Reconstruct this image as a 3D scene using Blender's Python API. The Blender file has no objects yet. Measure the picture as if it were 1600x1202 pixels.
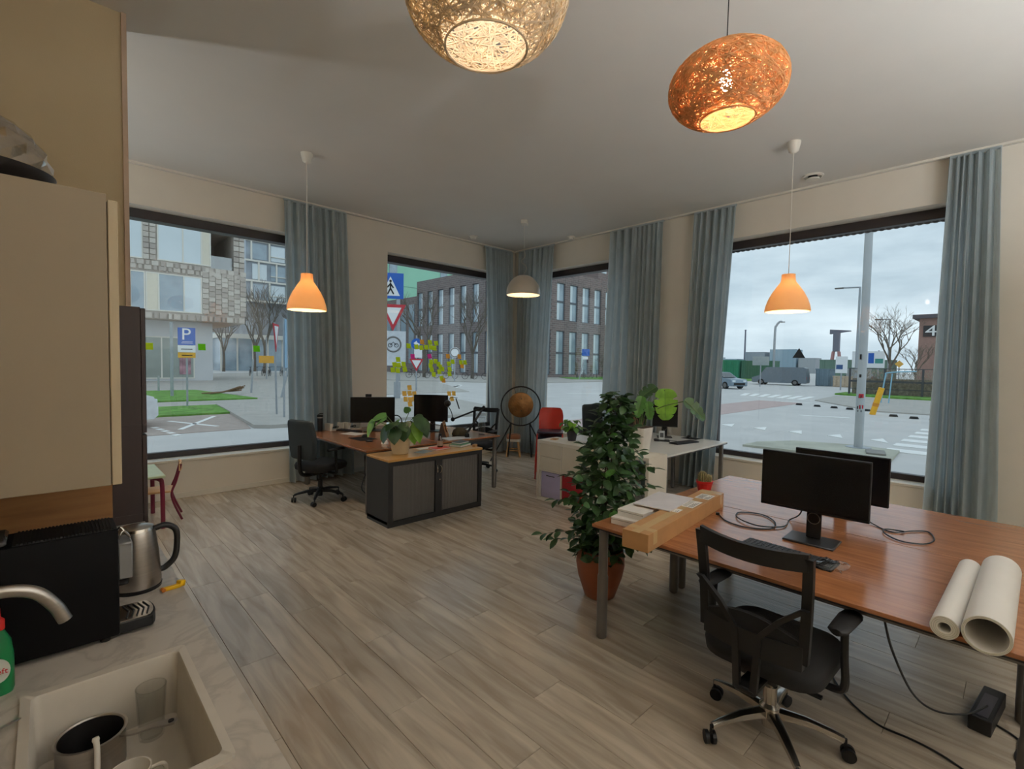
import bpy, bmesh, math, random
from mathutils import Vector, Matrix, Euler
PI = math.pi
ORD = ('first', 'second', 'third', 'fourth', 'fifth', 'sixth', 'seventh', 'eighth', 'ninth', 'tenth')
SC = bpy.context.scene
COL = SC.collection

# ------------------------------------------------------------------ camera
EYE = Vector((0.0, 0.0, 1.75))
RIGHT = Vector((0.7239, -0.6896, 0.0170)); UP = Vector((0.0172, 0.0427, 0.9989)); BACK = Vector((-0.6897, -0.7229, 0.0428))
cam_data = bpy.data.cameras.new('camera')
cam_data.sensor_width = 36.0
cam_data.lens = 762.0 / 1600.0 * 36.0
cam_data.clip_start = 0.02; cam_data.clip_end = 600
cam = bpy.data.objects.new('camera', cam_data)
COL.objects.link(cam)
_m = Matrix((RIGHT, UP, BACK)).transposed().to_4x4()
cam.matrix_world = Matrix.Translation(EYE) @ _m
SC.camera = cam

# ------------------------------------------------------------------ sky, exposure
W = bpy.data.worlds.new('overcast_sky'); SC.world = W; W.use_nodes = True
nt = W.node_tree; nt.nodes.clear()
_o = nt.nodes.new('ShaderNodeOutputWorld'); _b = nt.nodes.new('ShaderNodeBackground')
_tc = nt.nodes.new('ShaderNodeTexCoord'); _mp = nt.nodes.new('ShaderNodeMapping'); _mp.inputs['Scale'].default_value = (1.2, 1.2, 4.5)
_n = nt.nodes.new('ShaderNodeTexNoise'); _n.inputs['Scale'].default_value = 2.2; _n.inputs['Detail'].default_value = 6; _n.inputs['Roughness'].default_value = 0.55
_r = nt.nodes.new('ShaderNodeValToRGB')
_r.color_ramp.elements[0].position = 0.33; _r.color_ramp.elements[0].color = (0.36, 0.46, 0.54, 1)
_r.color_ramp.elements[1].position = 0.66; _r.color_ramp.elements[1].color = (0.66, 0.76, 0.83, 1)
nt.links.new(_tc.outputs['Generated'], _mp.inputs[0]); nt.links.new(_mp.outputs[0], _n.inputs['Vector'])
nt.links.new(_n.outputs['Fac'], _r.inputs[0]); nt.links.new(_r.outputs[0], _b.inputs[0]); nt.links.new(_b.outputs[0], _o.inputs[0])
_b.inputs[1].default_value = 1.28
SC.view_settings.view_transform = 'Standard'; SC.view_settings.look = 'None'
SC.view_settings.gamma = 1.0; SC.view_settings.use_curve_mapping = False
SC.view_settings.exposure = 0.14
LAMP = 1.0          # one dial for the room's lamps and the added fill uplighters
SC.cycles.use_denoising = True
SC.cycles.max_bounces = 10; SC.cycles.diffuse_bounces = 6; SC.cycles.transparent_max_bounces = 24
SC.cycles.caustics_reflective = False; SC.cycles.caustics_refractive = False
SC.cycles.sample_clamp_indirect = 4.0

# ------------------------------------------------------------------ materials
def S(r, g, b):
    f = lambda c: (c/255/12.92) if c <= 10 else ((c/255+0.055)/1.055)**2.4
    return (f(r), f(g), f(b), 1.0)
MATS = {}
def M(name, col, rough=0.5, metal=0.0, var=0.08, scale=6.0, bump=0.0, bscale=None, stretch=(1, 1, 1), spec=0.5, coat=0.0, transl=0.0, alpha=1.0, sheen=0.0, emit=None, estr=0.0):
    """principled material with a little noise in its colour and relief"""
    if name in MATS: return MATS[name]
    m = bpy.data.materials.new(name); m.use_nodes = True; MATS[name] = m
    t = m.node_tree; p = t.nodes['Principled BSDF']; out = t.nodes['Material Output']
    tc = t.nodes.new('ShaderNodeTexCoord'); mp = t.nodes.new('ShaderNodeMapping'); mp.inputs['Scale'].default_value = stretch
    t.links.new(tc.outputs['Object'], mp.inputs[0])
    nz = t.nodes.new('ShaderNodeTexNoise'); nz.inputs['Scale'].default_value = scale; nz.inputs['Detail'].default_value = 5
    t.links.new(mp.outputs[0], nz.inputs['Vector'])
    cr = t.nodes.new('ShaderNodeValToRGB')
    cr.color_ramp.elements[0].position = 0.3; cr.color_ramp.elements[1].position = 0.7
    cr.color_ramp.elements[0].color = tuple(max(0, c*(1-var)) for c in col[:3]) + (1,)
    cr.color_ramp.elements[1].color = tuple(min(1, c*(1+var)) for c in col[:3]) + (1,)
    t.links.new(nz.outputs['Fac'], cr.inputs[0]); t.links.new(cr.outputs[0], p.inputs['Base Color'])
    p.inputs['Roughness'].default_value = rough; p.inputs['Metallic'].default_value = metal
    p.inputs['Specular IOR Level'].default_value = spec; p.inputs['Coat Weight'].default_value = coat
    p.inputs['Sheen Weight'].default_value = sheen; p.inputs['Alpha'].default_value = alpha
    if emit: p.inputs['Emission Color'].default_value = emit; p.inputs['Emission Strength'].default_value = estr
    if bump:
        bn = t.nodes.new('ShaderNodeTexNoise'); bn.inputs['Scale'].default_value = bscale or scale*4
        t.links.new(mp.outputs[0], bn.inputs['Vector'])
        b = t.nodes.new('ShaderNodeBump'); b.inputs['Strength'].default_value = bump; b.inputs['Distance'].default_value = 0.01
        t.links.new(bn.outputs['Fac'], b.inputs['Height']); t.links.new(b.outputs[0], p.inputs['Normal'])
    if transl:
        tr = t.nodes.new('ShaderNodeBsdfTranslucent'); mx = t.nodes.new('ShaderNodeMixShader'); mx.inputs[0].default_value = transl
        t.links.new(cr.outputs[0], tr.inputs[0]); t.links.new(p.outputs[0], mx.inputs[1]); t.links.new(tr.outputs[0], mx.inputs[2])
        t.links.new(mx.outputs[0], out.inputs[0])
    return m
def glass(name, tint=(1, 1, 1, 1), refl=1.0, rough=0.0, base=0.04):
    """thin clear glass: transparent, reflecting more at grazing angles"""
    if name in MATS: return MATS[name]
    m = bpy.data.materials.new(name); m.use_nodes = True; MATS[name] = m
    t = m.node_tree; t.nodes.clear()
    out = t.nodes.new('ShaderNodeOutputMaterial'); mx = t.nodes.new('ShaderNodeMixShader')
    tr = t.nodes.new('ShaderNodeBsdfTransparent'); gl = t.nodes.new('ShaderNodeBsdfGlossy'); lw = t.nodes.new('ShaderNodeLayerWeight')
    tr.inputs[0].default_value = tint; gl.inputs['Roughness'].default_value = rough; lw.inputs[0].default_value = 0.5
    pw = t.nodes.new('ShaderNodeMath'); pw.operation = 'POWER'; pw.inputs[1].default_value = 4.0
    mu = t.nodes.new('ShaderNodeMath'); mu.operation = 'MULTIPLY_ADD'; mu.inputs[1].default_value = refl*0.7; mu.inputs[2].default_value = base; mu.use_clamp = True
    t.links.new(lw.outputs['Facing'], pw.inputs[0]); t.links.new(pw.outputs[0], mu.inputs[0]); t.links.new(mu.outputs[0], mx.inputs[0])
    t.links.new(tr.outputs[0], mx.inputs[1]); t.links.new(gl.outputs[0], mx.inputs[2]); t.links.new(mx.outputs[0], out.inputs[0])
    return m
def emitter(name, col, strength):
    if name in MATS: return MATS[name]
    m = bpy.data.materials.new(name); m.use_nodes = True; MATS[name] = m
    t = m.node_tree; t.nodes.clear(); o = t.nodes.new('ShaderNodeOutputMaterial'); e = t.nodes.new('ShaderNodeEmission')
    e.inputs[0].default_value = col; e.inputs[1].default_value = strength; t.links.new(e.outputs[0], o.inputs[0]); return m
def wood(name, c0, c1, rough=0.35, scale=3.0, stretch=(12, 1, 12), rand=0.0, coat=0.0, spec=0.5, bump=0.06):
    """long grain along the object's Y by default; per-object shift when rand > 0"""
    if name in MATS: return MATS[name]
    m = bpy.data.materials.new(name); m.use_nodes = True; MATS[name] = m
    t = m.node_tree; p = t.nodes['Principled BSDF']
    tc = t.nodes.new('ShaderNodeTexCoord'); mp = t.nodes.new('ShaderNodeMapping'); mp.inputs['Scale'].default_value = stretch
    oi = t.nodes.new('ShaderNodeObjectInfo'); ad = t.nodes.new('ShaderNodeVectorMath'); ad.operation = 'ADD'
    sc = t.nodes.new('ShaderNodeMath'); sc.operation = 'MULTIPLY'; sc.inputs[1].default_value = 40.0 if rand else 0.0
    t.links.new(oi.outputs['Random'], sc.inputs[0]); t.links.new(tc.outputs['Object'], ad.inputs[0]); t.links.new(sc.outputs[0], ad.inputs[1])
    t.links.new(ad.outputs[0], mp.inputs[0])
    nz = t.nodes.new('ShaderNodeTexNoise'); nz.inputs['Scale'].default_value = scale; nz.inputs['Detail'].default_value = 6; nz.inputs['Distortion'].default_value = 0.8
    t.links.new(mp.outputs[0], nz.inputs['Vector'])
    cr = t.nodes.new('ShaderNodeValToRGB'); cr.color_ramp.elements[0].position = 0.32; cr.color_ramp.elements[1].position = 0.68
    cr.color_ramp.elements[0].color = c0; cr.color_ramp.elements[1].color = c1
    t.links.new(nz.outputs['Fac'], cr.inputs[0])
    last = cr.outputs[0]
    if rand:
        hs = t.nodes.new('ShaderNodeHueSaturation'); mr = t.nodes.new('ShaderNodeMapRange')
        mr.inputs['To Min'].default_value = 1-rand; mr.inputs['To Max'].default_value = 1+rand
        t.links.new(oi.outputs['Random'], mr.inputs['Value']); t.links.new(mr.outputs[0], hs.inputs['Value']); t.links.new(last, hs.inputs['Color']); last = hs.outputs[0]
    t.links.new(last, p.inputs['Base Color'])
    p.inputs['Roughness'].default_value = rough; p.inputs['Coat Weight'].default_value = coat; p.inputs['Specular IOR Level'].default_value = spec
    b = t.nodes.new('ShaderNodeBump'); b.inputs['Strength'].default_value = bump; b.inputs['Distance'].default_value = 0.004
    t.links.new(nz.outputs['Fac'], b.inputs['Height'])
    if bump: t.links.new(b.outputs[0], p.inputs['Normal'])
    return m

# ------------------------------------------------------------------ mesh building
def V(*a): return Vector(a)
class MB:
    def __init__(s): s.bm = bmesh.new()
    def box(s, c, size, rot=None, bev=0.0, seg=1):
        mt = Matrix.Translation(Vector(c))
        if rot is not None: mt = mt @ (Euler(rot).to_matrix().to_4x4() if not isinstance(rot, Matrix) else rot.to_4x4())
        mt = mt @ Matrix.Diagonal((size[0], size[1], size[2], 1))
        r = bmesh.ops.create_cube(s.bm, size=1.0, matrix=mt)
        if bev:
            es = list({e for v in r['verts'] for e in v.link_edges})
            bmesh.ops.bevel(s.bm, geom=es, offset=bev, segments=seg, profile=0.5, affect='EDGES', clamp_overlap=True)
        return s
    def b2(s, lo, hi, bev=0.0, seg=1):
        return s.box([(a+b)/2 for a, b in zip(lo, hi)], [abs(b-a) for a, b in zip(lo, hi)], None, bev, seg)
    def ring(s, pts): return [s.bm.verts.new(p) for p in pts]
    def skin(s, rings, closed=True, cap0=True, cap1=True):
        rs = [s.ring(r) for r in rings]; n = len(rs[0])
        for a, b in zip(rs, rs[1:]):
            for i in range(n if closed else n-1):
                j = (i+1) % n
                try: s.bm.faces.new((a[i], a[j], b[j], b[i]))
                except ValueError: pass
        if closed and cap0: s.bm.faces.new(list(reversed(rs[0])))
        if closed and cap1: s.bm.faces.new(rs[-1])
        return s
    def cyl(s, p0, p1, r0, r1=None, n=12, cap=True):
        return s.tube([p0, p1], [r0, r0 if r1 is None else r1], n, cap)
    def tube(s, pts, r, n=6, cap=True, closed=False):
        pts = [Vector(p) for p in pts]; k = len(pts)
        rr = r if isinstance(r, (list, tuple)) else [r]*k
        t0 = (pts[1]-pts[0]).normalized(); nrm = t0.orthogonal().normalized(); rings = []
        for i, p in enumerate(pts):
            if closed: t = pts[(i+1) % k]-pts[i-1]
            else: t = pts[min(i+1, k-1)]-pts[max(i-1, 0)]
            if t.length < 1e-9: t = t0
            t = t.normalized(); nrm = nrm - t*nrm.dot(t)
            if nrm.length < 1e-6: nrm = t.orthogonal()
            nrm.normalize(); bn = t.cross(nrm)
            rings.append([p+(nrm*math.cos(2*PI*j/n)+bn*math.sin(2*PI*j/n))*rr[i] for j in range(n)])
        if closed: rings.append(rings[0]); return s.skin(rings, True, False, False)
        return s.skin(rings, True, cap, cap)
    def lathe(s, prof, n=24, c=(0, 0, 0), mat=None, cap=True):
        rings = []
        for r, z in prof:
            ring = [V(max(r, 1e-4)*math.cos(2*PI*i/n), max(r, 1e-4)*math.sin(2*PI*i/n), z) for i in range(n)]
            if mat is not None: ring = [mat @ p for p in ring]
            rings.append([p+Vector(c) for p in ring])
        return s.skin(rings, True, cap, cap)
    def prism(s, pts, z0, z1, mat=None):
        a = [V(x, y, z0) for x, y in pts]; b = [V(x, y, z1) for x, y in pts]
        if mat is not None: a = [mat @ p for p in a]; b = [mat @ p for p in b]
        return s.skin([a, b])
    def sph(s, c, r, sc=(1, 1, 1), n=12, rot=None):
        mt = Matrix.Translation(Vector(c))
        if rot is not None: mt = mt @ Euler(rot).to_matrix().to_4x4()
        bmesh.ops.create_uvsphere(s.bm, u_segments=n, v_segments=max(6, n*2//3), radius=r, matrix=mt @ Matrix.Diagonal((*sc, 1))); return s
    def face(s, pts):
        s.bm.faces.new([s.bm.verts.new(p) for p in pts]); return s
    def grid(s, f, nu, nv):
        vs = [[s.bm.verts.new(f(i/nu, j/nv)) for j in range(nv+1)] for i in range(nu+1)]
        for i in range(nu):
            for j in range(nv): s.bm.faces.new((vs[i][j], vs[i+1][j], vs[i+1][j+1], vs[i][j+1]))
        return s
    def mesh(s, name, smooth=40, fix=True):
        if fix: bmesh.ops.recalc_face_normals(s.bm, faces=s.bm.faces)
        me = bpy.data.meshes.new(name); s.bm.to_mesh(me); s.bm.free()
        if smooth:
            me.polygons.foreach_set('use_smooth', [True]*len(me.polygons))
            me.set_sharp_from_angle(angle=math.radians(smooth))
        return me
    def build(s, name, mat, parent=None, loc=None, rot=None, smooth=40, fix=True):
        return put(name, s.mesh(name, smooth, fix), mat, parent, loc, rot)
def put(name, me, mat=None, parent=None, loc=None, rot=None):
    if mat is not None and not me.materials: me.materials.append(mat)
    o = bpy.data.objects.new(name, me); COL.objects.link(o)
    if parent is not None: o.parent = parent
    if loc is not None: o.location = loc
    if rot is not None: o.rotation_euler = rot
    return o
def tag(o, label, cat, group=None, kind=None):
    o['label'] = label
    if cat: o['category'] = cat
    if group: o['group'] = group
    if kind: o['kind'] = kind
    return o
def thing(name, label, cat, loc=(0, 0, 0), rz=0.0, group=None):
    o = bpy.data.objects.new(name, None); COL.objects.link(o); o.empty_display_size = 0.1
    o.location = loc; o.rotation_euler = (0, 0, rz); return tag(o, label, cat, group)
def struct(o, label=None, cat=None):
    o['kind'] = 'structure'
    if label: o['label'] = label
    if cat: o['category'] = cat
    return o
def dup(root, loc, rz, label, group=None):
    r = root.copy(); COL.objects.link(r); r.location = loc; r.rotation_euler = (0, 0, rz); r['label'] = label
    if group: r['group'] = group
    for ch in list(root.children):
        c = ch.copy(); COL.objects.link(c); c.parent = r
        for g in ch.children:
            d = g.copy(); COL.objects.link(d); d.parent = c
    return r
def bez(p0, p1, p2, p3, n=12):
    out = []
    for i in range(n+1):
        t = i/n; u = 1-t
        out.append(Vector(p0)*u**3+Vector(p1)*3*u*u*t+Vector(p2)*3*u*t*t+Vector(p3)*t**3)
    return out
def spline(pts, n=8):
    P = [Vector(p) for p in pts]; P = [P[0]*2-P[1]] + P + [P[-1]*2-P[-2]]; out = []
    for i in range(1, len(P)-2):
        for k in range(n):
            t = k/n; a, b, c, d = P[i-1], P[i], P[i+1], P[i+2]
            out.append(0.5*((2*b)+(c-a)*t+(2*a-5*b+4*c-d)*t*t+(3*b-a-3*c+d)*t**3))
    out.append(P[-2]); return out
def text(name, s, size, mat, parent=None, loc=(0, 0, 0), rot=(0, 0, 0), ext=0.001, align='CENTER', sx=1.0):
    cu = bpy.data.curves.new(name, 'FONT'); cu.body = s; cu.size = size; cu.extrude = ext; cu.align_x = align; cu.align_y = 'CENTER'
    tmp = bpy.data.objects.new('tmp_text', cu); COL.objects.link(tmp)
    dg = bpy.context.evaluated_depsgraph_get(); me = bpy.data.meshes.new_from_object(tmp.evaluated_get(dg)); me.name = name
    bpy.data.objects.remove(tmp); bpy.data.curves.remove(cu)
    me.materials.clear(); o = put(name, me, mat, parent, loc, rot); o.scale = (sx, 1, 1); return o
# ------------------------------------------------------------------ colours of the place
m_wall = M('wall_paint', S(230, 224, 213), 0.85, var=0.02, scale=3, bump=0.05, bscale=120)
m_kwall = M('kitchen_wall_paint', S(196, 178, 146), 0.85, var=0.02, scale=3, bump=0.05, bscale=120)
m_ceil = M('ceiling_paint', S(218, 216, 211), 0.9, var=0.015, scale=2, bump=0.04, bscale=150)
m_plank = wood('floor_laminate', S(156, 143, 127), S(200, 187, 170), 0.27, 1.6, (9, 0.9, 9), rand=0.10, spec=0.5)
m_sub = M('floor_underlay', S(90, 78, 66), 0.8)
m_white = M('white_paint', S(226, 222, 212), 0.5, var=0.02)
m_frame = M('window_frame_dark', S(44, 38, 40), 0.45, var=0.1)
m_pane = glass('window_glass', (0.97, 0.985, 0.98, 1), 0.9)
m_curtain = M('curtain_cloth', S(190, 202, 207), 0.85, var=0.06, scale=5, bump=0.1, bscale=400, transl=0.42, sheen=0.2)
m_black = M('black_plastic', S(19, 19, 21), 0.5, var=0.1, spec=0.35)
m_blackfab = M('black_fabric', S(15, 15, 17), 0.9, var=0.15, scale=60, bump=0.3, bscale=500)
m_chrome = M('polished_metal', S(190, 184, 176), 0.22, 1.0, var=0.04)
m_steel = M('brushed_steel', S(178, 172, 165), 0.32, 1.0, var=0.06, stretch=(1, 1, 30))
m_grey = M('grey_metal', S(120, 118, 116), 0.4, 0.6, var=0.05)
m_cable = M('cable_rubber', S(20, 20, 22), 0.5, var=0.05)
m_screen = M('monitor_screen', S(14, 15, 18), 0.22, var=0.02, spec=0.3)
m_veneer = wood('pear_veneer', S(142, 90, 58), S(168, 112, 74), 0.2, 2.4, (14, 1.0, 14), spec=0.65, bump=0)
m_oak = wood('oak_veneer', S(184, 134, 72), S(208, 158, 92), 0.3, 2.4, (1.0, 14, 14))
m_leaf = M('dark_leaf', S(62, 92, 54), 0.35, var=0.35, scale=9, transl=0.2)
m_leaf2 = M('bright_leaf', S(128, 178, 60), 0.4, var=0.3, scale=9, transl=0.35)
m_leaf3 = M('mid_leaf', S(86, 136, 62), 0.4, var=0.3, scale=9, transl=0.25)
m_soil = M('potting_soil', S(60, 42, 30), 0.95, var=0.3, scale=40, bump=0.5)
m_paper = M('white_paper', S(232, 230, 226), 0.7, var=0.015)
m_card = M('cardboard', S(176, 132, 86), 0.75, var=0.06, scale=14)
m_redplastic = M('red_plastic', S(190, 46, 34), 0.4, var=0.06)

# ------------------------------------------------------------------ room shell
XC, YB, H = 6.90, 7.20, 3.98      # wall C (right), wall B (left in the picture), ceiling height
WT = 0.38                          # wall thickness
ZS, ZH = 0.46, 3.53                # window openings
XL, YN = -0.30, -2.6               # kitchen wall, wall behind the camera
XFAR = -2.6                        # end of the play corner behind the kitchen wall
def wall_with_holes(name, along, pos, a0, a1, holes, mat, sign):
    """wall along x or y; pos = inner face, thickness away from the room"""
    mb = MB(); out = pos+sign*WT
    def seg(u0, u1, z0, z1):
        if u1-u0 < 1e-4 or z1-z0 < 1e-4: return
        if along == 'x': mb.b2((u0, min(pos, out), z0), (u1, max(pos, out), z1))
        else: mb.b2((min(pos, out), u0, z0), (max(pos, out), u1, z1))
    u = a0
    for h0, h1 in sorted(holes):
        seg(u, h0, -0.1, H+0.2); seg(h0, h1, -0.1, ZS); seg(h0, h1, ZH, H+0.2); u = h1
    seg(u, a1, -0.1, H+0.2)
    return struct(mb.build(name, mat, smooth=0))
WB = [(-0.40, 2.78), (4.03, 6.50)]
WC = [(4.50, 6.60), (0.44, 3.10)]
struct(wall_with_holes('wall_left', 'x', YB, XFAR-WT, XC+WT, WB, m_wall, 1), 'cream wall with two tall street windows')
struct(wall_with_holes('wall_right', 'y', XC, YN-WT, YB, WC, m_wall, 1), 'cream wall with the wide street window')
struct(MB().b2((XFAR-WT, YN-WT, -0.1), (XC, YN, H+0.2)).build('wall_back', m_wall, smooth=0))
struct(MB().b2((XL-0.2, YN, -0.1), (XL, 4.14, H+0.2)).build('wall_kitchen', m_kwall, smooth=0))
struct(MB().b2((XFAR, 4.14, -0.1), (0.397, 4.36, H+0.2)).build('wall_partition', m_kwall, smooth=0), 'beige partition wall behind the kitchen')
struct(MB().b2((XFAR-WT, 4.36, -0.1), (XFAR, YB, H+0.2)).build('wall_play_corner', m_wall, smooth=0))
struct(MB().b2((0.385, 4.125, 0.0), (0.412, 4.15, H)).build('trim_1', M('corner_bead', S(196, 172, 150), 0.6), smooth=0))
struct(MB().b2((XFAR-WT, YN-WT, H), (XC+WT, YB+WT, H+0.25)).build('ceiling', m_ceil, smooth=0), 'plain off-white ceiling')
# floor with laminate planks running along Y
fl = struct(MB().b2((XFAR-WT, YN-WT, -0.2), (XC+WT, YB+WT, -0.012)).build('floor', m_sub, smooth=0), 'grey-beige laminate plank floor')
PWID, PLEN = 0.212, 1.30
plank_mesh = {}
def plank(x0, y0, y1):
    L = round(y1-y0, 3)
    if L not in plank_mesh:
        plank_mesh[L] = MB().box((0, 0, 0), (PWID-0.0016, L-0.0016, 0.012), None, 0.0015).mesh('plank', 0)
        plank_mesh[L].materials.append(m_plank)
    put('plank', plank_mesh[L], None, fl, (x0+PWID/2, (y0+y1)/2, -0.006))
random.seed(3)
x = XL; k = 0
while x < XC-0.01:
    y = -0.9 - [0.0, 0.45, 0.9, 0.25, 0.7][k % 5]
    while y < YB:
        if not (x < 0.2 and y < 4.1-PLEN and y > -5): plank(x, y, min(y+PLEN, YB+0.02))
        y += PLEN
    x += PWID; k += 1
rest = MB()                                        # floor out of the picture: behind the camera and in the play corner
rest.b2((XL, YN, -0.012), (XC, -0.9, 0.0)); rest.b2((XL, -1.9, -0.012), (0.336, 3.0, -0.0005)); rest.b2((XFAR, 4.36, -0.012), (XL, YB, 0.0))
_r = rest.build('plank_rest', m_plank, fl, smooth=0); _r['kind'] = 'stuff'
def baseboard(name, lo, hi): struct(MB().b2(lo, hi, 0.004).build(name, m_white, smooth=0))
baseboard('baseboard_left', (XFAR, YB-0.014, 0.0), (XC, YB, 0.07))
baseboard('baseboard_right', (XC-0.014, YN, 0.0), (XC, YB-0.014, 0.07))
# windows
def window(n, along, u0, u1, label):
    pos = YB if along == 'x' else XC
    e = bpy.data.objects.new('window_%d' % n, None); COL.objects.link(e); struct(e, label)
    F0, F1 = pos+0.20, pos+0.29
    def bx(ua, ub, za, zb, d0=F0, d1=F1, bev=0.004):
        m = MB()
        if along == 'x': m.b2((ua, d0, za), (ub, d1, zb), bev)
        else: m.b2((d0, ua, za), (d1, ub, zb), bev)
        return m
    bx(u0, u1, ZH-0.11, ZH).build('frame_head', m_frame, e, smooth=0)
    bx(u0, u1, ZS+0.03, ZS+0.10).build('frame_foot', m_frame, e, smooth=0)
    bx(u0, u0+0.04, ZS+0.10, ZH-0.11).build('frame_side', m_frame, e, smooth=0)
    bx(u1-0.04, u1, ZS+0.10, ZH-0.11).build('frame_side', m_frame, e, smooth=0)
    bx(u0+0.055, u1-0.055, ZS+0.10, ZH-0.11, pos+0.235, pos+0.247, 0).build('pane', m_pane, e, smooth=0)
    bx(u0, u1, ZS, ZS+0.03, pos-0.02, F1, 0.004).build('sill', m_white, e, smooth=0)
    v = bx(u0, u1, ZH-0.10, ZH, F1+0.02, F1+0.13, 0)               # sun screen box outside the glass
    for i in range(int((u1-u0)/0.07) if n == 4 else 0):
        c = u0+0.035+i*0.07
        p = (c, F1+0.07, ZH-0.098) if along == 'x' else (F1+0.07, c, ZH-0.098)
        v.sph(p, 0.036, (1, 1, 0.6), 8)
    v.build('sunscreen', m_frame, e)
    return e
window(1, 'x', *WB[0], 'tall dark-framed window facing the brick apartment house')
window(2, 'x', *WB[1], 'dark-framed window covered with sticky notes')
window(3, 'y', *WC[0], 'narrow dark-framed window between two blue curtains')
window(4, 'y', *WC[1], 'wide dark-framed window facing the crossing')
# curtain rails under the ceiling
for nm, lo, hi, lab in (('curtain_rail', (XL+0.9, YB-0.13, H-0.022), (XC-0.10, YB-0.10, H), 'thin white curtain rail on the ceiling along the left window wall'),
                        ('curtain_rail', (XC-0.13, 0.05, H-0.022), (XC-0.10, YB-0.10, H), 'thin white curtain rail on the ceiling along the right window wall')):
    tag(MB().b2(lo, hi).build(nm, m_white, smooth=0), lab, 'curtain rail')
# curtains
def curtain(along, t0, t1, b0, b1, folds, label, seed, depth=0.078):
    rnd = random.Random(seed); n = folds*2+6
    pos = [0.0]
    for _ in range(folds): pos.append(pos[-1]+rnd.uniform(0.55, 1.5))
    pos = [q/pos[-1] for q in pos]; am = [rnd.uniform(0.55, 1.3) for _ in range(n)]; sway = [rnd.uniform(-1, 1) for _ in range(n)]; p2 = [rnd.uniform(0, 6) for _ in range(n)]
    base = (YB if along == 'x' else XC)-0.125
    def f(u, v):
        z = 0.02+v*(H-0.045-0.02); s = 1-v; lo = t0+(b0-t0)*s; hi = t1+(b1-t1)*s
        i = max(k for k in range(folds) if pos[k] <= u or k == 0); fr = min(1, (u-pos[i])/(pos[i+1]-pos[i]))
        sw = sway[i]*(1-fr)+sway[i+1]*fr; a = am[i]*math.sin(fr*PI)**0.01 if False else am[i]
        w = math.cos(fr*2*PI)*a*(0.6+0.55*s*(1+0.4*math.sin(z*1.1+p2[i])))
        mid = 0.35*math.sin(fr*6*PI+p2[i]+z*0.5)*(1-0.5*s)
        c = lo+(hi-lo)*(u+0.028*sw*s*math.sin(1.2+z*0.9+seed))
        d = base-depth*(w+mid*0.5)*0.8
        return V(c, d, z) if along == 'x' else V(d, c, z)
    e = thing('curtain', label, 'curtain', (0, 0, 0), 0, 'blue-grey curtains at the windows')
    MB().grid(f, folds*18, 26).build('drape', m_curtain, e, smooth=180, fix=False)
    hd = MB()
    c0, c1 = min(t0, t1), max(t0, t1)
    if along == 'x': hd.b2((c0, base-0.012, H-0.05), (c1, base+0.012, H-0.022), 0.003)
    else: hd.b2((base-0.012, c0, H-0.05), (base+0.012, c1, H-0.022), 0.003)
    hd.build('heading_tape', m_curtain, e, smooth=0)
curtain('x', 2.38, 3.26, 2.44, 3.38, 9, 'blue-grey curtain behind the black office chair by the desk', 1)
curtain('x', 5.98, 6.68, 6.20, 6.72, 7, 'blue-grey corner curtain beside the window with sticky notes', 2)
curtain('y', 6.03, 6.96, 6.22, 6.98, 8, 'blue-grey corner curtain behind the gong and the small stool', 3)
curtain('y', 3.84, 4.78, 3.86, 4.86, 9, 'blue-grey curtain behind the tall ficus and dark office chair', 4)
curtain('y', 2.77, 3.36, 2.95, 3.46, 6, 'blue-grey curtain behind the monstera at the white desk', 5)
curtain('y', 0.24, 0.62, 0.12, 0.68, 6, 'blue-grey curtain at the picture edge beyond the brown desks', 6)

# ------------------------------------------------------------------ ceiling fittings
def pendant_bell(loc, zt, zb, rad, label, shade_col, power, col):
    e = thing('pendant_lamp', label, 'lamp', (loc[0], loc[1], H))
    z0, z1 = zt-H, zb-H; hh = z0-z1
    MB().lathe([(0.0, 0), (0.062, 0), (0.062, -0.012), (0.045, -0.09), (0.02, -0.11), (0.0, -0.11)], 20).build('canopy', m_white, e)
    MB().cyl((0, 0, -0.1), (0, 0, z0+0.01), 0.0032, n=6).build('cord', m_white, e)
    prof = [(0.30, 0.0), (0.305, 0.10), (0.33, 0.20), (0.50, 0.33), (0.70, 0.50), (0.86, 0.68), (0.96, 0.85), (1.0, 0.97), (0.99, 1.0)]
    pts = [(rad*r, z0-hh*t) for r, t in prof]
    inner = [(r-0.006, z) for r, z in reversed(pts)]
    sm = M('shade_%s' % label[:12].replace(' ', '_'), shade_col, 0.45, var=0.02, transl=0.45)
    MB().lathe([(0.005, z0), *pts, *inner[:-1], (0.25*rad, z0-0.008), (0.005, z0-0.008)], 32).build('shade', sm, e, smooth=50)
    b = MB().lathe([(0.0, z0-0.10*hh), (0.018, z0-0.10*hh), (0.018, z0-0.24*hh), (0.0, z0-0.24*hh)], 12); b.build('socket', m_white, e)
    MB().sph((0, 0, z0-0.42*hh), 0.045, (1, 1, 1.15), 14).build('bulb', emitter('bulb_%s' % label[:12], col, power*LAMP), e)
    return e
WARM = (1.0, 0.80, 0.58, 1)
pendant_bell((2.07, 5.44), 2.69, 2.295, 0.205, 'amber bell pendant lamp hanging before the curtain by the black chair', S(246, 218, 174), 330, WARM)
pendant_bell((5.37, 1.66), 2.685, 2.315, 0.205, 'amber bell pendant lamp hanging before the wide street window', S(248, 210, 136), 310, WARM)
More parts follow.
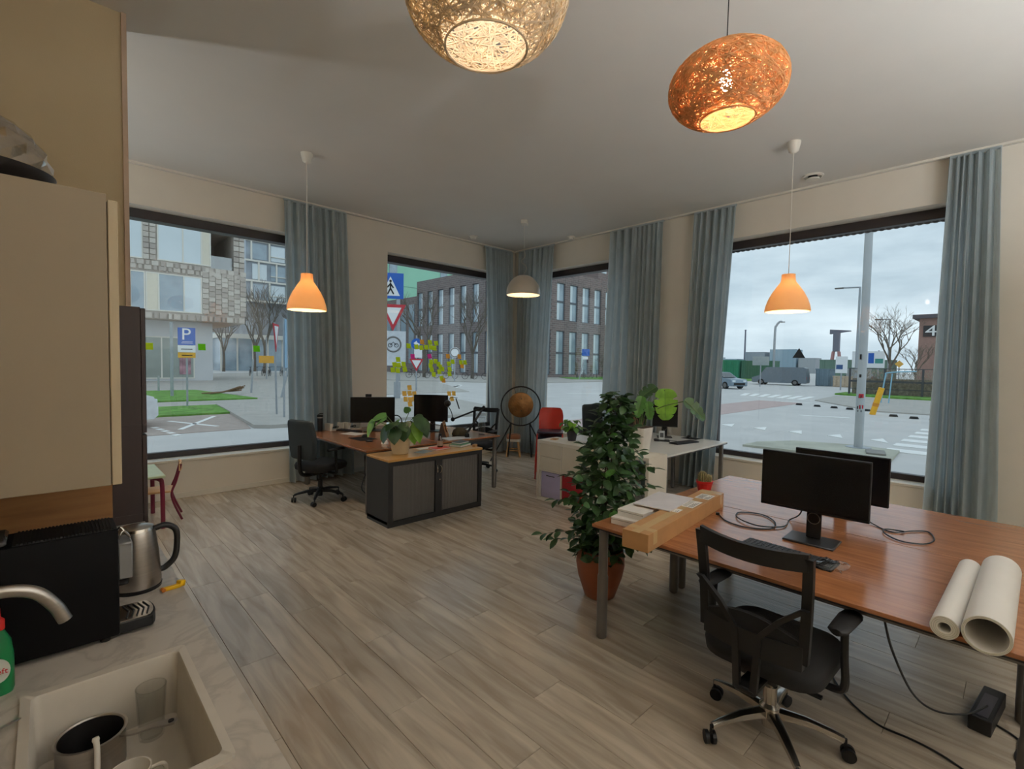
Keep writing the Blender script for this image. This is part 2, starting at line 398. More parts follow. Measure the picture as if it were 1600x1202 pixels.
def pendant_dome(loc, zt, zb, rad, label, power):
    e = thing('pendant_lamp', label, 'lamp', (loc[0], loc[1], H)); z0, z1 = zt-H, zb-H; hh = z0-z1
    MB().box((0, 0, -0.03), (0.16, 0.10, 0.06), (0, 0, 0.7), 0.008).build('canopy', m_white, e)
    pts = [V(0.0, 0, -0.05), V(0.0, 0, -0.40), V(0.012, -0.01, -0.55), V(-0.03, 0.03, -0.63), V(0.03, -0.03, -0.72), V(0.0, 0.0, z0)]
    MB().tube(spline(pts, 6), 0.004, 6).build('cord', m_white, e)
    prof = [(rad*math.sin(a), z0-hh*0.93*(1-math.cos(a))) for a in [i/12*PI/2 for i in range(13)]]+[(rad*1.0, z1)]
    inner = [(max(r-0.006, 0.004), z-0.006) for r, z in reversed(prof)]
    MB().lathe([(0.004, z0), *prof, *inner], 36).build('shade', M('dome_enamel', S(196, 186, 172), 0.3, 0.0, var=0.03), e)
    tor = [V((rad-0.002)*math.cos(a), (rad-0.002)*math.sin(a), z1) for a in [2*PI*i/40 for i in range(40)]]
    MB().tube(tor, 0.005, 6, closed=True).build('rim', m_chrome, e)
    MB().cyl((0, 0, z0), (0, 0, z0-0.08), 0.02, n=12).build('socket', m_white, e)
    MB().sph((0, 0, z0-0.13), 0.05, (1, 1, 1.1), 14).build('bulb', emitter('bulb_dome', (1, 0.72, 0.44, 1), power*LAMP), e)
pendant_dome((5.43, 5.47), 3.14, 2.83, 0.265, 'grey half-dome pendant lamp before the corner curtains', 130)
def woven_lamp(c, rad, hgt, tilt, label, strand, nstr, power, col, seed, hole=0.52, sr=0.0022, zrot=0.0):
    """ball of wound string, open below, with a bulb inside"""
    e = thing('woven_pendant_lamp', label, 'lamp', (c[0], c[1], H)); dz = c[2]-H
    R = Matrix.Rotation(tilt[0], 3, V(*tilt[1])); rnd = random.Random(seed); mb = MB(); top = 0.16
    def pos(d): return V(d.x*rad, d.y*rad, d.z*hgt)
    cz = -math.sqrt(1-hole*hole)
    for i in range(nstr):
        u = V(rnd.gauss(0, 1), rnd.gauss(0, 1), rnd.gauss(0, 1)).normalized(); w = u.orthogonal().normalized()
        w = Matrix.Rotation(rnd.uniform(0, 2*PI), 3, u) @ w; off = rnd.uniform(-0.75, 0.75); rr = math.sqrt(1-off*off)
        a = w; b = u.cross(w); seg = []; lay = rnd.uniform(0.97, 1.0); n = 34
        for k in range(n+1):
            t = 2*PI*k/n; d = (u*off+(a*math.cos(t)+b*math.sin(t))*rr)
            if d.z < cz or (d.z > 0 and math.hypot(d.x, d.y) < top):
                if len(seg) > 2: mb.tube(seg, sr, 3, False)
                seg = []
            else: seg.append(R @ (pos(d)*lay)+V(0, 0, dz))
        if len(seg) > 2: mb.tube(seg, sr, 3, False)
    for q in range(8):
        ring = [R @ pos(V(hole*math.cos(t), hole*math.sin(t), cz)*rnd.uniform(0.98, 1.01))+V(0, 0, dz) for t in [2*PI*k/40 for k in range(40)]]
        mb.tube(ring, sr*1.3, 4, closed=True)
    mb.build('woven_shade', strand, e, smooth=0, fix=False)
    tp = R @ V(0, 0, hgt)+V(0, 0, dz)
    MB().tube([(0, 0, 0), tp], 0.0025, 6).build('cord', m_black, e)
    MB().lathe([(0, 0), (0.05, 0), (0.04, -0.05), (0, -0.05)], 16).build('canopy', m_white, e)
    MB().cyl(tp, R @ V(0, 0, hgt*0.45)+V(0, 0, dz), 0.018, n=10).build('socket', m_white, e)
    MB().sph(R @ V(0, 0, hgt*0.15)+V(0, 0, dz), 0.032, (1, 1, 1.35), 12).build('bulb', emitter('bulb_'+label[:10], col, power*LAMP), e)
woven_lamp((2.324, 1.015, 3.06), 0.262, 0.17, (0.04, (-0.92, -0.40, 0)), 'orange wound-string pendant lamp hanging tilted from the ceiling', M('orange_string', S(247, 198, 140), 0.7, var=0.15, scale=20, transl=0.5), 300, 230, (1.0, 0.82, 0.60, 1), 5, 0.46, 0.0026)
woven_lamp((1.199, 1.426, 3.12), 0.305, 0.235, (0.0, (1, 0, 0)), 'large cream wound-string pendant lamp at the top of the picture', M('cream_string', S(244, 230, 206), 0.7, var=0.12, scale=20, transl=0.5), 300, 120, (1.0, 0.90, 0.78, 1), 9, 0.50, 0.0028)
# uplighters added out of view to brighten the interior
def fill_uplighter(loc, label, power):
    e = thing('added_fill_uplighter', label, 'lamp', (loc[0], loc[1], 0))
    MB().lathe([(0, 0), (0.15, 0), (0.15, 0.02), (0.02, 0.035), (0, 0.035)], 28).build('base', m_black, e)
    MB().cyl((0, 0, 0.03), (0, 0, 1.80), 0.013, n=12).build('pole', m_black, e)
    MB().lathe([(0.012, 1.78), (0.05, 1.80), (0.14, 1.86), (0.185, 1.93), (0.18, 1.93), (0.135, 1.87), (0.05, 1.812), (0.012, 1.80)], 32, cap=False).build('bowl', m_white, e)
    MB().lathe([(0, 1.885), (0.13, 1.885), (0.13, 1.895), (0, 1.90)], 24).build('diffuser', emitter('fill_light_diffuser_%d' % power, (0.95, 0.98, 1.0, 1), power*LAMP), e)
for k, (lx, lw) in enumerate(((0.25, 110), (1.5, 560), (2.9, 560), (4.3, 230))):
    fill_uplighter((lx, -2.25), 'added fill uplighter behind the viewer, %s from the kitchen wall' % ORD[k], lw)
fill_uplighter((-1.9, 5.7), 'added fill uplighter in the play corner behind the partition', 230)
def ceiling_disc(name, loc, r, label, vent=False):
    e = thing(name, label, 'vent' if vent else 'detector', (loc[0], loc[1], H))
    if vent:
        MB().lathe([(0, 0), (r, 0), (r, -0.012), (r*0.8, -0.02), (r*0.72, -0.004), (0, -0.004)], 28).build('ring', m_white, e)
        MB().lathe([(0, -0.035), (r*0.62, -0.035), (r*0.6, -0.045), (0, -0.05)], 28).build('disc', m_white, e)
        MB().cyl((0, 0, -0.003), (0, 0, -0.036), r*0.45, n=16).build('throat', m_black, e)
    else:
        MB().lathe([(0, 0), (r, 0), (r, -0.015), (r*0.9, -0.02), (0, -0.02)], 24).build('base', m_white, e)
        MB().lathe([(0, -0.02), (r*0.75, -0.02), (r*0.7, -0.05), (r*0.4, -0.058), (0, -0.058)], 24).build('cap', m_white, e)
ceiling_disc('smoke_detector', (5.47, 6.78), 0.07, 'round white ceiling detector on the window-note side of the dome lamp')
ceiling_disc('smoke_detector', (6.66, 5.55), 0.07, 'round white ceiling detector above the narrow window')
ceiling_disc('air_vent', (6.45, 1.78), 0.11, 'round white ceiling vent beside the amber lamp at the wide window', True)
# ------------------------------------------------------------------ outside: ground
G = -0.15
m_asph = M('asphalt', S(198, 196, 194), 0.75, var=0.06, scale=0.8, bump=0.1, bscale=40)
m_pave = M('pavement', S(176, 172, 166), 0.85, var=0.08, scale=2)
m_pink = M('red_cycle_path', S(188, 166, 162), 0.85, var=0.06, scale=2)
m_brown = M('parking_bricks', S(172, 158, 150), 0.85, var=0.10, scale=5)
m_grass = M('grass_green', S(104, 150, 66), 0.95, var=0.35, scale=3)
m_kerb = M('kerb_stone', S(140, 138, 134), 0.85, var=0.1)
m_mark = M('road_paint', S(238, 238, 236), 0.7, var=0.04)
m_moss = M('mossy_slab', S(178, 178, 164), 0.9, var=0.15, scale=1.5)
road = struct(MB().b2((-60, -60, G-0.6), (330, 260, G)).build('road', m_asph, smooth=0), 'grey asphalt street around the building')
def patch(name, pts, mat, h_, label, kind='structure', cat=None):
    o = MB().prism(pts, G-0.05, G+h_).build(name, mat, smooth=0); o['kind'] = kind; o['label'] = label
    if cat: o['category'] = cat
    return o
patch('parking_bay', [(-8, 14.5), (4.0, 14.5), (4.75, 18.8), (-8, 18.8)], m_brown, 0.012, 'brownish brick parking bay in the street')
patch('lawn_strip', [(-8, 18.8), (4.55, 18.8), (4.85, 22.2), (-8, 22.2)], m_grass, 0.07, 'narrow lawn strip around the parking sign')
patch('footpath', [(-8, 22.2), (9.0, 22.2), (9.0, 25.0), (-8, 25.0)], m_pave, 0.02, 'grey footpath between two lawn strips')
patch('lawn_strip', [(-8, 25.0), (7.2, 25.0), (6.2, 33.0), (-8, 33.0)], m_grass, 0.08, 'wide lawn before the apartment house')
patch('pavement_forecourt', [(-8, 33.0), (6.2, 33.0), (7.2, 25.0), (20, 25.0), (34, 52), (34, 80), (-8, 60)], m_pave, 0.03, 'pale forecourt of the apartment house')
patch('kerb_island', [(4.09, 14.55), (4.4, 14.25), (13, 13.2), (15, 20.5), (9, 22.2), (4.85, 22.2), (4.72, 20.6)], m_pave, 0.10, 'pale paved kerb island with two sign posts')
patch('cycle_path', [(5.5, 8.3), (30, 8.3), (30, 10.6), (9, 10.6)], m_pink, 0.012, 'reddish cycle path along the building')
patch('cycle_path', [(7.9, 2.9), (9.6, 2.9), (9.6, 8.3), (7.9, 8.3)], m_pink, 0.010, 'reddish cycle path outside the wide window')
patch('pavement_far', [(24, 45), (33, 33), (60, 33.5), (60, 45), (45, 47), (44, 78), (38, 80)], m_pave, 0.08, 'pavement before the dark brick building')
patch('lawn_strip', [(47, 38.5), (62, 30), (75, 30), (75, 45), (52, 45)], m_grass, 0.12, 'lawn with parked bicycles before the brick building')
patch('moss_slab', [(12.1, 4.6), (12.9, 4.55), (13.9, 4.0), (14.4, 2.7), (14.2, 1.9), (12.4, 1.8)], m_moss, 0.05, 'mossy traffic island at the foot of the tall mast')
patch('lawn_strip', [(42.2, 9.6), (45.5, 9.6), (45.5, -8), (40.5, -8), (39.5, 3.5)], m_grass, 0.12, 'grass strip before the hedge')
patch('pavement_far', [(33, 8.5), (39.5, 9.0), (39.5, 3.5), (40.5, -8), (28, -8), (27, 4.5)], m_pave, 0.05, 'pale traffic island before the hedge')
patch('lawn_strip', [(70, 27), (84, 24), (84, 60), (72, 60)], m_grass, 0.08, 'lawn before the green containers')
# road markings
def stripe(pts, label, group): 
    return tag(MB().prism(pts, G+0.001, G+0.016).build('road_marking', m_mark, smooth=0), label, 'road marking', group)
def line(a, b, w, z=0.0):
    a, b = Vector(a), Vector(b); d = (b-a).normalized(); n = V(-d.y, d.x)*w/2 if False else Vector((-d.y, d.x))*w/2
    return [tuple(a+n), tuple(b+n), tuple(b-n), tuple(a-n)]
for a, b, l in (((2.60, 17.5), (3.42, 15.46), 'white painted stroke of the cross in the parking bay, falling right'), ((2.52, 15.3), (3.95, 18.26), 'white painted stroke of the cross in the parking bay, rising right')): stripe(line(a, b, 0.13), l, 'parking bay cross')
for i in range(5): stripe(line((2.05+0.05*i, 16.2-0.45*i), (2.10+0.05*i, 15.95-0.45*i), 0.14), '%s short white dash beside the parked car, counted from the lawn' % ORD[i], 'dashes beside the parked car')
for i in range(5): stripe(line((16.05, 6.75-i*1.0), (16.6, 6.55-i*1.0), 0.1)[:2]+[(15.75, 6.35-i*1.0)], 'white give-way triangle on the road, %s from the blue curtain' % ORD[i+1], 'give-way triangles')
stripe([(15.9, 7.9), (16.5, 7.5), (15.7, 7.35)], 'white give-way triangle on the road, first from the blue curtain', 'give-way triangles')
for i in range(6): stripe([(14.2+i*1.15, 0.2), (14.2+i*1.15, 2.2+0.0*i), (14.75+i*1.15, 2.2), (14.75+i*1.15, 0.2)], 'broad zebra bar beside the window curtain, %s from the building' % ORD[i], 'near zebra crossing')
for i in range(7): stripe([(33.2+0.15*i, 9.2+i*0.62), (37.4, 9.6+i*0.7), (37.4, 9.98+i*0.7), (33.2+0.15*i, 9.56+i*0.62)], 'zebra bar on the far road behind the amber lamp, %s from the hedge' % ORD[i], 'far zebra crossing')
for i in range(6): stripe([(13.5+i*1.3, 25.0+i*0.4), (21.0+i*0.9, 28.3+i*0.9), (21.0+i*0.9, 28.8+i*0.9), (13.5+i*1.3, 25.5+i*0.4)], 'white zebra bar behind the sticky notes, %s from the window' % ORD[i], 'zebra crossing at the sign posts')
for i in range(5): stripe([(7.1, 22.6+i*0.55), (9.6, 22.6+i*0.55), (9.6, 22.9+i*0.55), (7.1, 22.9+i*0.55)], 'zebra bar beside the two slanting posts, %s from the window' % ORD[i], 'zebra crossing by the lawn')
for i, (a, b) in enumerate((((22, 6.2), (22.6, 4.6)), ((26, 17), (30, 14)), ((24.5, 20.5), (27, 19.0)), ((18.5, 14.0), (21.5, 12.4)), ((30, 9.4), (30.6, 7.6)))): stripe(line(a, b, 0.18), ['white lane line behind the middle give-way triangle', 'long white lane line beside the narrow window', 'white lane line below the brick building', 'white lane line above the red stacking chairs', 'white lane line before the traffic island'][i], None)
for i, (x_, y_) in enumerate(((28.3, 8.0), (28.0, 7.1), (27.7, 6.3), (27.4, 5.6), (27.2, 4.9), (25.0, 3.6), (24.6, 2.9), (24.6, 2.3), (24.8, 1.7))):
    tag(MB().lathe([(0, 0), (0.16, 0), (0.12, 0.09), (0, 0.10)], 10, (x_, y_, G)).build('rubber_stud', m_black), 'small black rubber stud on the crossing, %s from the grey van side' % ORD[i], 'stud', 'rubber studs on the crossing')

# ------------------------------------------------------------------ outside: buildings
def brickmat(name, c0, c1, mortar, sx, sz, axis):
    if name in MATS: return MATS[name]
    m = bpy.data.materials.new(name); m.use_nodes = True; MATS[name] = m; t = m.node_tree; p = t.nodes['Principled BSDF']; p.inputs['Roughness'].default_value = 0.85
    tc = t.nodes.new('ShaderNodeTexCoord'); mp = t.nodes.new('ShaderNodeMapping'); b = t.nodes.new('ShaderNodeTexBrick')
    mp.inputs['Rotation'].default_value = (PI/2, 0, 0) if axis == 'x' else (PI/2, 0, PI/2)
    sep = t.nodes.new('ShaderNodeSeparateXYZ'); com = t.nodes.new('ShaderNodeCombineXYZ')
    t.links.new(tc.outputs['Object'], sep.inputs[0]); t.links.new(sep.outputs['X' if axis == 'x' else 'Y'], com.inputs[0]); t.links.new(sep.outputs['Z'], com.inputs[1]); t.links.new(com.outputs[0], b.inputs['Vector'])
    b.inputs['Color1'].default_value = c0; b.inputs['Color2'].default_value = c1; b.inputs['Mortar'].default_value = mortar; b.inputs['Scale'].default_value = 1.0; b.inputs['Brick Width'].default_value = sx; b.inputs['Row Height'].default_value = sz; b.inputs['Mortar Size'].default_value = sz*0.08
    t.links.new(b.outputs['Color'], p.inputs['Base Color']); return m
m_bglass = M('facade_glass', S(150, 168, 180), 0.08, 0.0, var=0.2, scale=0.5, spec=1.0)
m_bglass2 = M('facade_glass_pale', S(216, 227, 232), 0.15, 0.0, var=0.06, scale=0.4, spec=1.0)
m_conc = M('pale_concrete', S(206, 208, 210), 0.8, var=0.04, scale=0.6)
m_cream = M('cream_panel', S(226, 218, 200), 0.7, var=0.03)
m_ab = M('apartment_brick', S(184, 174, 165), 0.85, var=0.08, scale=2.0)
ap = thing('apartment_house', 'grey-brown brick apartment house with overhanging upper floors', 'building', (0, 46, G))
zz = lambda z: z-G
body = MB(); body.b2((-12, 0.3, zz(4.75)), (12.35, 14, zz(9.15))); body.b2((-12, 0.3, zz(9.15)), (9.85, 14, zz(17))); body.b2((11.55, 0.3, zz(9.15)), (12.35, 14, zz(13.0))); body.b2((9.85, 0.3, zz(12.25)), (12.35, 14, zz(17))); body.b2((9.85, 7.0, zz(9.15)), (11.55, 14, zz(12.25))); body.build('upper_floors', m_ab, ap, smooth=0)
MB().b2((-12, 2.0, 0), (10.3, 13.5, zz(4.74))).build('ground_floor', m_conc, ap, smooth=0)
MB().b2((9.88, 0.45, zz(9.15)), (11.5, 0.6, zz(10.2))).build('balcony_rail', glass('balcony_glass', (0.8, 0.85, 0.85, 1), 1.0, 0.1, 0.3), ap, smooth=0)
def awin(x0, x1, z0, z1, mats, splits, y=0.3, parent=None):
    w = MB(); t = 0.09
    w.b2((x0, y-0.06, z0), (x1, y+0.02, z0+t)); w.b2((x0, y-0.06, z1-t), (x1, y+0.02, z1)); w.b2((x0, y-0.06, z0+t), (x0+t, y+0.02, z1-t)); w.b2((x1-t, y-0.06, z0+t), (x1, y+0.02, z1-t))
    for s in splits: w.b2((s-0.05, y-0.06, z0+t), (s+0.05, y+0.02, z1-t))
    wo = w.build('window', m_white, parent or ap, smooth=0); e_ = [x0]+list(splits)+[x1]
    for (a, b), mt in zip(zip(e_, e_[1:]), mats): MB().b2((a+0.05, y-0.03, z0+t), (b-0.05, y-0.005, z1-t)).build('pane', mt, wo, smooth=0)
awin(6.27, 9.86, zz(9.25), zz(12.2), (m_bglass2, m_bglass2, m_cream), (7.93, 9.2)); awin(3.6, 5.40, zz(9.2), zz(12.2), (m_bglass2,), ()); awin(5.52, 9.22, zz(5.35), zz(8.28), (m_cream, m_bglass, m_bglass2), (6.33, 7.97)); awin(2.6, 5.50, zz(5.35), zz(8.28), (m_bglass2, m_bglass), (4.6,))
awin(1.5, 8.97, zz(0.05), zz(3.45), (m_bglass, M('shop_glass', S(150, 160, 152), 0.15, spec=1.0, var=0.15, scale=0.7), MATS['shop_glass']), (4.2, 6.70), 2.0)
MB().b2((7.9, 1.93, zz(0.4)), (8.7, 1.965, zz(3.2))).build('shop_poster', M('poster_mix', S(170, 130, 140), 0.4, var=0.6, scale=1.6), ap, smooth=0)
# long bricks proud of the wall
bmesh_ = MB().box((0, 0, 0), (0.46, 0.10, 0.46), None, 0.01).mesh('brick', 0); bmats = []
for i, c_ in enumerate(((206, 198, 188), (190, 180, 170), (198, 188, 178), (178, 168, 160))):
    bm2 = bmesh_.copy(); bm2.materials.append(M('brick_shade_%d' % i, S(*c_), 0.85, var=0.08)); bmats.append(bm2)
rnd = random.Random(77); nb = 0
def abrick(x_, z_, sx, sz):
    global nb
    o = put('brick', rnd.choice(bmats), None, ap, (x_, 0.25-rnd.uniform(0, 0.06), z_)); o.scale = (sx, 1, sz); nb += 1
for row in range(9):
    for c_ in range(7):
        z_ = zz(5.35)+row*0.42+0.2+(0.20 if c_ % 2 else 0)
        if z_ < zz(8.95): abrick(9.45+c_*0.46, z_, 0.95, 0.82)
for row in range(2):
    for c_ in range(24): abrick(1.4+c_*0.46+0.12, zz(8.42)+row*0.36+0.18, [0.45, 0.95][(c_+row) % 2], 0.72)
for c_ in range(24): abrick(1.4+c_*0.46+0.12, zz(4.98), [0.45, 0.95][c_ % 2], 0.9)
for row in range(7):
    for c_ in range(2): abrick(5.56+c_*0.42, zz(9.4)+row*0.42, 0.8, 0.82); abrick(11.7+c_*0.42, zz(9.2)+row*0.45, 0.85, 0.85)
# glass tower
tw2 = thing('residential_tower', 'glass residential tower with white frames behind the apartment house', 'building', (25.7, 95, G))
MB().b2((0, 0.4, zz(12)), (16, 20, 48)).build('core', M('tower_grey', S(146, 156, 166), 0.4, var=0.25, scale=0.4, spec=0.8), tw2, smooth=0)
MB().b2((1.5, 2.0, 0), (14.5, 18, zz(11.99))).build('plinth', M('plinth_grey', S(150, 152, 156), 0.7, var=0.2, scale=0.5), tw2, smooth=0)
gr_ = MB()
for k in range(11): gr_.b2((-0.2, 0.0, zz(12)+3.55*k), (16.2, 0.42, zz(12)+3.55*k+0.30))
gr_.build('floor_edges', m_white, tw2, smooth=0)
rnd = random.Random(5); mu_ = MB()
for k in range(10):
    for s in range(5): x_ = 0.7+s*3.0+(1.2 if k % 2 else 0); mu_.b2((x_, 0.05, zz(12.3)+3.55*k), (x_+0.25, 0.42, zz(12)+3.55*(k+1)))
    mu_.b2((4.0, 0.02, zz(12)+3.55*k+1.2), (16, 0.3, zz(12)+3.55*k+1.32))
mu_.build('mullions', m_white, tw2, smooth=0)
for k in range(3):
    for s in range(4): MB().b2((1.0+s*3.1, 0.3, zz(12.5)+3.55*k), (3.4+s*3.1, 0.38, zz(15.2)+3.55*k)).build('window_pane', [m_bglass, m_bglass2][(k+s) % 2], tw2, smooth=0)
# brick corner building
m_bk = brickmat('dark_brick', S(128, 116, 114), S(112, 102, 102), S(150, 144, 142), 0.9, 0.3, 'y'); m_bk2 = brickmat('dark_brick_x', S(140, 120, 116), S(118, 104, 102), S(156, 148, 146), 0.9, 0.3, 'x')
bk = thing('brick_office', 'dark grey-brown brick corner building with tall narrow windows', 'building', (45, 46, G))
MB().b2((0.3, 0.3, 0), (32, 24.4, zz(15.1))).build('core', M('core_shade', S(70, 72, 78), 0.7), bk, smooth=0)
def facade(axis, cols, rows, length, mat, z_top):
    """piers and bands standing proud of dark window strips"""
    m = MB(); add = (lambda a, b, z0, z1, d=0.0: m.b2((a, d, z0), (b, 0.35, z1))) if axis == 'x' else (lambda a, b, z0, z1, d=0.0: m.b2((d, a, z0), (0.35, b, z1)))
    u = 0.0
    for a, b in cols: add(u, a, 0, z_top); u = b
    add(u, length, 0, z_top)
    for a, b in cols:
        zz0 = 0.0
        for z0, z1 in rows: add(a, b, zz0, z0, 0.02); zz0 = z1
        add(a, b, zz0, z_top, 0.02)
    m.build('facade', mat, bk, smooth=0)
    for a, b in cols:
        for z0, z1 in rows:
            w = MB(); t = 0.10
            box = (lambda p, q, r, s, d0, d1: w.b2((p, d0, r), (q, d1, s))) if axis == 'x' else (lambda p, q, r, s, d0, d1: w.b2((d0, p, r), (d1, q, s)))
            box(a, a+t, z0, z1, 0.2, 0.3); box(b-t, b, z0, z1, 0.2, 0.3); box(a+t, b-t, z0, z0+t, 0.2, 0.3); box(a+t, b-t, z1-t, z1, 0.2, 0.3); box(a+t, b-t, (z0+z1)/2-0.15, (z0+z1)/2+0.15, 0.2, 0.3)
            wo = w.build('window', M('dark_frame', S(96, 102, 110), 0.5), bk, smooth=0)
            p = MB(); s = a+(b-a)*0.45; (p.b2((a+t, 0.26, z0+t), (s, 0.28, z1-t)) if axis == 'x' else p.b2((0.26, a+t, z0+t), (0.28, s, z1-t))); p.build('pane', m_bglass2, wo, smooth=0)
            p = MB(); (p.b2((s, 0.25, z0+t), (b-t, 0.27, z1-t)) if axis == 'x' else p.b2((0.25, s, z0+t), (0.27, b-t, z1-t))); p.build('pane', m_bglass, wo, smooth=0)
facade('y', [(2.6+i*2.9, 4.1+i*2.9) for i in range(8)], [(0.4, 6.4), (7.8, 13.4)], 24.6, m_bk, zz(15.1))
facade('x', [(1.6+i*2.9, 3.4+i*2.9) for i in range(9)], [(0.4, 6.7), (8.2, 13.5)], 32, m_bk2, zz(15.1))
MB().b2((17.5, 0.4, zz(15.1)), (32, 20, zz(24))).build('upper_block', m_bk2, bk, smooth=0)
MB().b2((18.2, 0.28, zz(16.2)), (19.4, 0.45, zz(18))).build('pane', m_bglass2, bk, smooth=0)
MB().b2((0.2, 24.6, 0), (20, 40, zz(12.8))).build('low_wing', m_bk, bk, smooth=0)
for i in range(4): MB().b2((0.1, 25.6+i*2.6, zz(1.5)), (0.25, 27.2+i*2.6, zz(11.5))).build('window_strip', m_bglass, bk, smooth=0)
gb = thing('green_building', 'tall mint green building behind the brick building', 'building', (60, 130, G))
MB().b2((0, 0, 0), (80, 20, 60)).build('wall', M('mint_cladding', S(158, 214, 186), 0.6, var=0.05, scale=0.1), gb, smooth=0)
for x_, z_ in ((13.3, 27.8), (31.5, 27.5), (50, 27.8), (31.5, 37)): w = MB().b2((x_, -0.2, z_), (x_+2.6, 0.05, z_+4)).build('window', m_bglass, gb, smooth=0); MB().b2((x_-0.3, -0.5, z_-0.9), (x_+3, 0, z_)).build('sill', m_white, w, smooth=0)
g_ = MB(); 
for z_ in (24.5, 33): g_.b2((0, -0.06, z_), (80, 0.02, z_+0.15))
g_.build('cladding_joint', M('mint_joint', S(120, 170, 150), 0.7), gb, smooth=0)
# building 48 and the far yard
b48 = thing('warehouse', 'brown brick warehouse with number 48 on a black band', 'building', (75, -14, G))
MB().b2((0, 0, 0), (30, 22.8, zz(7.9))).build('wall', M('warehouse_brick', S(158, 126, 116), 0.85, var=0.08, scale=3), b48, smooth=0); MB().b2((-0.5, -0.4, zz(7.9)), (30.4, 23.4, zz(8.35))).build('roof_edge', M('roof_dark', S(92, 86, 92), 0.7), b48, smooth=0)
sg = MB().b2((-0.12, 17.5, zz(5.75)), (-0.005, 22.4, zz(7.05))).build('number_band', M('band_black', S(48, 48, 52), 0.6), b48, smooth=0); text('lettering', '48', 1.75, m_mark, sg, (-0.14, 21.15, zz(6.36)), (PI/2, 0, -PI/2), 0.02, sx=1.25)
def crate(name, lo, hi, mat, label, cat, ribs=0, group=None):
    e = thing(name, label, cat, ((lo[0]+hi[0])/2, (lo[1]+hi[1])/2, lo[2]), 0, group); s = [(b-a)/2 for a, b in zip(lo, hi)]; hgt = hi[2]-lo[2]
    MB().b2((-s[0], -s[1], 0), (s[0], s[1], hgt), 0.03).build('body', mat, e, smooth=0); r = MB()
    for i in range(ribs): yy = -s[1]+(2*s[1])*(i+0.5)/ribs; r.b2((-s[0]-0.06, yy-0.10, 0.1), (-s[0], yy+0.10, hgt-0.1))
    r.b2((-s[0]-0.04, -s[1]-0.04, hgt-0.10), (s[0]+0.04, s[1]+0.04, hgt+0.02)); r.build('ribs', mat, e, smooth=0)
m_cgreen = M('container_green', S(64, 150, 118), 0.6, var=0.1, scale=0.6); m_cgrn2 = M('container_darkgreen', S(76, 122, 100), 0.6, var=0.1)
crate('shipping_container', (85, 33.5, G), (88, 39.5, 3.0), m_cgreen, 'green shipping container beside the blue curtain at the far yard', 'container', 16, 'far green containers'); crate('shipping_container', (85.5, 28.0, G), (88, 33.2, 2.9), m_cgrn2, 'darker green shipping container behind the grey van', 'container', 14, 'far green containers')
crate('shipping_container', (95, 14, G), (98, 24, 3.3), M('shed_green', S(120, 146, 132), 0.7), 'long pale green shed roof behind the crane foot', 'shed', 8)
crate('site_cabin', (62, 14.6, G), (64, 16.0, 1.75), M('cabin_blue', S(120, 140, 152), 0.6), 'small blue-grey cabin behind the grey van', 'cabin', 3); crate('pallet_crate', (61, 12.6, G), (62.4, 14.1, 1.0), M('pallet_tan', S(190, 172, 150), 0.8, var=0.15), 'tan pallet crate beside the blue-grey cabin', 'crate', 4); crate('site_cabin', (66, 12.0, G), (68, 14.0, 1.8), M('cabin_white', S(176, 180, 180), 0.7), 'pale cabin behind the tan pallet crate', 'cabin', 3)
for i, (x_, y_, w_, h2, c_) in enumerate(((220, 92, 9, 5.5, (168, 186, 198)), (220, 80, 8, 8.5, (140, 152, 162)), (220, 69, 10, 9.5, (150, 172, 186)), (220, 60, 6, 6, (172, 176, 180)), (230, 106, 12, 6.5, (176, 186, 194)))):
    crate('harbour_building', (x_, y_-w_/2, G), (x_+8, y_+w_/2, h2), M('harbour_%d' % i, S(*c_), 0.8), ['low pale harbour building above the green container', 'dark square harbour hall above the grey van roof', 'pale blue harbour silo hall beside the curved street lamp', 'low grey harbour hall beside the crane foot', 'low harbour shed beside the blue curtain on the horizon'][i], 'building', 5)
cr = thing('harbour_crane', 'tall grey harbour crane on the horizon', 'crane', (220, 50.2, G)); m_crane = M('crane_grey', S(116, 116, 128), 0.7)
c_ = MB()
for sx in (-1, 1):
    for sy in (-1, 1): c_.tube([(sx*1.8, sy*1.8, 0), (sx*0.9, sy*0.9, zz(8.5))], 0.35, 6)
c_.build('portal', M('crane_red', S(176, 130, 128), 0.7), cr); MB().b2((-1.0, -1.0, zz(8.5)), (1.0, 1.0, zz(16))).build('tower', m_crane, cr, smooth=0); MB().skin([[V(-0.7, 1.8, z) for z in (0,)]*0 or [V(x_, y_, z_) for x_, y_, z_ in ((-0.8, 2.2, zz(15.2)), (0.8, 2.2, zz(15.2)), (0.8, 2.2, zz(17)), (-0.8, 2.2, zz(17)))], [V(x_, y_, z_) for x_, y_, z_ in ((-0.2, -4.6, zz(16.1)), (0.2, -4.6, zz(16.1)), (0.2, -4.6, zz(16.4)), (-0.2, -4.6, zz(16.4)))]]).build('jib', m_crane, cr, smooth=0)

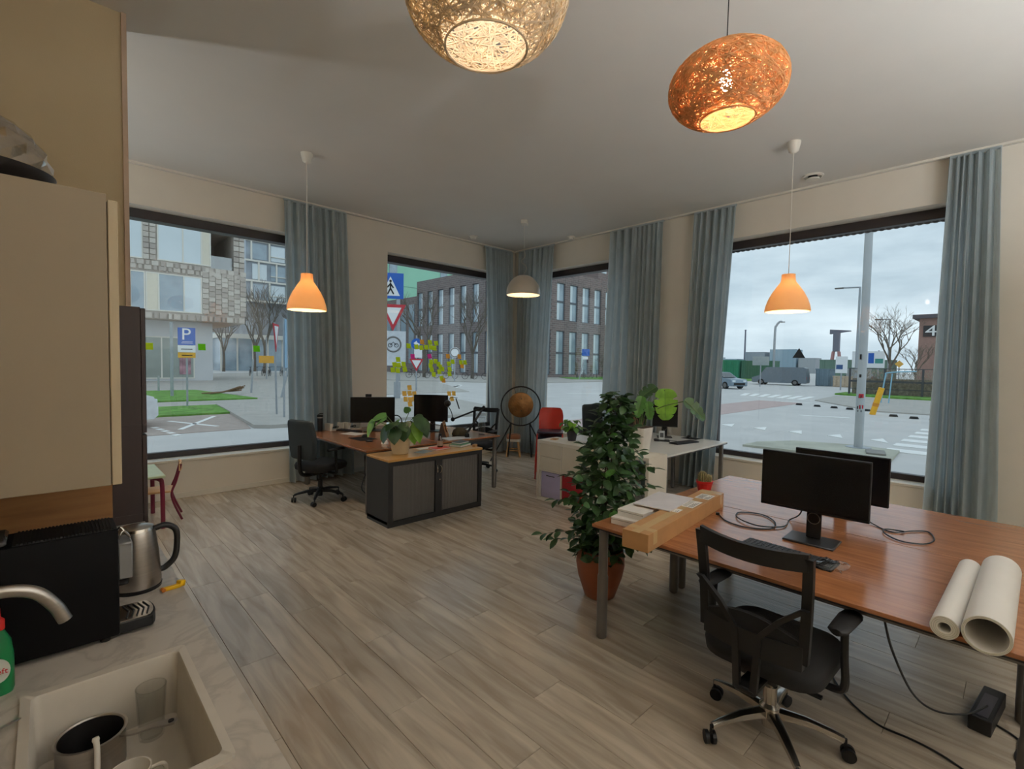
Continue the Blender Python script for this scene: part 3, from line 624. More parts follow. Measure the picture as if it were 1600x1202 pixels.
# ------------------------------------------------------------------ outside: vehicles
def car(name, label, loc, rz, L, Wd, Hh, paint, van=False):
    e = thing(name, label, 'van' if van else 'car', loc, rz); m_win = M('car_glass', S(40, 48, 54), 0.1, spec=1.0); hl = L/2
    side = [(-hl, 0.35), (-hl, 1.0 if van else 0.85), (-hl+0.12, Hh*0.95 if van else 1.0), (-hl+0.35 if van else -hl+0.7, Hh), (hl-1.5 if van else hl-2.0, Hh), (hl-0.75 if van else hl-1.15, 1.05 if van else 0.95), (hl-0.1, 0.85), (hl, 0.6), (hl, 0.35), (hl-0.1, 0.25), (-hl+0.1, 0.25)]
    MB().skin([[V(x_, s*(Wd/2-(0.10 if z_ > 1.05 else 0.0)), z_) for x_, z_ in side] for s in (-1, 1)]).build('body', paint, e, smooth=20)
    zt = Hh-0.14; zb = 1.12 if van else 0.95
    for s in (-1, 1):
        MB().skin([[V(x_, s*(Wd/2-0.10+d), z_) for x_, z_ in ((-hl+(0.5 if van else 0.75), zb), (hl-(1.05 if van else 1.4), zb), (hl-(1.6 if van else 2.05), zt), (-hl+(0.55 if van else 0.95), zt))] for d in (-0.01, 0.055 if False else 0.012)]).build('side_window', m_win, e, smooth=0)
        for xw in (-hl*0.60, hl*0.64):
            wl = MB().cyl((xw, s*(Wd/2-0.17), 0.32), (xw, s*(Wd/2+0.015), 0.32), 0.32, n=20).build('wheel', m_black, e); MB().cyl((xw, s*(Wd/2+0.005), 0.32), (xw, s*(Wd/2+0.022), 0.32), 0.19, n=14).build('hubcap', m_grey, wl)
        MB().box((hl-0.03, s*(Wd/2-0.28), 0.70), (0.08, 0.34, 0.16), None, 0.02).build('headlight', m_bglass2, e); MB().box((-hl+0.02, s*(Wd/2-0.16), 0.85), (0.07, 0.16, 0.30), None, 0.02).build('tail_light', M('tail_red', S(170, 40, 36), 0.3), e)
    x0, x1, z0_, z1_ = (hl-0.77, hl-1.47, 1.1, Hh-0.05) if van else (hl-1.17, hl-1.97, 1.0, Hh-0.04)
    MB().skin([[V(x_+0.02, s*(Wd/2-0.18), z_+0.012) for x_, z_ in ((x0, z0_), (x0+0.012, z0_), (x1+0.012, z1_), (x1, z1_))] for s in (-1, 1)]).build('windscreen', m_win, e, smooth=0)
    MB().box((hl+0.005, 0, 0.45), (0.05, Wd*0.7, 0.2), None, 0.02).build('grille', m_black, e); return e
car('delivery_van', 'grey delivery van parked across the junction', (60.4, 19.1, G), PI/2+0.1, 5.5, 2.0, 2.02, M('van_grey', S(112, 122, 130), 0.35, 0.3), True)
car('parked_car', 'silver car half hidden by the blue curtain at the junction', (44.5, 18.95, G), -2.0, 4.2, 1.75, 1.45, M('car_silver', S(132, 150, 164), 0.3, 0.4)); car('parked_car', 'black car half hidden behind the hedge', (77, 15.3, G), 1.4, 4.4, 1.75, 1.45, M('car_black', S(40, 44, 50), 0.25, 0.3))
car('parked_car', 'white car parked in the bay beside the brown cupboard edge', (-0.05, 16.8, G), 0.06, 4.3, 1.8, 1.55, M('car_white', S(222, 226, 230), 0.25))

# ------------------------------------------------------------------ outside: posts, signs, lamps
m_post = M('galvanised_post', S(164, 170, 176), 0.5, 0.3); m_blue = M('sign_blue', S(30, 96, 190), 0.5, var=0.03); m_sred = M('sign_red', S(196, 48, 62), 0.5); m_swh = M('sign_white', S(236, 238, 240), 0.5, var=0.02)
def facing(loc): return math.atan2(-loc[0], loc[1])  # board normal -y turned to the room
def post(name, label, loc, hgt, r=0.035, tilt=(0, 0), cat='sign', rz=None):
    e = thing(name, label, cat, (loc[0], loc[1], G), facing(loc) if rz is None else rz); MB().cyl((0, 0, 0), (tilt[0], tilt[1], hgt), r, n=10).build('post', m_post, e); return e
def board(e, w, h_, zc, mat, x=0.0, d=0.03, y=-0.05, name='board'): return MB().b2((x-w/2, y-d, zc-h_/2), (x+w/2, y, zc+h_/2), 0.004).build(name, mat, e, smooth=0)
ps_ = post('parking_sign', 'blue parking sign with yellow plate on the lawn strip', (3.86, 22.0), 3.05)
bd = board(ps_, 0.56, 0.66, 2.72, m_blue); text('lettering', 'P', 0.62, m_swh, bd, (-0.02, -0.085, 2.78), (PI/2, 0, 0), 0.004)
for k in range(2): MB().b2((-0.17+0.03*k, -0.084, 2.46+0.05*k), (0.19, -0.0805, 2.475+0.05*k)).build('line', m_swh, bd, smooth=0)
bd = board(ps_, 0.56, 0.26, 2.25, m_swh); MB().b2((-0.18, -0.084, 2.22), (0.18, -0.0805, 2.25)).build('line', m_black, bd, smooth=0); bd = board(ps_, 0.56, 0.20, 2.01, M('sign_yellow', S(236, 178, 62), 0.5)); MB().b2((-0.16, -0.084, 1.99), (0.18, -0.0805, 2.02)).build('line', m_black, bd, smooth=0)
post('thin_post', 'bare grey post beside the blue parking sign', (4.30, 28.0), 3.6, 0.07, cat='post')
for i, (x_, y_, t_) in enumerate(((3.4, 33.2, 0.0), (4.4, 32.6, 0.0), (8.2, 29.6, 0.1), (8.4, 25.4, 0.35))): post('garden_stake', ['short stake at the back of the lawn near the shop window', 'short stake at the back of the lawn below the parking sign', 'thin upright stake at the lawn end', 'leaning stake at the lawn corner'][i], (x_, y_), [1.1, 0.9, 1.9, 1.6][i], 0.05, (t_, 0), 'stake')
e = post('give_way_sign', 'slanting post with red and white sign near the blue curtain', (5.48, 17.0), 3.1, 0.03, (-0.28, 0), rz=1.05); MB().prism([(-0.40, 0.0), (0.40, 0.0), (0.0, -0.9)], 0.03, 0.05, Matrix.Translation((-0.27, 0, 3.05)) @ Matrix.Rotation(PI/2, 4, 'X')).build('board', m_sred, e, smooth=0); MB().prism([(-0.27, -0.07), (0.27, -0.07), (0.0, -0.70)], 0.051, 0.056, Matrix.Translation((-0.27, 0, 3.05)) @ Matrix.Rotation(PI/2, 4, 'X')).build('panel', m_swh, e, smooth=0)
e = post('crossing_sign', 'post with pale blue crossing sign seen from the side', (5.36, 15.95), 3.2, 0.03, (0, 0), rz=1.15); board(e, 0.6, 1.5, 2.4, M('sign_paleblue', S(150, 186, 214), 0.5))
e = post('yellow_route_sign', 'post with small yellow route sign behind the forecourt', (15.2, 50), 4.0, 0.06); board(e, 1.3, 0.7, 1.9, M('route_yellow', S(236, 176, 60), 0.5)); 
sa = post('crossing_sign', 'post with blue pedestrian and give-way signs beside the wall edge', (12.55, 21.4), 6.2, 0.07)
bd = board(sa, 1.25, 1.25, 5.6, m_blue, -0.35); MB().prism([(-0.45, -0.48), (0.45, -0.48), (0.0, 0.45)], 0.0, 0.004, Matrix.Translation((-0.35, -0.0815, 5.6)) @ Matrix.Rotation(PI/2, 4, 'X')).build('triangle', m_swh, bd, smooth=0)
fg = MB(); 
for p, q in (((0, 0.15), (0.0, -0.12)), ((0, -0.12), (-0.14, -0.42)), ((0, -0.12), (0.15, -0.40)), ((0, 0.1), (-0.15, -0.08)), ((0, 0.1), (0.14, -0.10))): fg.tube([(-0.35+p[0], -0.088, 5.6+p[1]), (-0.35+q[0], -0.088, 5.6+q[1])], 0.035, 6)
fg.sph((-0.35, -0.088, 5.83), 0.06); fg.build('figure', m_black, bd)
tri = MB().prism([(-0.62, 0.55), (0.62, 0.55), (0.0, -0.75)], 0, 0.03, Matrix.Translation((-0.22, -0.05, 4.15)) @ Matrix.Rotation(PI/2, 4, 'X')).build('give_way_board', m_sred, sa, smooth=0); MB().prism([(-0.40, 0.40), (0.40, 0.40), (0.0, -0.44)], 0.031, 0.036, Matrix.Translation((-0.22, -0.05, 4.15)) @ Matrix.Rotation(PI/2, 4, 'X')).build('panel', m_swh, tri, smooth=0)
bd = board(sa, 1.1, 1.7, 2.55, M('sign_pale', S(206, 212, 220), 0.5), -0.15); MB().tube([V(-0.2+0.36*math.cos(a), -0.085, 2.75+0.36*math.sin(a)) for a in [2*PI*k/24 for k in range(24)]], 0.04, 5, closed=True).build('ring', m_grey, bd)
wh = MB()
for s in (-1, 1): wh.tube([V(-0.2+s*0.15+0.09*math.cos(a), -0.085, 2.70+0.09*math.sin(a)) for a in [2*PI*k/14 for k in range(14)]], 0.015, 5, closed=True)
wh.tube([(-0.35, -0.085, 2.70), (-0.2, -0.085, 2.86), (-0.05, -0.085, 2.70)], 0.015, 5); wh.build('bicycle_symbol', m_black, bd)
MB().cyl((0, 0, 0), (0, 0, 0.9), 0.16, n=14).build('post_base', m_post, sa)
sb_ = post('direction_sign', 'post with blue arrow disc above a small give-way sign', (17.16, 26.9), 3.6, 0.05); d_ = MB().lathe([(0, 0), (0.35, 0), (0.35, 0.03), (0, 0.03)], 24, (0, -0.05, 3.05), Matrix.Rotation(PI/2, 3, 'X')).build('disc', m_blue, sb_)
MB().prism([(-0.20, 0.05), (0.02, 0.22), (0.02, 0.11), (0.20, 0.0), (0.16, -0.10), (0.02, -0.02), (0.02, -0.12)], 0, 0.006, Matrix.Translation((0, -0.082, 3.05)) @ Matrix.Rotation(PI/2, 4, 'X')).build('arrow', m_swh, d_, smooth=0); board(sb_, 0.5, 0.55, 2.45, m_swh, 0.1)
tri = MB().prism([(-0.45, 0.35), (0.45, 0.35), (0.0, -0.45)], 0, 0.03, Matrix.Translation((0, -0.05, 1.75)) @ Matrix.Rotation(PI/2, 4, 'X')).build('give_way_board', m_sred, sb_, smooth=0); MB().prism([(-0.29, 0.26), (0.29, 0.26), (0.0, -0.26)], 0.031, 0.036, Matrix.Translation((0, -0.05, 1.75)) @ Matrix.Rotation(PI/2, 4, 'X')).build('panel', m_swh, tri, smooth=0)
rs = post('round_sign', 'round grey road sign before the brick building', (29, 38.6), 3.0, 0.06); MB().lathe([(0, 0), (0.5, 0), (0.5, 0.03), (0, 0.03)], 24, (0, -0.05, 2.9), Matrix.Rotation(PI/2, 3, 'X')).build('disc', m_swh, rs); MB().tube([V(0.42*math.cos(a), -0.085, 2.9+0.42*math.sin(a)) for a in [2*PI*k/24 for k in range(24)]], 0.05, 5, closed=True).build('rim', m_grey, rs)
bs = post('cycle_sign', 'slanting post with blue and white sign before the bicycle rack', (48.5, 38.6), 3.6, 0.07, (0.75, 0)); board(bs, 0.95, 0.85, 3.45, m_blue, 0.75); board(bs, 0.7, 0.35, 2.75, m_swh, 0.70)
def street_lamp(label, loc, hgt, arm, r=0.08, curved=False):
    e = thing('street_lamp', label, 'street lamp', (loc[0], loc[1], G), facing(loc))
    if curved: MB().tube(spline([(0, 0, 0), (0, 0, hgt*0.82), (arm*0.15, 0, hgt*0.94), (arm*0.5, 0, hgt), (arm*0.8, 0, hgt)], 6), r, 8).build('mast', m_post, e)
    else:
        MB().tube([(0, 0, 0), (0, 0, hgt)], [r, r*0.6], 10).build('mast', m_post, e); MB().tube([(0, 0, hgt-0.03), (arm*0.8, 0, hgt)], r*0.5, 8).build('arm', m_post, e)
    MB().box((arm*0.92, 0, hgt-0.02), (abs(arm)*0.42, 0.28, 0.12), None, 0.04).build('lamp_head', m_grey, e); return e
street_lamp('tall street lamp with straight arm left of the big mast', (50, 9.88), 8.9, -1.6, 0.13); street_lamp('far street lamp with curved top above the grey van', (70, 23.0), 8.0, 1.0, 0.14, True); street_lamp('slim street lamp behind the bare tree', (66, 10.2), 7.4, -1.2, 0.09); street_lamp('pale street lamp behind the blue crossing sign', (24.5, 41.5), 8.3, 0.0001-0.9, 0.14); street_lamp('street lamp cut off by the blue curtain', (30, 1.55), 7.9, -1.0, 0.09)
mast = thing('traffic_mast', 'thick grey mast with stickers outside the wide window', 'mast', (13.95, 2.645, G)); MB().tube([(0, 0, 0), (0.05, 0.0, 4.0), (0.10, 0.0, 14.0)], [0.092, 0.084, 0.062], 20).build('mast', M('mast_grey', S(184, 188, 190), 0.55, var=0.08, scale=2), mast); MB().cyl((0, 0, 0), (0, 0, 0.06), 0.26, n=20).build('base_plate', m_post, mast)
for a, z_, w_, h_, mt in ((3.4, 1.28, 0.16, 0.15, m_sred), (3.15, 1.26, 0.10, 0.11, m_black), (3.5, 1.02, 0.14, 0.14, m_sred), (3.0, 1.0, 0.12, 0.12, m_black), (3.3, 0.62, 0.10, 0.12, m_swh), (2.9, 2.2, 0.06, 0.2, m_black), (3.0, 1.75, 0.07, 0.12, m_black), (3.2, 0.92, 0.13, 0.07, m_black)):
    MB().box((0.02+0.091*math.cos(a), 0.091*math.sin(a), z_), (0.008, w_*0.6, h_*0.6), (0, 0, a)).build('sticker', mt, mast, smooth=0)
tag(MB().box((13.3, 2.2, G+0.07), (0.6, 0.35, 0.04), (0, 0, 0.2), 0.01).build('manhole_lid', m_kerb), 'flat grey cover plate at the foot of the mast', 'cover')
yb = thing('yellow_bollard', 'tilted yellow plastic bollard on the traffic island', 'bollard', (25.3, 4.36, G), 0); MB().tube([(0, 0, 0), (0.0, -0.28, 1.15)], 0.11, 14).build('post', M('bollard_yellow', S(240, 178, 40), 0.5), yb); MB().tube([(0, -0.09, 0.36), (0, -0.12, 0.50)], 0.115, 14).build('band', M('bollard_orange', S(214, 140, 40), 0.5), yb)
bf = thing('blue_bicycle_stand', 'bent light blue metal stand above the yellow bollard', 'stand', (34, 5.5, G), facing((34, 5.5))); MB().tube(spline([(0, 0, 0), (0.15, 0, 1.5), (0.3, 0, 1.75), (1.5, 0, 1.85)], 5), 0.035, 8).build('tube', M('stand_blue', S(140, 190, 212), 0.5), bf); MB().tube([(0.35, 0, 0.0), (0.45, 0, 1.7)], 0.03, 8).build('brace', MATS['stand_blue'], bf)
bl = thing('info_billboard', 'white and teal information billboard behind the mast', 'billboard', (65, 11.8, G), facing((65, 11.8)))
for s in (-0.9, 0.9): MB().cyl((s, 0.05, 0), (s, 0.05, 4.0), 0.08, n=8).build('post', m_post, bl)
bd = board(bl, 2.9, 1.8, 3.0, m_swh); MB().b2((0.0, -0.09, 2.6), (0.5, -0.081, 3.7)).build('panel', m_blue, bd, smooth=0); MB().b2((0.6, -0.09, 2.6), (1.3, -0.081, 3.1)).build('panel', M('panel_teal', S(70, 150, 140), 0.5), bd, smooth=0)
b2_ = post('info_board', 'small white board beside the tall street lamp', (52, 11.4), 2.9, 0.06); board(b2_, 0.9, 1.5, 2.3, m_swh); MB().b2((-0.4, -0.09, 1.9), (0.1, -0.081, 2.3)).build('panel', M('panel_blue', S(60, 92, 140), 0.5), b2_.children[1], smooth=0)
ns = post('name_sign', 'small grey sign board before the grey van', (52, 18.3), 3.1, 0.05); board(ns, 1.5, 0.9, 2.6, M('sign_back', S(150, 160, 160), 0.6)); ws_ = post('warning_sign', 'dark triangle warning sign behind the van roof', (88, 25.2), 4.6, 0.07); MB().prism([(-0.9, -0.6), (0.9, -0.6), (0.0, 1.0)], 0, 0.05, Matrix.Translation((0, -0.06, 4.2)) @ Matrix.Rotation(PI/2, 4, 'X')).build('board', m_black, ws_, smooth=0)
yd = post('yellow_diamond_sign', 'yellow diamond priority sign below the bare tree', (60, 8.4), 2.7, 0.05); MB().box((0, -0.07, 2.5), (0.5, 0.04, 0.5), (0, PI/4, 0)).build('board', M('diamond_yellow', S(220, 170, 80), 0.6), yd, smooth=0)
ch = thing('far_chimney', 'thin grey chimney on the harbour horizon', 'chimney', (230, 88, G)); MB().tube([(0, 0, 0), (0, 0, zz(18.5))], [0.45, 0.3], 10).build('stack', m_crane, ch); MB().tube([(0, 0, zz(18.5)), (0, 0, zz(18.9))], 0.4, 10).build('cap', m_crane, ch)

# ------------------------------------------------------------------ outside: trees, hedge, bicycles
m_bark = M('winter_bark', S(110, 102, 92), 0.95, var=0.2, scale=3)
def bare_tree(label, loc, hgt, seed, spread=0.55, levels=5, r0=None, trunk=0.28):
    e = thing('bare_tree', label, 'tree', (loc[0], loc[1], G)); rnd = random.Random(seed); mb = MB(); tr = MB(); r0 = r0 or hgt*0.016
    def grow(p, d, L, r, lev):
        q = p+d*L; mid = p+d*L*0.5+V(rnd.uniform(-1, 1), rnd.uniform(-1, 1), 0)*L*0.06
        mb.tube([p, mid, q], [r, r*0.85, r*0.68], 5 if lev > 2 else 3, False)
        if lev == 0: return
        for k in range(rnd.choice((2, 3, 3)) if lev > 1 else 3):
            a = rnd.uniform(0, 2*PI); nd = (d+V(math.cos(a), math.sin(a), rnd.uniform(-0.15, 0.5))*spread*rnd.uniform(0.6, 1.2)).normalized()
            grow(p+d*L*rnd.uniform(0.65, 1.0), nd, L*rnd.uniform(0.62, 0.82), r*rnd.uniform(0.5, 0.68), lev-1)
    tl = hgt*trunk; tr.tube([(0, 0, 0), (0.02*hgt*0.2, 0, tl*0.6), (0, 0, tl)], [r0*1.25, r0, r0*0.9], 8); tr.build('trunk', m_bark, e)
    for k in range(4):
        a = 2*PI*k/4+rnd.random(); grow(V(0, 0, tl*rnd.uniform(0.85, 1.0)), V(math.cos(a)*spread*0.7, math.sin(a)*spread*0.7, 1).normalized(), hgt*0.24, r0*0.66, levels-1)
    mb.build('branches', m_bark, e, smooth=0, fix=False)
bare_tree('wide bare tree in front of the number 48 warehouse', (60, 9.1), 8.6, 3, 0.6, 6); bare_tree('small bare tree right beside the warehouse corner', (64, 7.6), 5.5, 14, 0.6, 5); bare_tree('bare street tree before the glass tower', (21.7, 72), 14, 5, 0.5, 5); bare_tree('slim bare street tree under the overhang corner', (19.0, 82), 11, 7, 0.45, 5); bare_tree('slim bare street tree far behind the yellow route sign', (23.5, 83), 12, 8, 0.5, 5); bare_tree('bare street tree beside the red slanting post', (27.5, 76), 12, 18, 0.5, 5)
bare_tree('broad bare tree before the left part of the brick building', (33, 50), 11.5, 10, 0.55, 6); bare_tree('broad bare tree before the middle of the brick building', (36, 44.5), 11, 11, 0.6, 6); bare_tree('small bare shrub tree by the bicycles at the brick building', (57, 41), 4.0, 21, 0.7, 5)
hd = thing('winter_hedge', 'bare brown winter hedge behind a low fence', 'hedge', (44, 0.4, G)); rnd = random.Random(2); hm = MB()
for i in range(3400):
    p = V(rnd.uniform(-0.9, 0.9), rnd.uniform(-8.2, 8.4), rnd.uniform(0.05, 1.0)**0.8*1.75); d = V(rnd.gauss(0, 0.5), rnd.gauss(0, 0.5), 0.7).normalized(); L = rnd.uniform(0.2, 0.5); hm.tube([p, p+d*L], [0.014, 0.006], 3, False)
ht = hm.build('twigs', M('hedge_twig', S(160, 148, 134), 0.95, var=0.3, scale=1), hd, smooth=0, fix=False); ht['kind'] = 'stuff'
MB().b2((-0.55, -8.3, 0), (0.55, 8.4, 1.25)).build('core', M('hedge_core', S(132, 122, 110), 1.0, var=0.4, scale=5, bump=1.0, bscale=12), hd, smooth=0)
fe = thing('low_fence', 'dark low rail fence along the hedge', 'fence', (42.75, 0.4, G))
for z_ in (1.0, 1.95, 0.5): MB().b2((-0.03, -8.2, z_), (0.03, 8.4, z_+(0.14 if z_ == 1.0 else 0.05))).build('rail', M('fence_dark', S(70, 72, 78), 0.6), fe, smooth=0)
for k in range(9): MB().b2((-0.06, -8.2+k*2.07, 0), (0.06, -8.08+k*2.07, 2.0)).build('post', MATS['fence_dark'], fe, smooth=0)
def bicycle(loc, rz, label, group, first=[None]):
    if first[0] is not None: return dup(first[0], (loc[0], loc[1], G+loc[2]), rz, label, group)
    e = thing('bicycle', label, 'bicycle', (loc[0], loc[1], G+loc[2]), rz, group); first[0] = e; m_fr = M('bicycle_frame', S(70, 66, 72), 0.5, var=0.3)
    for x_ in (-0.52, 0.52):
        w = MB().tube([V(x_+0.34*math.cos(a), 0, 0.36+0.34*math.sin(a)) for a in [2*PI*k/18 for k in range(18)]], 0.022, 5, closed=True).build('wheel', m_black, e); s = MB()
        for k in range(6): a = PI*k/6; s.tube([(x_-0.33*math.cos(a), 0, 0.36-0.33*math.sin(a)), (x_+0.33*math.cos(a), 0, 0.36+0.33*math.sin(a))], 0.005, 3, False)
        s.build('spokes', m_grey, w, smooth=0)
    f = MB()
    for p, q in (((-0.52, 0, 0.36), (-0.10, 0, 0.34)), ((-0.52, 0, 0.36), (-0.20, 0, 0.80)), ((-0.10, 0, 0.34), (-0.22, 0, 0.92)), ((-0.10, 0, 0.34), (0.36, 0, 0.82)), ((-0.20, 0, 0.78), (0.36, 0, 0.84)), ((0.34, 0, 1.02), (0.52, 0, 0.36))): f.tube([p, q], 0.020, 5)
    f.build('frame', m_fr, e); MB().box((-0.23, 0, 0.95), (0.24, 0.14, 0.06), None, 0.02).build('saddle', m_black, e); MB().tube([(0.22, -0.28, 1.05), (0.34, -0.12, 1.05), (0.34, 0.12, 1.05), (0.22, 0.28, 1.05)], 0.014, 5).build('handlebar', m_black, e); return e
for i in range(9): bicycle((16.6+i*0.5, 60-i*0.5, 0.03), 1.1+0.2*(i % 3), 'parked bicycle below the glass tower, %s in the row from the apartment house' % ORD[i], 'bicycles below the tower')
for i in range(6): bicycle((30.5+i*1.25, 48.5-i*1.9, 0.08), -0.9+0.35*(i % 2), 'parked bicycle before the brick building behind the notes, %s from the wall edge' % ORD[i], 'bicycles behind the notes')
for i in range(8): bicycle((51.8+i*1.05, 41.6-i*0.3, 0.12), 0.6+0.3*(i % 3), 'parked bicycle on the lawn beyond the narrow window, %s from the gong side' % ORD[i], 'bicycles on the lawn')
fp = thing('far_pavilion', 'pale low pavilion behind the street trees', 'pavilion', (19.8, 87.5, G)); MB().b2((0, 0, 0), (14, 6, 5.2)).build('wall', m_bglass, fp, smooth=0); MB().b2((-0.5, -0.8, 5.2), (14.5, 6.5, 5.9)).build('roof', m_white, fp, smooth=0)
for k in range(7): MB().b2((k*2.3, -0.08, 0), (k*2.3+0.25, 0.0, 5.2)).build('mullion', m_white, fp, smooth=0)
fr2 = thing('far_houses', 'grey row of houses closing the street behind the trees', 'building', (10, 135, G)); MB().b2((0, 0, 0), (48, 12, 11)).build('wall', M('far_wall', S(150, 142, 140), 0.9, var=0.15, scale=0.3), fr2, smooth=0)
for k in range(11): MB().b2((2+k*4.1, -0.08, 2.0), (4.0+k*4.1, 0.02, 4.2)).build('window', m_bglass2, fr2, smooth=0); MB().b2((2+k*4.1, -0.08, 6.0), (4.0+k*4.1, 0.02, 8.2)).build('window', m_bglass2, fr2, smooth=0)
log = thing('fallen_branch', 'brown fallen branch pile at the lawn end', 'branch', (6.6, 28.5, G+0.08)); rnd = random.Random(6)
for k in range(7): MB().tube(spline([(rnd.uniform(-1.0, -0.5), rnd.uniform(-.3, .3), 0.05), (0, rnd.uniform(-.3, .3), 0.10), (rnd.uniform(0.5, 1.1), rnd.uniform(-.3, .3), rnd.uniform(0.1, 0.5))], 4), 0.03, 5).build('stick', M('branch_brown', S(126, 100, 76), 0.95), log)

# ------------------------------------------------------------------ sticky notes on the window glass
note_mesh = {}
def note(col, u, z, wall, label, group, tilt=0.0, w=0.075, curl=0.02):
    mt = M('note_%s' % col, {'lime': S(206, 222, 40), 'pink': S(236, 64, 150), 'orange': S(246, 166, 66), 'green': S(120, 214, 30), 'amber': S(244, 184, 84)}[col], 0.6, var=0.05, transl=0.6)
    key = (col, w)
    if key not in note_mesh: note_mesh[key] = MB().grid(lambda a, b: V((a-0.5)*w, -curl*(1-b)**2, (b-1)*w), 3, 4).mesh('sticky_note', 60, False); note_mesh[key].materials.append(mt)
    o = put('sticky_note', note_mesh[key], None, None, (u, YB+0.2335, z), (0, tilt, 0)); return tag(o, label, 'sticky note', group)
random.seed(9)
NOTES = (('orange', [(4.85, 2.15)], 'orange note above the row of lime notes'), ('lime', [(5.02, 2.15), (5.15, 2.14)], 'lime note beside the topmost orange note'),
         ('lime', [(4.58, 2.07), (4.73, 2.06), (4.83, 2.05), (4.94, 2.06), (5.04, 2.06), (5.12, 2.05)], 'lime note in the upper row on the window'),
         ('pink', [(4.66, 1.89)], 'pink note below the lime row, nearer the wall edge'), ('pink', [(5.01, 1.90)], 'pink note below the lime row, further from the wall edge'),
         ('orange', [(5.42, 1.91)], 'square orange note, nearer the pink notes'), ('orange', [(5.69, 1.91)], 'square orange note, nearer the corner curtain'),
         ('lime', [(4.37, 1.83), (4.30, 1.74), (4.38, 1.73), (4.48, 1.75), (4.27, 1.65), (4.37, 1.64), (4.50, 1.66)], 'lime note in the cluster over the crossing sign post'),
         ('lime', [(5.05, 1.80), (5.15, 1.81), (5.04, 1.73), (5.21, 1.76), (5.25, 1.71), (5.06, 1.66), (5.30, 1.67), (5.23, 1.62), (5.11, 1.57)], 'lime note in the middle cluster under the pink note'),
         ('lime', [(5.44, 1.77), (5.53, 1.81), (5.46, 1.67), (5.46, 1.58)], 'lime note in the column under the first square orange note'),
         ('lime', [(5.73, 1.80), (5.82, 1.80)], 'lime note under the orange note by the curtain'), ('orange', [(5.76, 1.73)], 'orange note under two lime notes by the curtain'), ('orange', [(5.33, 1.46)], 'single orange note below all lime notes'), ('lime', [(5.28, 1.50)], 'single lime note overlapping the lowest orange note'),
         ('amber', [(4.60, 1.34), (4.50, 1.24), (4.60, 1.24), (4.70, 1.23), (4.53, 1.14), (4.62, 1.13), (4.70, 1.14), (4.61, 1.05)], 'amber note in the low cluster between the two left monitors'), ('amber', [(5.46, 1.21), (5.57, 1.21), (5.52, 1.11)], 'amber note in the low trio beside the curved monitor'))
for col, pts, lab in NOTES:
    for q, (u, z) in enumerate(sorted(pts, key=lambda t: (-round(t[1], 1), t[0]))): note(col, u, z, 'x', lab+(', %s row-wise from top' % ORD[q] if len(pts) > 1 else ''), lab.replace('note ', 'notes ', 1) if len(pts) > 1 else None, random.uniform(-0.12, 0.12), 0.085)
note('lime', 0.91, 1.93, 'x', 'lime note on the window beside the dark cupboard', None, 0, 0.085); note('green', 1.47, 1.94, 'x', 'green note on the window right of the parking sign', None, 0, 0.085); note('green', 2.13, 1.94, 'x', 'green note on the window near the slanting posts', None, 0, 0.085)
# ------------------------------------------------------------------ kitchen
ZW = 0.92
m_marble = None
def marble():
    m = M('worktop_marble', S(188, 180, 170), 0.35, var=0.05, scale=4, stretch=(1, 1, 1))
    t = m.node_tree; p = t.nodes['Principled BSDF']; lk = [l for l in t.links if l.to_socket == p.inputs['Base Color']][0]; src = lk.from_socket
    tc = t.nodes.new('ShaderNodeTexCoord'); n = t.nodes.new('ShaderNodeTexNoise'); n.inputs['Scale'].default_value = 5.5; n.inputs['Detail'].default_value = 8; n.inputs['Distortion'].default_value = 1.6
    r = t.nodes.new('ShaderNodeValToRGB'); r.color_ramp.elements[0].position = 0.44; r.color_ramp.elements[0].color = (0, 0, 0, 1); r.color_ramp.elements[1].position = 0.60; r.color_ramp.elements[1].color = (0, 0, 0, 1)
    e = r.color_ramp.elements.new(0.52); e.color = (1, 1, 1, 1)
    mx = t.nodes.new('ShaderNodeMixRGB'); mx.inputs[2].default_value = S(132, 124, 116)
    mu = t.nodes.new('ShaderNodeMath'); mu.operation = 'MULTIPLY'; mu.inputs[1].default_value = 0.35
    t.links.new(tc.outputs['Object'], n.inputs['Vector']); t.links.new(n.outputs['Fac'], r.inputs[0]); t.links.new(r.outputs[0], mu.inputs[0]); t.links.new(mu.outputs[0], mx.inputs[0])
    t.links.new(src, mx.inputs[1]); t.links.new(mx.outputs[0], p.inputs['Base Color']); return m
m_marble = marble()
SX0, SX1, SY0, SY1 = -0.060, 0.272, 1.095, 1.632      # sink outline
wt = MB()
wt.b2((XL, 0.30, ZW-0.04), (0.345, SY0+0.01, ZW)); wt.b2((XL, SY1-0.01, ZW-0.04), (0.345, 3.04, ZW))
wt.b2((XL, SY0+0.01, ZW-0.04), (SX0+0.01, SY1-0.01, ZW)); wt.b2((SX1-0.01, SY0+0.01, ZW-0.04), (0.345, SY1-0.01, ZW))
tag(wt.build('worktop', m_marble, smooth=0), 'grey marbled kitchen worktop around the white sink', 'worktop')
m_cab = M('cabinet_front', S(206, 186, 152), 0.55, var=0.02)
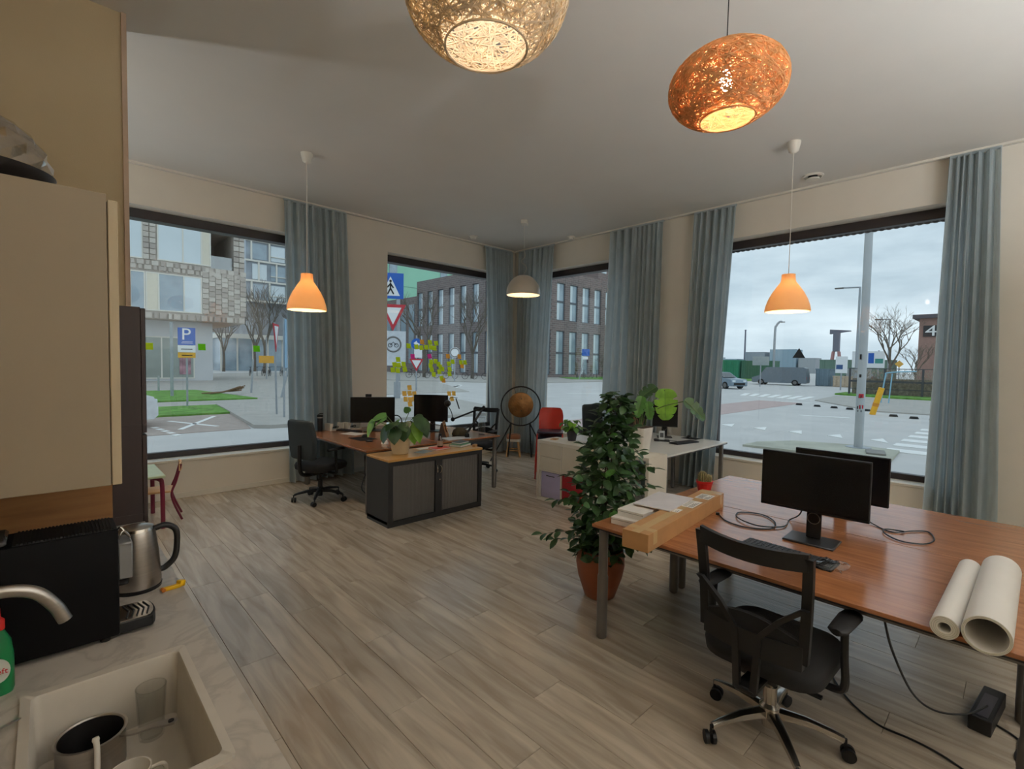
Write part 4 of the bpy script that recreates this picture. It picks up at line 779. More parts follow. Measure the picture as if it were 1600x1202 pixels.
for i, (a, b) in enumerate(((0.30, 0.98), (0.98, 1.70), (1.70, 2.37), (2.37, 3.04))):
    c = thing('base_cabinet', ['cream base cabinet at the near end of the worktop', 'cream base cabinet under the white sink', 'cream base cabinet under the black coffee machine', 'cream base cabinet beside the dark tall cupboard'][i], 'cabinet', (0, a, 0))
    zt = 0.70 if i == 1 else ZW-0.041
    MB().b2((XL+0.005, 0.002, 0.10), (0.30, b-a-0.002, zt)).build('body', m_white, c, smooth=0)
    d = MB().b2((0.301, 0.003, 0.11), (0.321, b-a-0.003, ZW-0.05), 0.002).build('door', m_cab, c, smooth=0)
    MB().b2((0.321, 0.10, ZW-0.10), (0.338, b-a-0.10, ZW-0.088), 0.002).build('handle', m_steel, d, smooth=0)
    MB().b2((XL+0.02, 0.0, 0.0), (0.25, b-a, 0.10)).build('plinth', m_black, c, smooth=0)
# sink
sk = thing('kitchen_sink', 'white composite kitchen sink set in the marbled worktop', 'sink', ((SX0+SX1)/2, (SY0+SY1)/2, ZW))
m_sink = M('sink_composite', S(196, 188, 176), 0.45, var=0.03, scale=20)
hx, hy = (SX1-SX0)/2, (SY1-SY0)/2
def rrect(x, y, r, z, n=5):
    return [V(sx*(x-r)+r*math.cos(a0+PI/2*k/n), sy*(y-r)+r*math.sin(a0+PI/2*k/n), z) for sx, sy, a0 in ((1, 1, 0), (-1, 1, PI/2), (-1, -1, PI), (1, -1, 1.5*PI)) for k in range(n+1)]
sb = MB()
sb.skin([rrect(hx, hy, 0.012, 0.0), rrect(hx, hy, 0.012, 0.009), rrect(hx-0.018, hy-0.024, 0.016, 0.009), rrect(hx-0.021, hy-0.027, 0.016, 0.004),
         rrect(hx-0.026, hy-0.034, 0.02, -0.158), rrect(hx-0.04, hy-0.05, 0.02, -0.170), rrect(0.02, 0.02, 0.0195, -0.173)], True, False, True)
sb.build('basin', m_sink, sk, smooth=50)
MB().lathe([(0.0, 0), (0.042, 0), (0.038, 0.003), (0.0, 0.002)], 20, (0, 0, -0.1715)).build('drain', m_steel, sk)
# faucet
fa = thing('kitchen_faucet', 'brushed steel kitchen faucet with curved spout over the sink', 'faucet', (-0.20, 1.60, ZW))
MB().lathe([(0, 0), (0.028, 0), (0.028, 0.03), (0.022, 0.04), (0, 0.04)], 20).build('base', m_steel, fa)
MB().tube(spline([(0, 0, 0.03), (0, 0, 0.20), (0.025, 0, 0.262), (0.10, 0, 0.285), (0.165, 0, 0.270), (0.203, 0, 0.225), (0.222, 0, 0.182)], 8), [0.0145]*48+[0.0145], 14).build('spout', m_steel, fa)
h_ = MB().cyl((0, -0.02, 0.07), (0, -0.05, 0.07), 0.014, n=12); h_.cyl((0, -0.045, 0.07), (0.03, -0.05, 0.14), 0.006, n=8); h_.build('lever', m_steel, fa)
# coffee machine: flank toward the viewer, front toward +X
cm = thing('coffee_machine', 'black coffee machine with ribbed top standing on the worktop', 'coffee machine', (-0.27, 1.80, ZW))
mb = MB(); mb.box((0.205, 0.075, 0.170), (0.415, 0.15, 0.315), None, 0.006, 2); mb.build('body', M('coffee_black', S(8, 7, 8), 0.7, var=0.2, scale=2, spec=0.12), cm)
mb = MB()
for i in range(26): mb.box((0.205+i*0.0078, 0.075, 0.3295), (0.0048, 0.13, 0.005))
mb.b2((0.195, 0.006, 0.3275), (0.41, 0.144, 0.3285)); mb.build('ribbed_lid', m_black, cm, smooth=0)
MB().b2((0.04, 0.01, 0.3275), (0.185, 0.14, 0.345), 0.006).build('water_tank_lid', M('smoked_plastic', S(60, 58, 58), 0.2), cm)
MB().b2((0.4125, 0.03, 0.165), (0.448, 0.12, 0.275), 0.004).build('brew_head', M('silver_plastic', S(150, 150, 150), 0.35, 0.5), cm)
MB().b2((0.4125, 0.05, 0.14), (0.44, 0.10, 0.165), 0.003).build('spout', m_black, cm)
lev = MB(); lev.tube(spline([(0.414, 0.04, 0.285), (0.428, 0.05, 0.306), (0.445, 0.06, 0.282), (0.44, 0.09, 0.282), (0.425, 0.10, 0.305), (0.414, 0.11, 0.285)], 5), 0.003, 6); lev.build('lever', m_chrome, cm)
def halfround(x0, x1, w, z): return [V(x0, w[0], z), V(x1-0.02, w[0], z)] + [V(x1-0.02+0.02*math.sin(a), (w[0]+w[1])/2-(w[1]-w[0])/2*math.cos(a), z) for a in [PI*k/8 for k in range(1, 8)]] + [V(x1-0.02, w[1], z), V(x0, w[1], z)]
MB().skin([halfround(0.412, 0.505, (0.01, 0.14), 0.012), halfround(0.412, 0.505, (0.01, 0.14), 0.040)]).build('drip_tray', m_black, cm, smooth=30)
g_ = MB().skin([halfround(0.414, 0.500, (0.016, 0.134), 0.0405), halfround(0.414, 0.500, (0.016, 0.134), 0.0445)]); tray = g_.build('drip_grid', m_chrome, cm, smooth=30)
for i in range(5):
    MB().tube([(0.430+i*0.0125, 0.03+0.0*i, 0.0452), (0.440+i*0.0125, 0.075, 0.0452), (0.430+i*0.0125, 0.12, 0.0452)], 0.0025, 6).build('slot', m_black, tray)
feet = MB()
for x_ in (0.03, 0.38):
    for y_ in (0.02, 0.13): feet.cyl((x_, y_, 0), (x_, y_, 0.013), 0.012, n=8)
feet.build('feet', m_black, cm)
# kettle
kt = thing('electric_kettle', 'stainless steel kettle with black loop handle on the worktop', 'kettle', (0.222, 2.17, ZW))
MB().lathe([(0, 0.0), (0.072, 0.0), (0.074, 0.012), (0, 0.012)], 28).build('base', m_black, kt)
MB().lathe([(0, 0.013), (0.071, 0.013), (0.072, 0.03), (0.066, 0.12), (0.056, 0.20), (0.052, 0.212), (0.0, 0.212)], 32).build('body', m_steel, kt)
MB().lathe([(0, 0.2125), (0.053, 0.2125), (0.050, 0.222), (0.03, 0.228), (0, 0.230)], 28).build('lid', m_chrome, kt)
MB().tube(spline([(0.048, 0, 0.205), (0.085, -0.002, 0.212), (0.116, -0.004, 0.190), (0.120, -0.004, 0.14), (0.112, -0.003, 0.085), (0.085, 0, 0.055), (0.066, 0, 0.050)], 7), 0.0105, 10).build('handle', m_black, kt)
MB().prism([(-0.052, -0.016), (-0.052, 0.016), (-0.078, 0.0)], 0.165, 0.205).build('spout', m_steel, kt)
# yellow peg/bag clip
yc = thing('yellow_clip', 'small yellow plastic bag clip lying beside the kettle', 'clip', (0.312, 2.075, ZW+0.0005), 0.15)
m_yel = M('yellow_plastic', S(226, 176, 10), 0.4)
MB().box((0.0, 0, 0.007), (0.055, 0.016, 0.014), None, 0.004, 2).build('jaw', m_yel, yc)
MB().box((0.028, 0.004, 0.012), (0.022, 0.022, 0.022), (0, 0.2, 0.4), 0.004, 2).build('grip', m_yel, yc)
MB().cyl((-0.028, -0.009, 0.007), (-0.028, 0.009, 0.007), 0.0065, n=10).build('hinge', M('orange_plastic', S(190, 110, 30), 0.4), yc)
# upturned glasses behind the coffee machine
m_clear = glass('drinking_glass', (0.965, 0.97, 0.965, 1), 1.3, 0.02, 0.05)
def tumbler(name, loc, r0, r1, hgt, label, group=None, up=True):
    e = thing(name, label, 'glass', loc, 0, group)
    pr = [(0.0, 0.0), (r0, 0.0), (r1, hgt), (r1-0.002, hgt), (r0-0.003, 0.006), (0.0, 0.006)]
    if not up: pr = [(r, hgt-z) for r, z in pr]
    MB().lathe(pr, 24).build('wall', m_clear, e)
    rz = hgt if up else 0.0
    MB().tube([V((r1-0.001)*math.cos(a), (r1-0.001)*math.sin(a), rz+(0 if up else 0.002)) for a in [2*PI*k/28 for k in range(28)]], 0.0013, 5, closed=True).build('rim', m_clear, e)
    return e
tumbler('glass_bowl', (0.235, 2.62, ZW), 0.030, 0.05, 0.075, 'small clear glass upside down beside the dark cupboard', up=False)
for i, (xx, yy) in enumerate(((0.13, 2.36), (0.06, 2.42), (-0.02, 2.36))):
    tumbler('drinking_glass', (xx, yy, ZW), 0.028, 0.035, 0.30+0.01*i if False else 0.12, ['clear glass behind the ribbed coffee machine, next to the kettle', 'clear glass behind the ribbed coffee machine, middle of three', 'clear glass behind the ribbed coffee machine, farthest from the kettle'][i])
# soap bottle
sp = thing('dish_soap_bottle', 'green dish soap bottle with red cap at the picture edge', 'bottle', (-0.100, 1.70, ZW), 0.0)
m_green = M('green_bottle', S(16, 110, 62), 0.3, var=0.05)
def oval(a, b, z, n=24): return [V(a*math.cos(2*PI*k/n), b*math.sin(2*PI*k/n), z) for k in range(n)]
MB().skin([oval(0.026, 0.018, 0), oval(0.029, 0.021, 0.01), oval(0.029, 0.021, 0.09), oval(0.025, 0.019, 0.13), oval(0.014, 0.012, 0.155), oval(0.012, 0.012, 0.16)]).build('body', m_green, sp)
MB().lathe([(0, 0.16), (0.0145, 0.16), (0.0145, 0.182), (0.008, 0.19), (0.007, 0.212), (0, 0.212)], 16).build('cap', M('red_cap', S(206, 40, 34), 0.4), sp)
lbl = MB().skin([[p+V(0, -0.0225, 0.065) for p in [V(0.023*math.cos(a), 0, 0.030*math.sin(a)) for a in [2*PI*k/24 for k in range(24)]]], [p+V(0, -0.0215, 0.065) for p in [V(0.023*math.cos(a), 0, 0.030*math.sin(a)) for a in [2*PI*k/24 for k in range(24)]]]]).build('label', M('label_white', S(226, 232, 226), 0.5), sp)
text('lettering', 'dreft', 0.019, M('label_red', S(200, 30, 40), 0.5), lbl, (0.0, -0.0235, 0.063), (PI/2, 0, 0), 0.0005)
# saucepan
pn = thing('saucepan', 'steel saucepan with dark inside and long handle in the sink', 'saucepan', (0.062, 1.512, ZW-0.1715), 0.0)
pr = 0.066
MB().lathe([(0, 0.0), (pr-0.006, 0.0), (pr, 0.008), (pr, 0.093), (pr+0.004, 0.096), (pr-0.001, 0.097), (pr-0.004, 0.094)], 36, cap=False).build('body', m_steel, pn)
MB().lathe([(pr-0.0035, 0.095), (pr-0.004, 0.008), (pr-0.008, 0.004), (0, 0.004)], 36, cap=False).build('inside', M('pan_dark', S(22, 20, 20), 0.6, spec=0.2), pn)
d_ = Vector((0.80, -0.60, 0)).normalized()
hp = [d_*(pr-0.004)+V(0, 0, 0.086), d_*(pr+0.03)+V(0, 0, 0.090), d_*(pr+0.075)+V(0, 0, 0.104), d_*(pr+0.125)+V(0, 0, 0.112)]
hm = MB(); n_ = V(-d_.y, d_.x, 0); ring = []
for p_, w_ in zip(spline(hp, 5), [0.006, 0.0062, 0.0065, 0.007, 0.0072, 0.0075, 0.008, 0.0085, 0.009, 0.0095, 0.010, 0.0105, 0.011, 0.011, 0.0105, 0.008]):
    ring.append([p_+n_*w_+V(0, 0, 0.0025), p_-n_*w_+V(0, 0, 0.0025), p_-n_*w_-V(0, 0, 0.0025), p_+n_*w_-V(0, 0, 0.0025)])
hm.skin(ring); ho = hm.build('handle', m_steel, pn, smooth=30)
MB().lathe([(0.004, 0), (0.0062, 0.0), (0.0062, 0.0065), (0.004, 0.0065)], 14, hp[-1]-d_*0.012-V(0, 0, 0.0032)).build('hanging_hole', m_black, ho)
tumbler('drinking_glass', (0.184, 1.552, ZW-0.1705), 0.027, 0.034, 0.135, 'clear tumbler standing in the sink behind the saucepan handle')
# white cup and spoon in the sink
cp = thing('white_cup', 'white cup with a spoon at the bottom edge of the picture', 'cup', (0.118, 1.345, ZW-0.1715))
MB().lathe([(0, 0), (0.026, 0), (0.036, 0.02), (0.041, 0.075), (0.038, 0.075), (0.033, 0.02), (0.0, 0.006)], 28).build('body', M('cup_ceramic', S(222, 216, 206), 0.25), cp)
MB().tube(spline([(0.039, 0.0, 0.06), (0.062, 0.0, 0.058), (0.066, 0, 0.035), (0.036, 0, 0.022)], 5), 0.0045, 8).build('handle', MATS['cup_ceramic'], cp)
br = thing('dish_brush', 'white-handled dish brush leaning against the saucepan', 'brush', (0.066, 1.415, ZW-0.1715))
MB().tube(spline([(-0.006, -0.04, 0.012), (0.0, -0.01, 0.055), (0.002, 0.012, 0.10), (0.0, 0.022, 0.126)], 5), [0.006]*14+[0.0075, 0.006], 10).build('handle', MATS['cup_ceramic'], br)
MB().lathe([(0, 0), (0.02, 0), (0.022, 0.012), (0, 0.02)], 16, (-0.006, -0.05, 0.0)).build('bristles', m_paper, br)
fk = thing('steel_fork', 'thin steel fork lying over the sink rim', 'fork', (-0.115, 1.50, ZW+0.0095), 0.45)
MB().box((0, 0, 0.003), (0.13, 0.007, 0.003), None, 0.001).build('handle', m_steel, fk)
f_ = MB(); f_.box((-0.075, 0, 0.003), (0.025, 0.02, 0.002))
for i in range(4): f_.box((-0.105, -0.0075+i*0.005, 0.003), (0.04, 0.0028, 0.002))
f_.build('tines', m_steel, fk)
# upper cabinet (end panel toward the viewer)
uc = thing('wall_cabinet', 'plain taupe wall cabinet above the coffee machine', 'cabinet', (XL, 1.75, 1.39))
m_ucab = M('taupe_panel', S(142, 127, 106), 0.6, var=0.02)
MB().b2((0.003, 0, 0), (0.425, 1.26, 0.805), 0.0015).build('carcass', m_ucab, uc, smooth=0)
for k in range(2):
    MB().b2((0.427, 0.0+k*0.631, 0.0), (0.449, 0.627+k*0.631, 0.79), 0.002).build('door', M('pale_door', S(188, 172, 144), 0.55), uc, smooth=0)
# glass dome on the cabinet
gd = thing('cake_dome', 'faceted clear glass dome on a black tray on the wall cabinet', 'glass dome', (-0.135, 1.94, 2.196))
MB().lathe([(0, 0), (0.125, 0), (0.160, 0.035), (0.165, 0.052), (0.155, 0.055), (0, 0.05)], 40).build('tray', M('black_tray', S(24, 20, 20), 0.35), gd)
dm = MB(); rings = []
for i in range(8):
    a = i/8*PI/2*0.97; r = 0.152*math.cos(a); z = 0.056+0.150*math.sin(a)
    rings.append([V(r*(1+0.07*((k+i) % 2))*math.cos(2*PI*k/24), r*(1+0.07*((k+i) % 2))*math.sin(2*PI*k/24), z) for k in range(24)])
dm.skin(rings, True, False, True).build('dome', glass('faceted_glass', (0.86, 0.84, 0.82, 1), 2.2, 0.02, 0.22), gd, smooth=0)
MB().sph((0, 0, 0.222), 0.016).build('knob', MATS['faceted_glass'], gd)
# tall dark cupboard at the end of the worktop and wood board beside it
tc_ = thing('tall_cupboard', 'very dark brown tall cupboard at the end of the worktop', 'cupboard', (XL, 3.045, 0))
m_dkbr = wood('dark_stained_wood', S(34, 18, 15), S(44, 25, 20), 0.55, 3, (10, 10, 1))
MB().b2((0.003, 0, 0.0), (0.640, 0.60, 2.0), 0.002).build('carcass', m_dkbr, tc_, smooth=0)
for zz in (0.10, 0.735, 1.37): MB().b2((0.641, 0.004, zz), (0.661, 0.596, zz+0.625), 0.002).build('door', m_dkbr, tc_, smooth=0)
for zz in (0.95, 1.40, 1.72): MB().b2((0.53, -0.004, zz), (0.640, 0.0, zz+0.012)).build('edge_strip', m_dkbr, tc_, smooth=0)
tag(MB().b2((XL+0.003, 3.018, ZW+0.001), (0.219, 3.042, 1.375), 0.001).build('splash_board', wood('board_wood', S(124, 84, 46), S(146, 104, 60), 0.4, 2, (1, 10, 10)), smooth=0), 'golden brown wooden splash board standing against the dark cupboard', 'board')
# ------------------------------------------------------------------ brown desks
m_leg = M('leg_lacquer', S(112, 108, 104), 0.4, 0.5, var=0.05)
ZD = 0.74
def desk(x0, x1, y0, y1, label, legs, mat, legmat, group, z=ZD, square=False):
    d = thing('office_desk', label, 'desk', ((x0+x1)/2, (y0+y1)/2, 0), 0, group); w, l = (x1-x0)/2, (y1-y0)/2
    MB().b2((-w, -l, z-0.020), (w, l, z), 0.002).build('tabletop', mat, d, smooth=0)
    MB().b2((-w-0.001, -l-0.001, z-0.026), (w+0.001, l+0.001, z-0.0195)).build('edge_band', m_black, d, smooth=0)
    fr = MB()
    for s in (-1, 1):
        fr.b2((s*(w-0.09)-0.02, -l+0.08, z-0.065), (s*(w-0.09)+0.02, l-0.08, z-0.027)); fr.b2((-w+0.09, s*(l-0.10)-0.02, z-0.062), (w-0.09, s*(l-0.10)+0.02, z-0.028))
    fr.build('underframe', legmat, d, smooth=0)
    for sx, sy in ((-1, -1), (1, -1), (-1, 1), (1, 1)):
        cx, cy = sx*(w-0.055), sy*(l-0.055)
        if square: lg = MB().b2((cx-0.022, cy-0.022, 0.012), (cx+0.022, cy+0.022, z-0.026), 0.003).build('leg', legmat, d, smooth=0); MB().cyl((cx, cy, 0), (cx, cy, 0.012), 0.018, n=10).build('foot', m_black, lg)
        else:
            lg = MB().lathe([(0, 0.03), (0.034, 0.03), (0.034, 0.40), (0.029, 0.415), (0.029, z-0.026), (0, z-0.026)], 18, (cx, cy, 0)).build('leg', legmat, d)
            MB().lathe([(0, 0), (0.026, 0), (0.033, 0.008), (0.033, 0.0295), (0, 0.0295)], 16, (cx, cy, 0)).build('foot', m_black if False else legmat, lg)
    return d
RD0, RD1, RDY0, RDY1 = 2.50, 3.548, -0.13, 1.86
desk(RD0, RD1, RDY0, RDY1, 'brown pear-wood desk holding the cardboard box and keyboard', 4, m_veneer, m_leg, 'brown office desks')
desk(3.556, 4.60, RDY0, RDY1, 'brown pear-wood desk beneath the wide window, behind the box desk', 4, m_veneer, m_leg, 'brown office desks')
LDX0, LDX1, LDX2, LDY0, LDY1 = 2.575, 3.584, 4.60, 5.045, 6.955
desk(LDX0, LDX1-0.004, LDY0, LDY1, 'brown desk with thermos and mouse pad beside the black chair', 4, m_veneer, m_leg, 'brown office desks')
desk(LDX1+0.004, LDX2, LDY0, LDY1, 'brown desk with water bottle before the window with notes', 4, m_veneer, m_leg, 'brown office desks')
m_wdesk = M('white_laminate', S(222, 222, 220), 0.3, var=0.01)
desk(4.995, 6.58, 2.70, 3.495, 'white desk with keyboard, near side of the white pair', 4, m_wdesk, m_grey, 'white office desks', 0.75, True)
desk(4.995, 6.58, 3.505, 4.30, 'white desk behind the tall ficus, far side of the white pair', 4, m_wdesk, m_grey, 'white office desks', 0.75, True)

# ------------------------------------------------------------------ tambour cupboard
cb = thing('tambour_cupboard', 'black tambour cupboard with grey ribbed doors and oak top', 'cupboard', (2.555, 4.525, 0))
CW, CD = 1.272, 0.465
m_tamb = M('tambour_grey', S(104, 102, 100), 0.5, var=0.03); m_cbk = M('cupboard_black', S(30, 31, 33), 0.45, var=0.08)
c = MB(); c.b2((0, 0.012, 0.03), (0.03, CD, 0.695)); c.b2((CW-0.03, 0.012, 0.03), (CW, CD, 0.695)); c.b2((0.03, CD-0.01, 0.03), (CW-0.03, CD, 0.695)); c.b2((0, 0.0, 0), (CW, CD, 0.06)); c.b2((0.03, 0.02, 0.655), (CW-0.03, CD-0.01, 0.695))
c.b2((0.03, 0.06, 0.06), (CW-0.03, 0.07, 0.655)); c.build('carcass', m_cbk, cb, smooth=0)
f = MB(); f.b2((0, -0.004, 0.0605), (0.055, 0.012, 0.695)); f.b2((CW-0.055, -0.004, 0.0605), (CW, 0.012, 0.695)); f.b2((0.055, -0.004, 0.648), (CW-0.055, 0.012, 0.695)); f.b2((CW/2-0.045, -0.004, 0.0605), (CW/2+0.045, 0.012, 0.648)); f.build('face_frame', m_cbk, cb, smooth=0)
MB().b2((-0.004, -0.012, 0.696), (CW+0.004, CD+0.004, 0.72), 0.003).build('top_board', m_oak, cb, smooth=0)
for k in range(2):
    x0 = 0.055 if k == 0 else CW/2+0.045; x1 = CW/2-0.045 if k == 0 else CW-0.055
    d = MB(); n = 34; w = (x1-x0)/n
    for i in range(n): d.box((x0+w*(i+0.5), 0.018, 0.354), (w*0.82, 0.014, 0.587), None, 0.003)
    d.b2((x0, 0.02, 0.061), (x1, 0.03, 0.647)); d.build('tambour_door', m_tamb, cb, smooth=0)
    hx_ = CW/2-0.018+k*0.036
    MB().tube(spline([(hx_, -0.004, 0.50), (hx_+(-0.008 if k == 0 else 0.008), -0.022, 0.52), (hx_+(-0.010 if k == 0 else 0.010), -0.024, 0.56), (hx_, -0.004, 0.585)], 5), 0.006, 8).build('handle', m_chrome, cb)
MB().cyl((CW/2+0.012, -0.012, 0.425), (CW/2+0.012, 0.0, 0.425), 0.009, n=12).build('lock', m_chrome, cb)

# ------------------------------------------------------------------ white cube shelf
ks = thing('cube_shelf', 'white cube shelf unit with drawers beside the tall ficus', 'shelf', (4.60, 2.70, 0))
KL, KD, KH, nC = 1.625, 0.385, 0.77, 4; cw = KL/nC
kb_ = MB(); T = 0.038
kb_.b2((0, 0, 0), (KD, T, KH)); kb_.b2((0, KL-T, 0), (KD, KL, KH)); kb_.b2((0, T, 0), (KD, KL-T, T)); kb_.b2((0, T, KH-T), (KD, KL-T, KH)); kb_.b2((0.004, T, KH/2-0.008), (KD-0.004, KL-T, KH/2+0.008))
for i in range(1, nC): kb_.b2((0.004, i*cw-0.008, T), (KD-0.004, i*cw+0.008, KH-T))
kb_.build('frame', M('shelf_white', S(224, 218, 206), 0.5, var=0.015), ks, smooth=0)
m_kins = M('shelf_insert', S(214, 206, 190), 0.5, var=0.015)
def cell(i, top):   # i counts from the near end
    y0 = max(T, i*cw+0.008); y1 = min(KL-T, (i+1)*cw-0.008); z0, z1 = (KH/2+0.008, KH-T) if top else (T, KH/2-0.008)
    return y0+0.003, y1-0.003, z0+0.003, z1-0.003
y0, y1, z0, z1 = cell(3, True)
for a, b in ((z0, (z0+z1)/2-0.002), ((z0+z1)/2+0.002, z1)):
    dr = MB().b2((0.012, y0, a), (KD-0.03, y1, b), 0.002).build('drawer', m_kins, ks, smooth=0)
    MB().b2((0.004, (y0+y1)/2-0.012, (a+b)/2-0.006), (0.012, (y0+y1)/2+0.012, (a+b)/2+0.006), 0.002).build('knob', m_kins, dr, smooth=0)
for i in (2, 1):
    y0, y1, z0, z1 = cell(i, True)
    dr = MB().b2((0.006, y0, z0), (KD-0.03, y1, z1), 0.002).build('door', m_kins, ks, smooth=0)
    MB().cyl((-0.006, y0+0.03, (z0+z1)/2), (0.006, y0+0.03, (z0+z1)/2), 0.008, n=10).build('knob', m_black, dr)
y0, y1, z0, z1 = cell(3, False)
mg = thing('magazine_box', 'lilac fading magazine box in the lower shelf compartment', 'box', (4.612, 2.70, 0))
m_lil = M('lilac_board', S(172, 166, 200), 0.5, var=0.25, scale=2.2, stretch=(0.3, 0.3, 1))
MB().b2((0, y0+0.004, z0), (0.30, y1-0.03, z1-0.006), 0.003).build('body', m_lil, mg, smooth=0)
MB().b2((-0.002, y0+0.10, z1-0.055), (0.0, y0+0.24, z1-0.045)).build('finger_slot', m_black, mg, smooth=0)
tag(MB().b2((4.612, 2.70+y1-0.024, z0), (4.92, 2.70+y1-0.004, z1-0.01), 0.002).build('white_binder', m_paper, smooth=0), 'thin white binder standing beside the lilac magazine box', 'binder')
y0, y1, z0, z1 = cell(2, False)
rb = thing('red_storage_box', 'dark red storage box in the lower shelf compartment', 'box', (4.612, 2.70, 0)); m_rbox = M('red_box_board', S(150, 28, 36), 0.6, var=0.06)
MB().b2((0, y0+0.004, z0), (0.32, y1-0.004, z1-0.006), 0.003).build('body', m_rbox, rb, smooth=0)
MB().b2((-0.003, (y0+y1)/2-0.03, z1-0.06), (0.0, (y0+y1)/2+0.03, z1-0.035)).build('pull', m_grey, rb, smooth=0)
y0, y1, z0, z1 = cell(0, True)
tag(MB().b2((4.70, 2.70+y0+0.03, z0), (4.93, 2.70+y0+0.11, z1-0.06), 0.002).build('grey_binder', M('dark_teal_board', S(44, 66, 68), 0.6), smooth=0), 'dark teal binder in the open end compartment of the shelf', 'binder')
y0, y1, z0, z1 = cell(0, False)
tag(MB().b2((4.72, 2.70+y0+0.02, z0), (4.93, 2.70+y1-0.1, z0+0.09), 0.004).build('paper_stack', M('sand_paper', S(168, 158, 136), 0.7), smooth=0), 'sand-coloured paper stack at the bottom of the open compartment', 'paper')

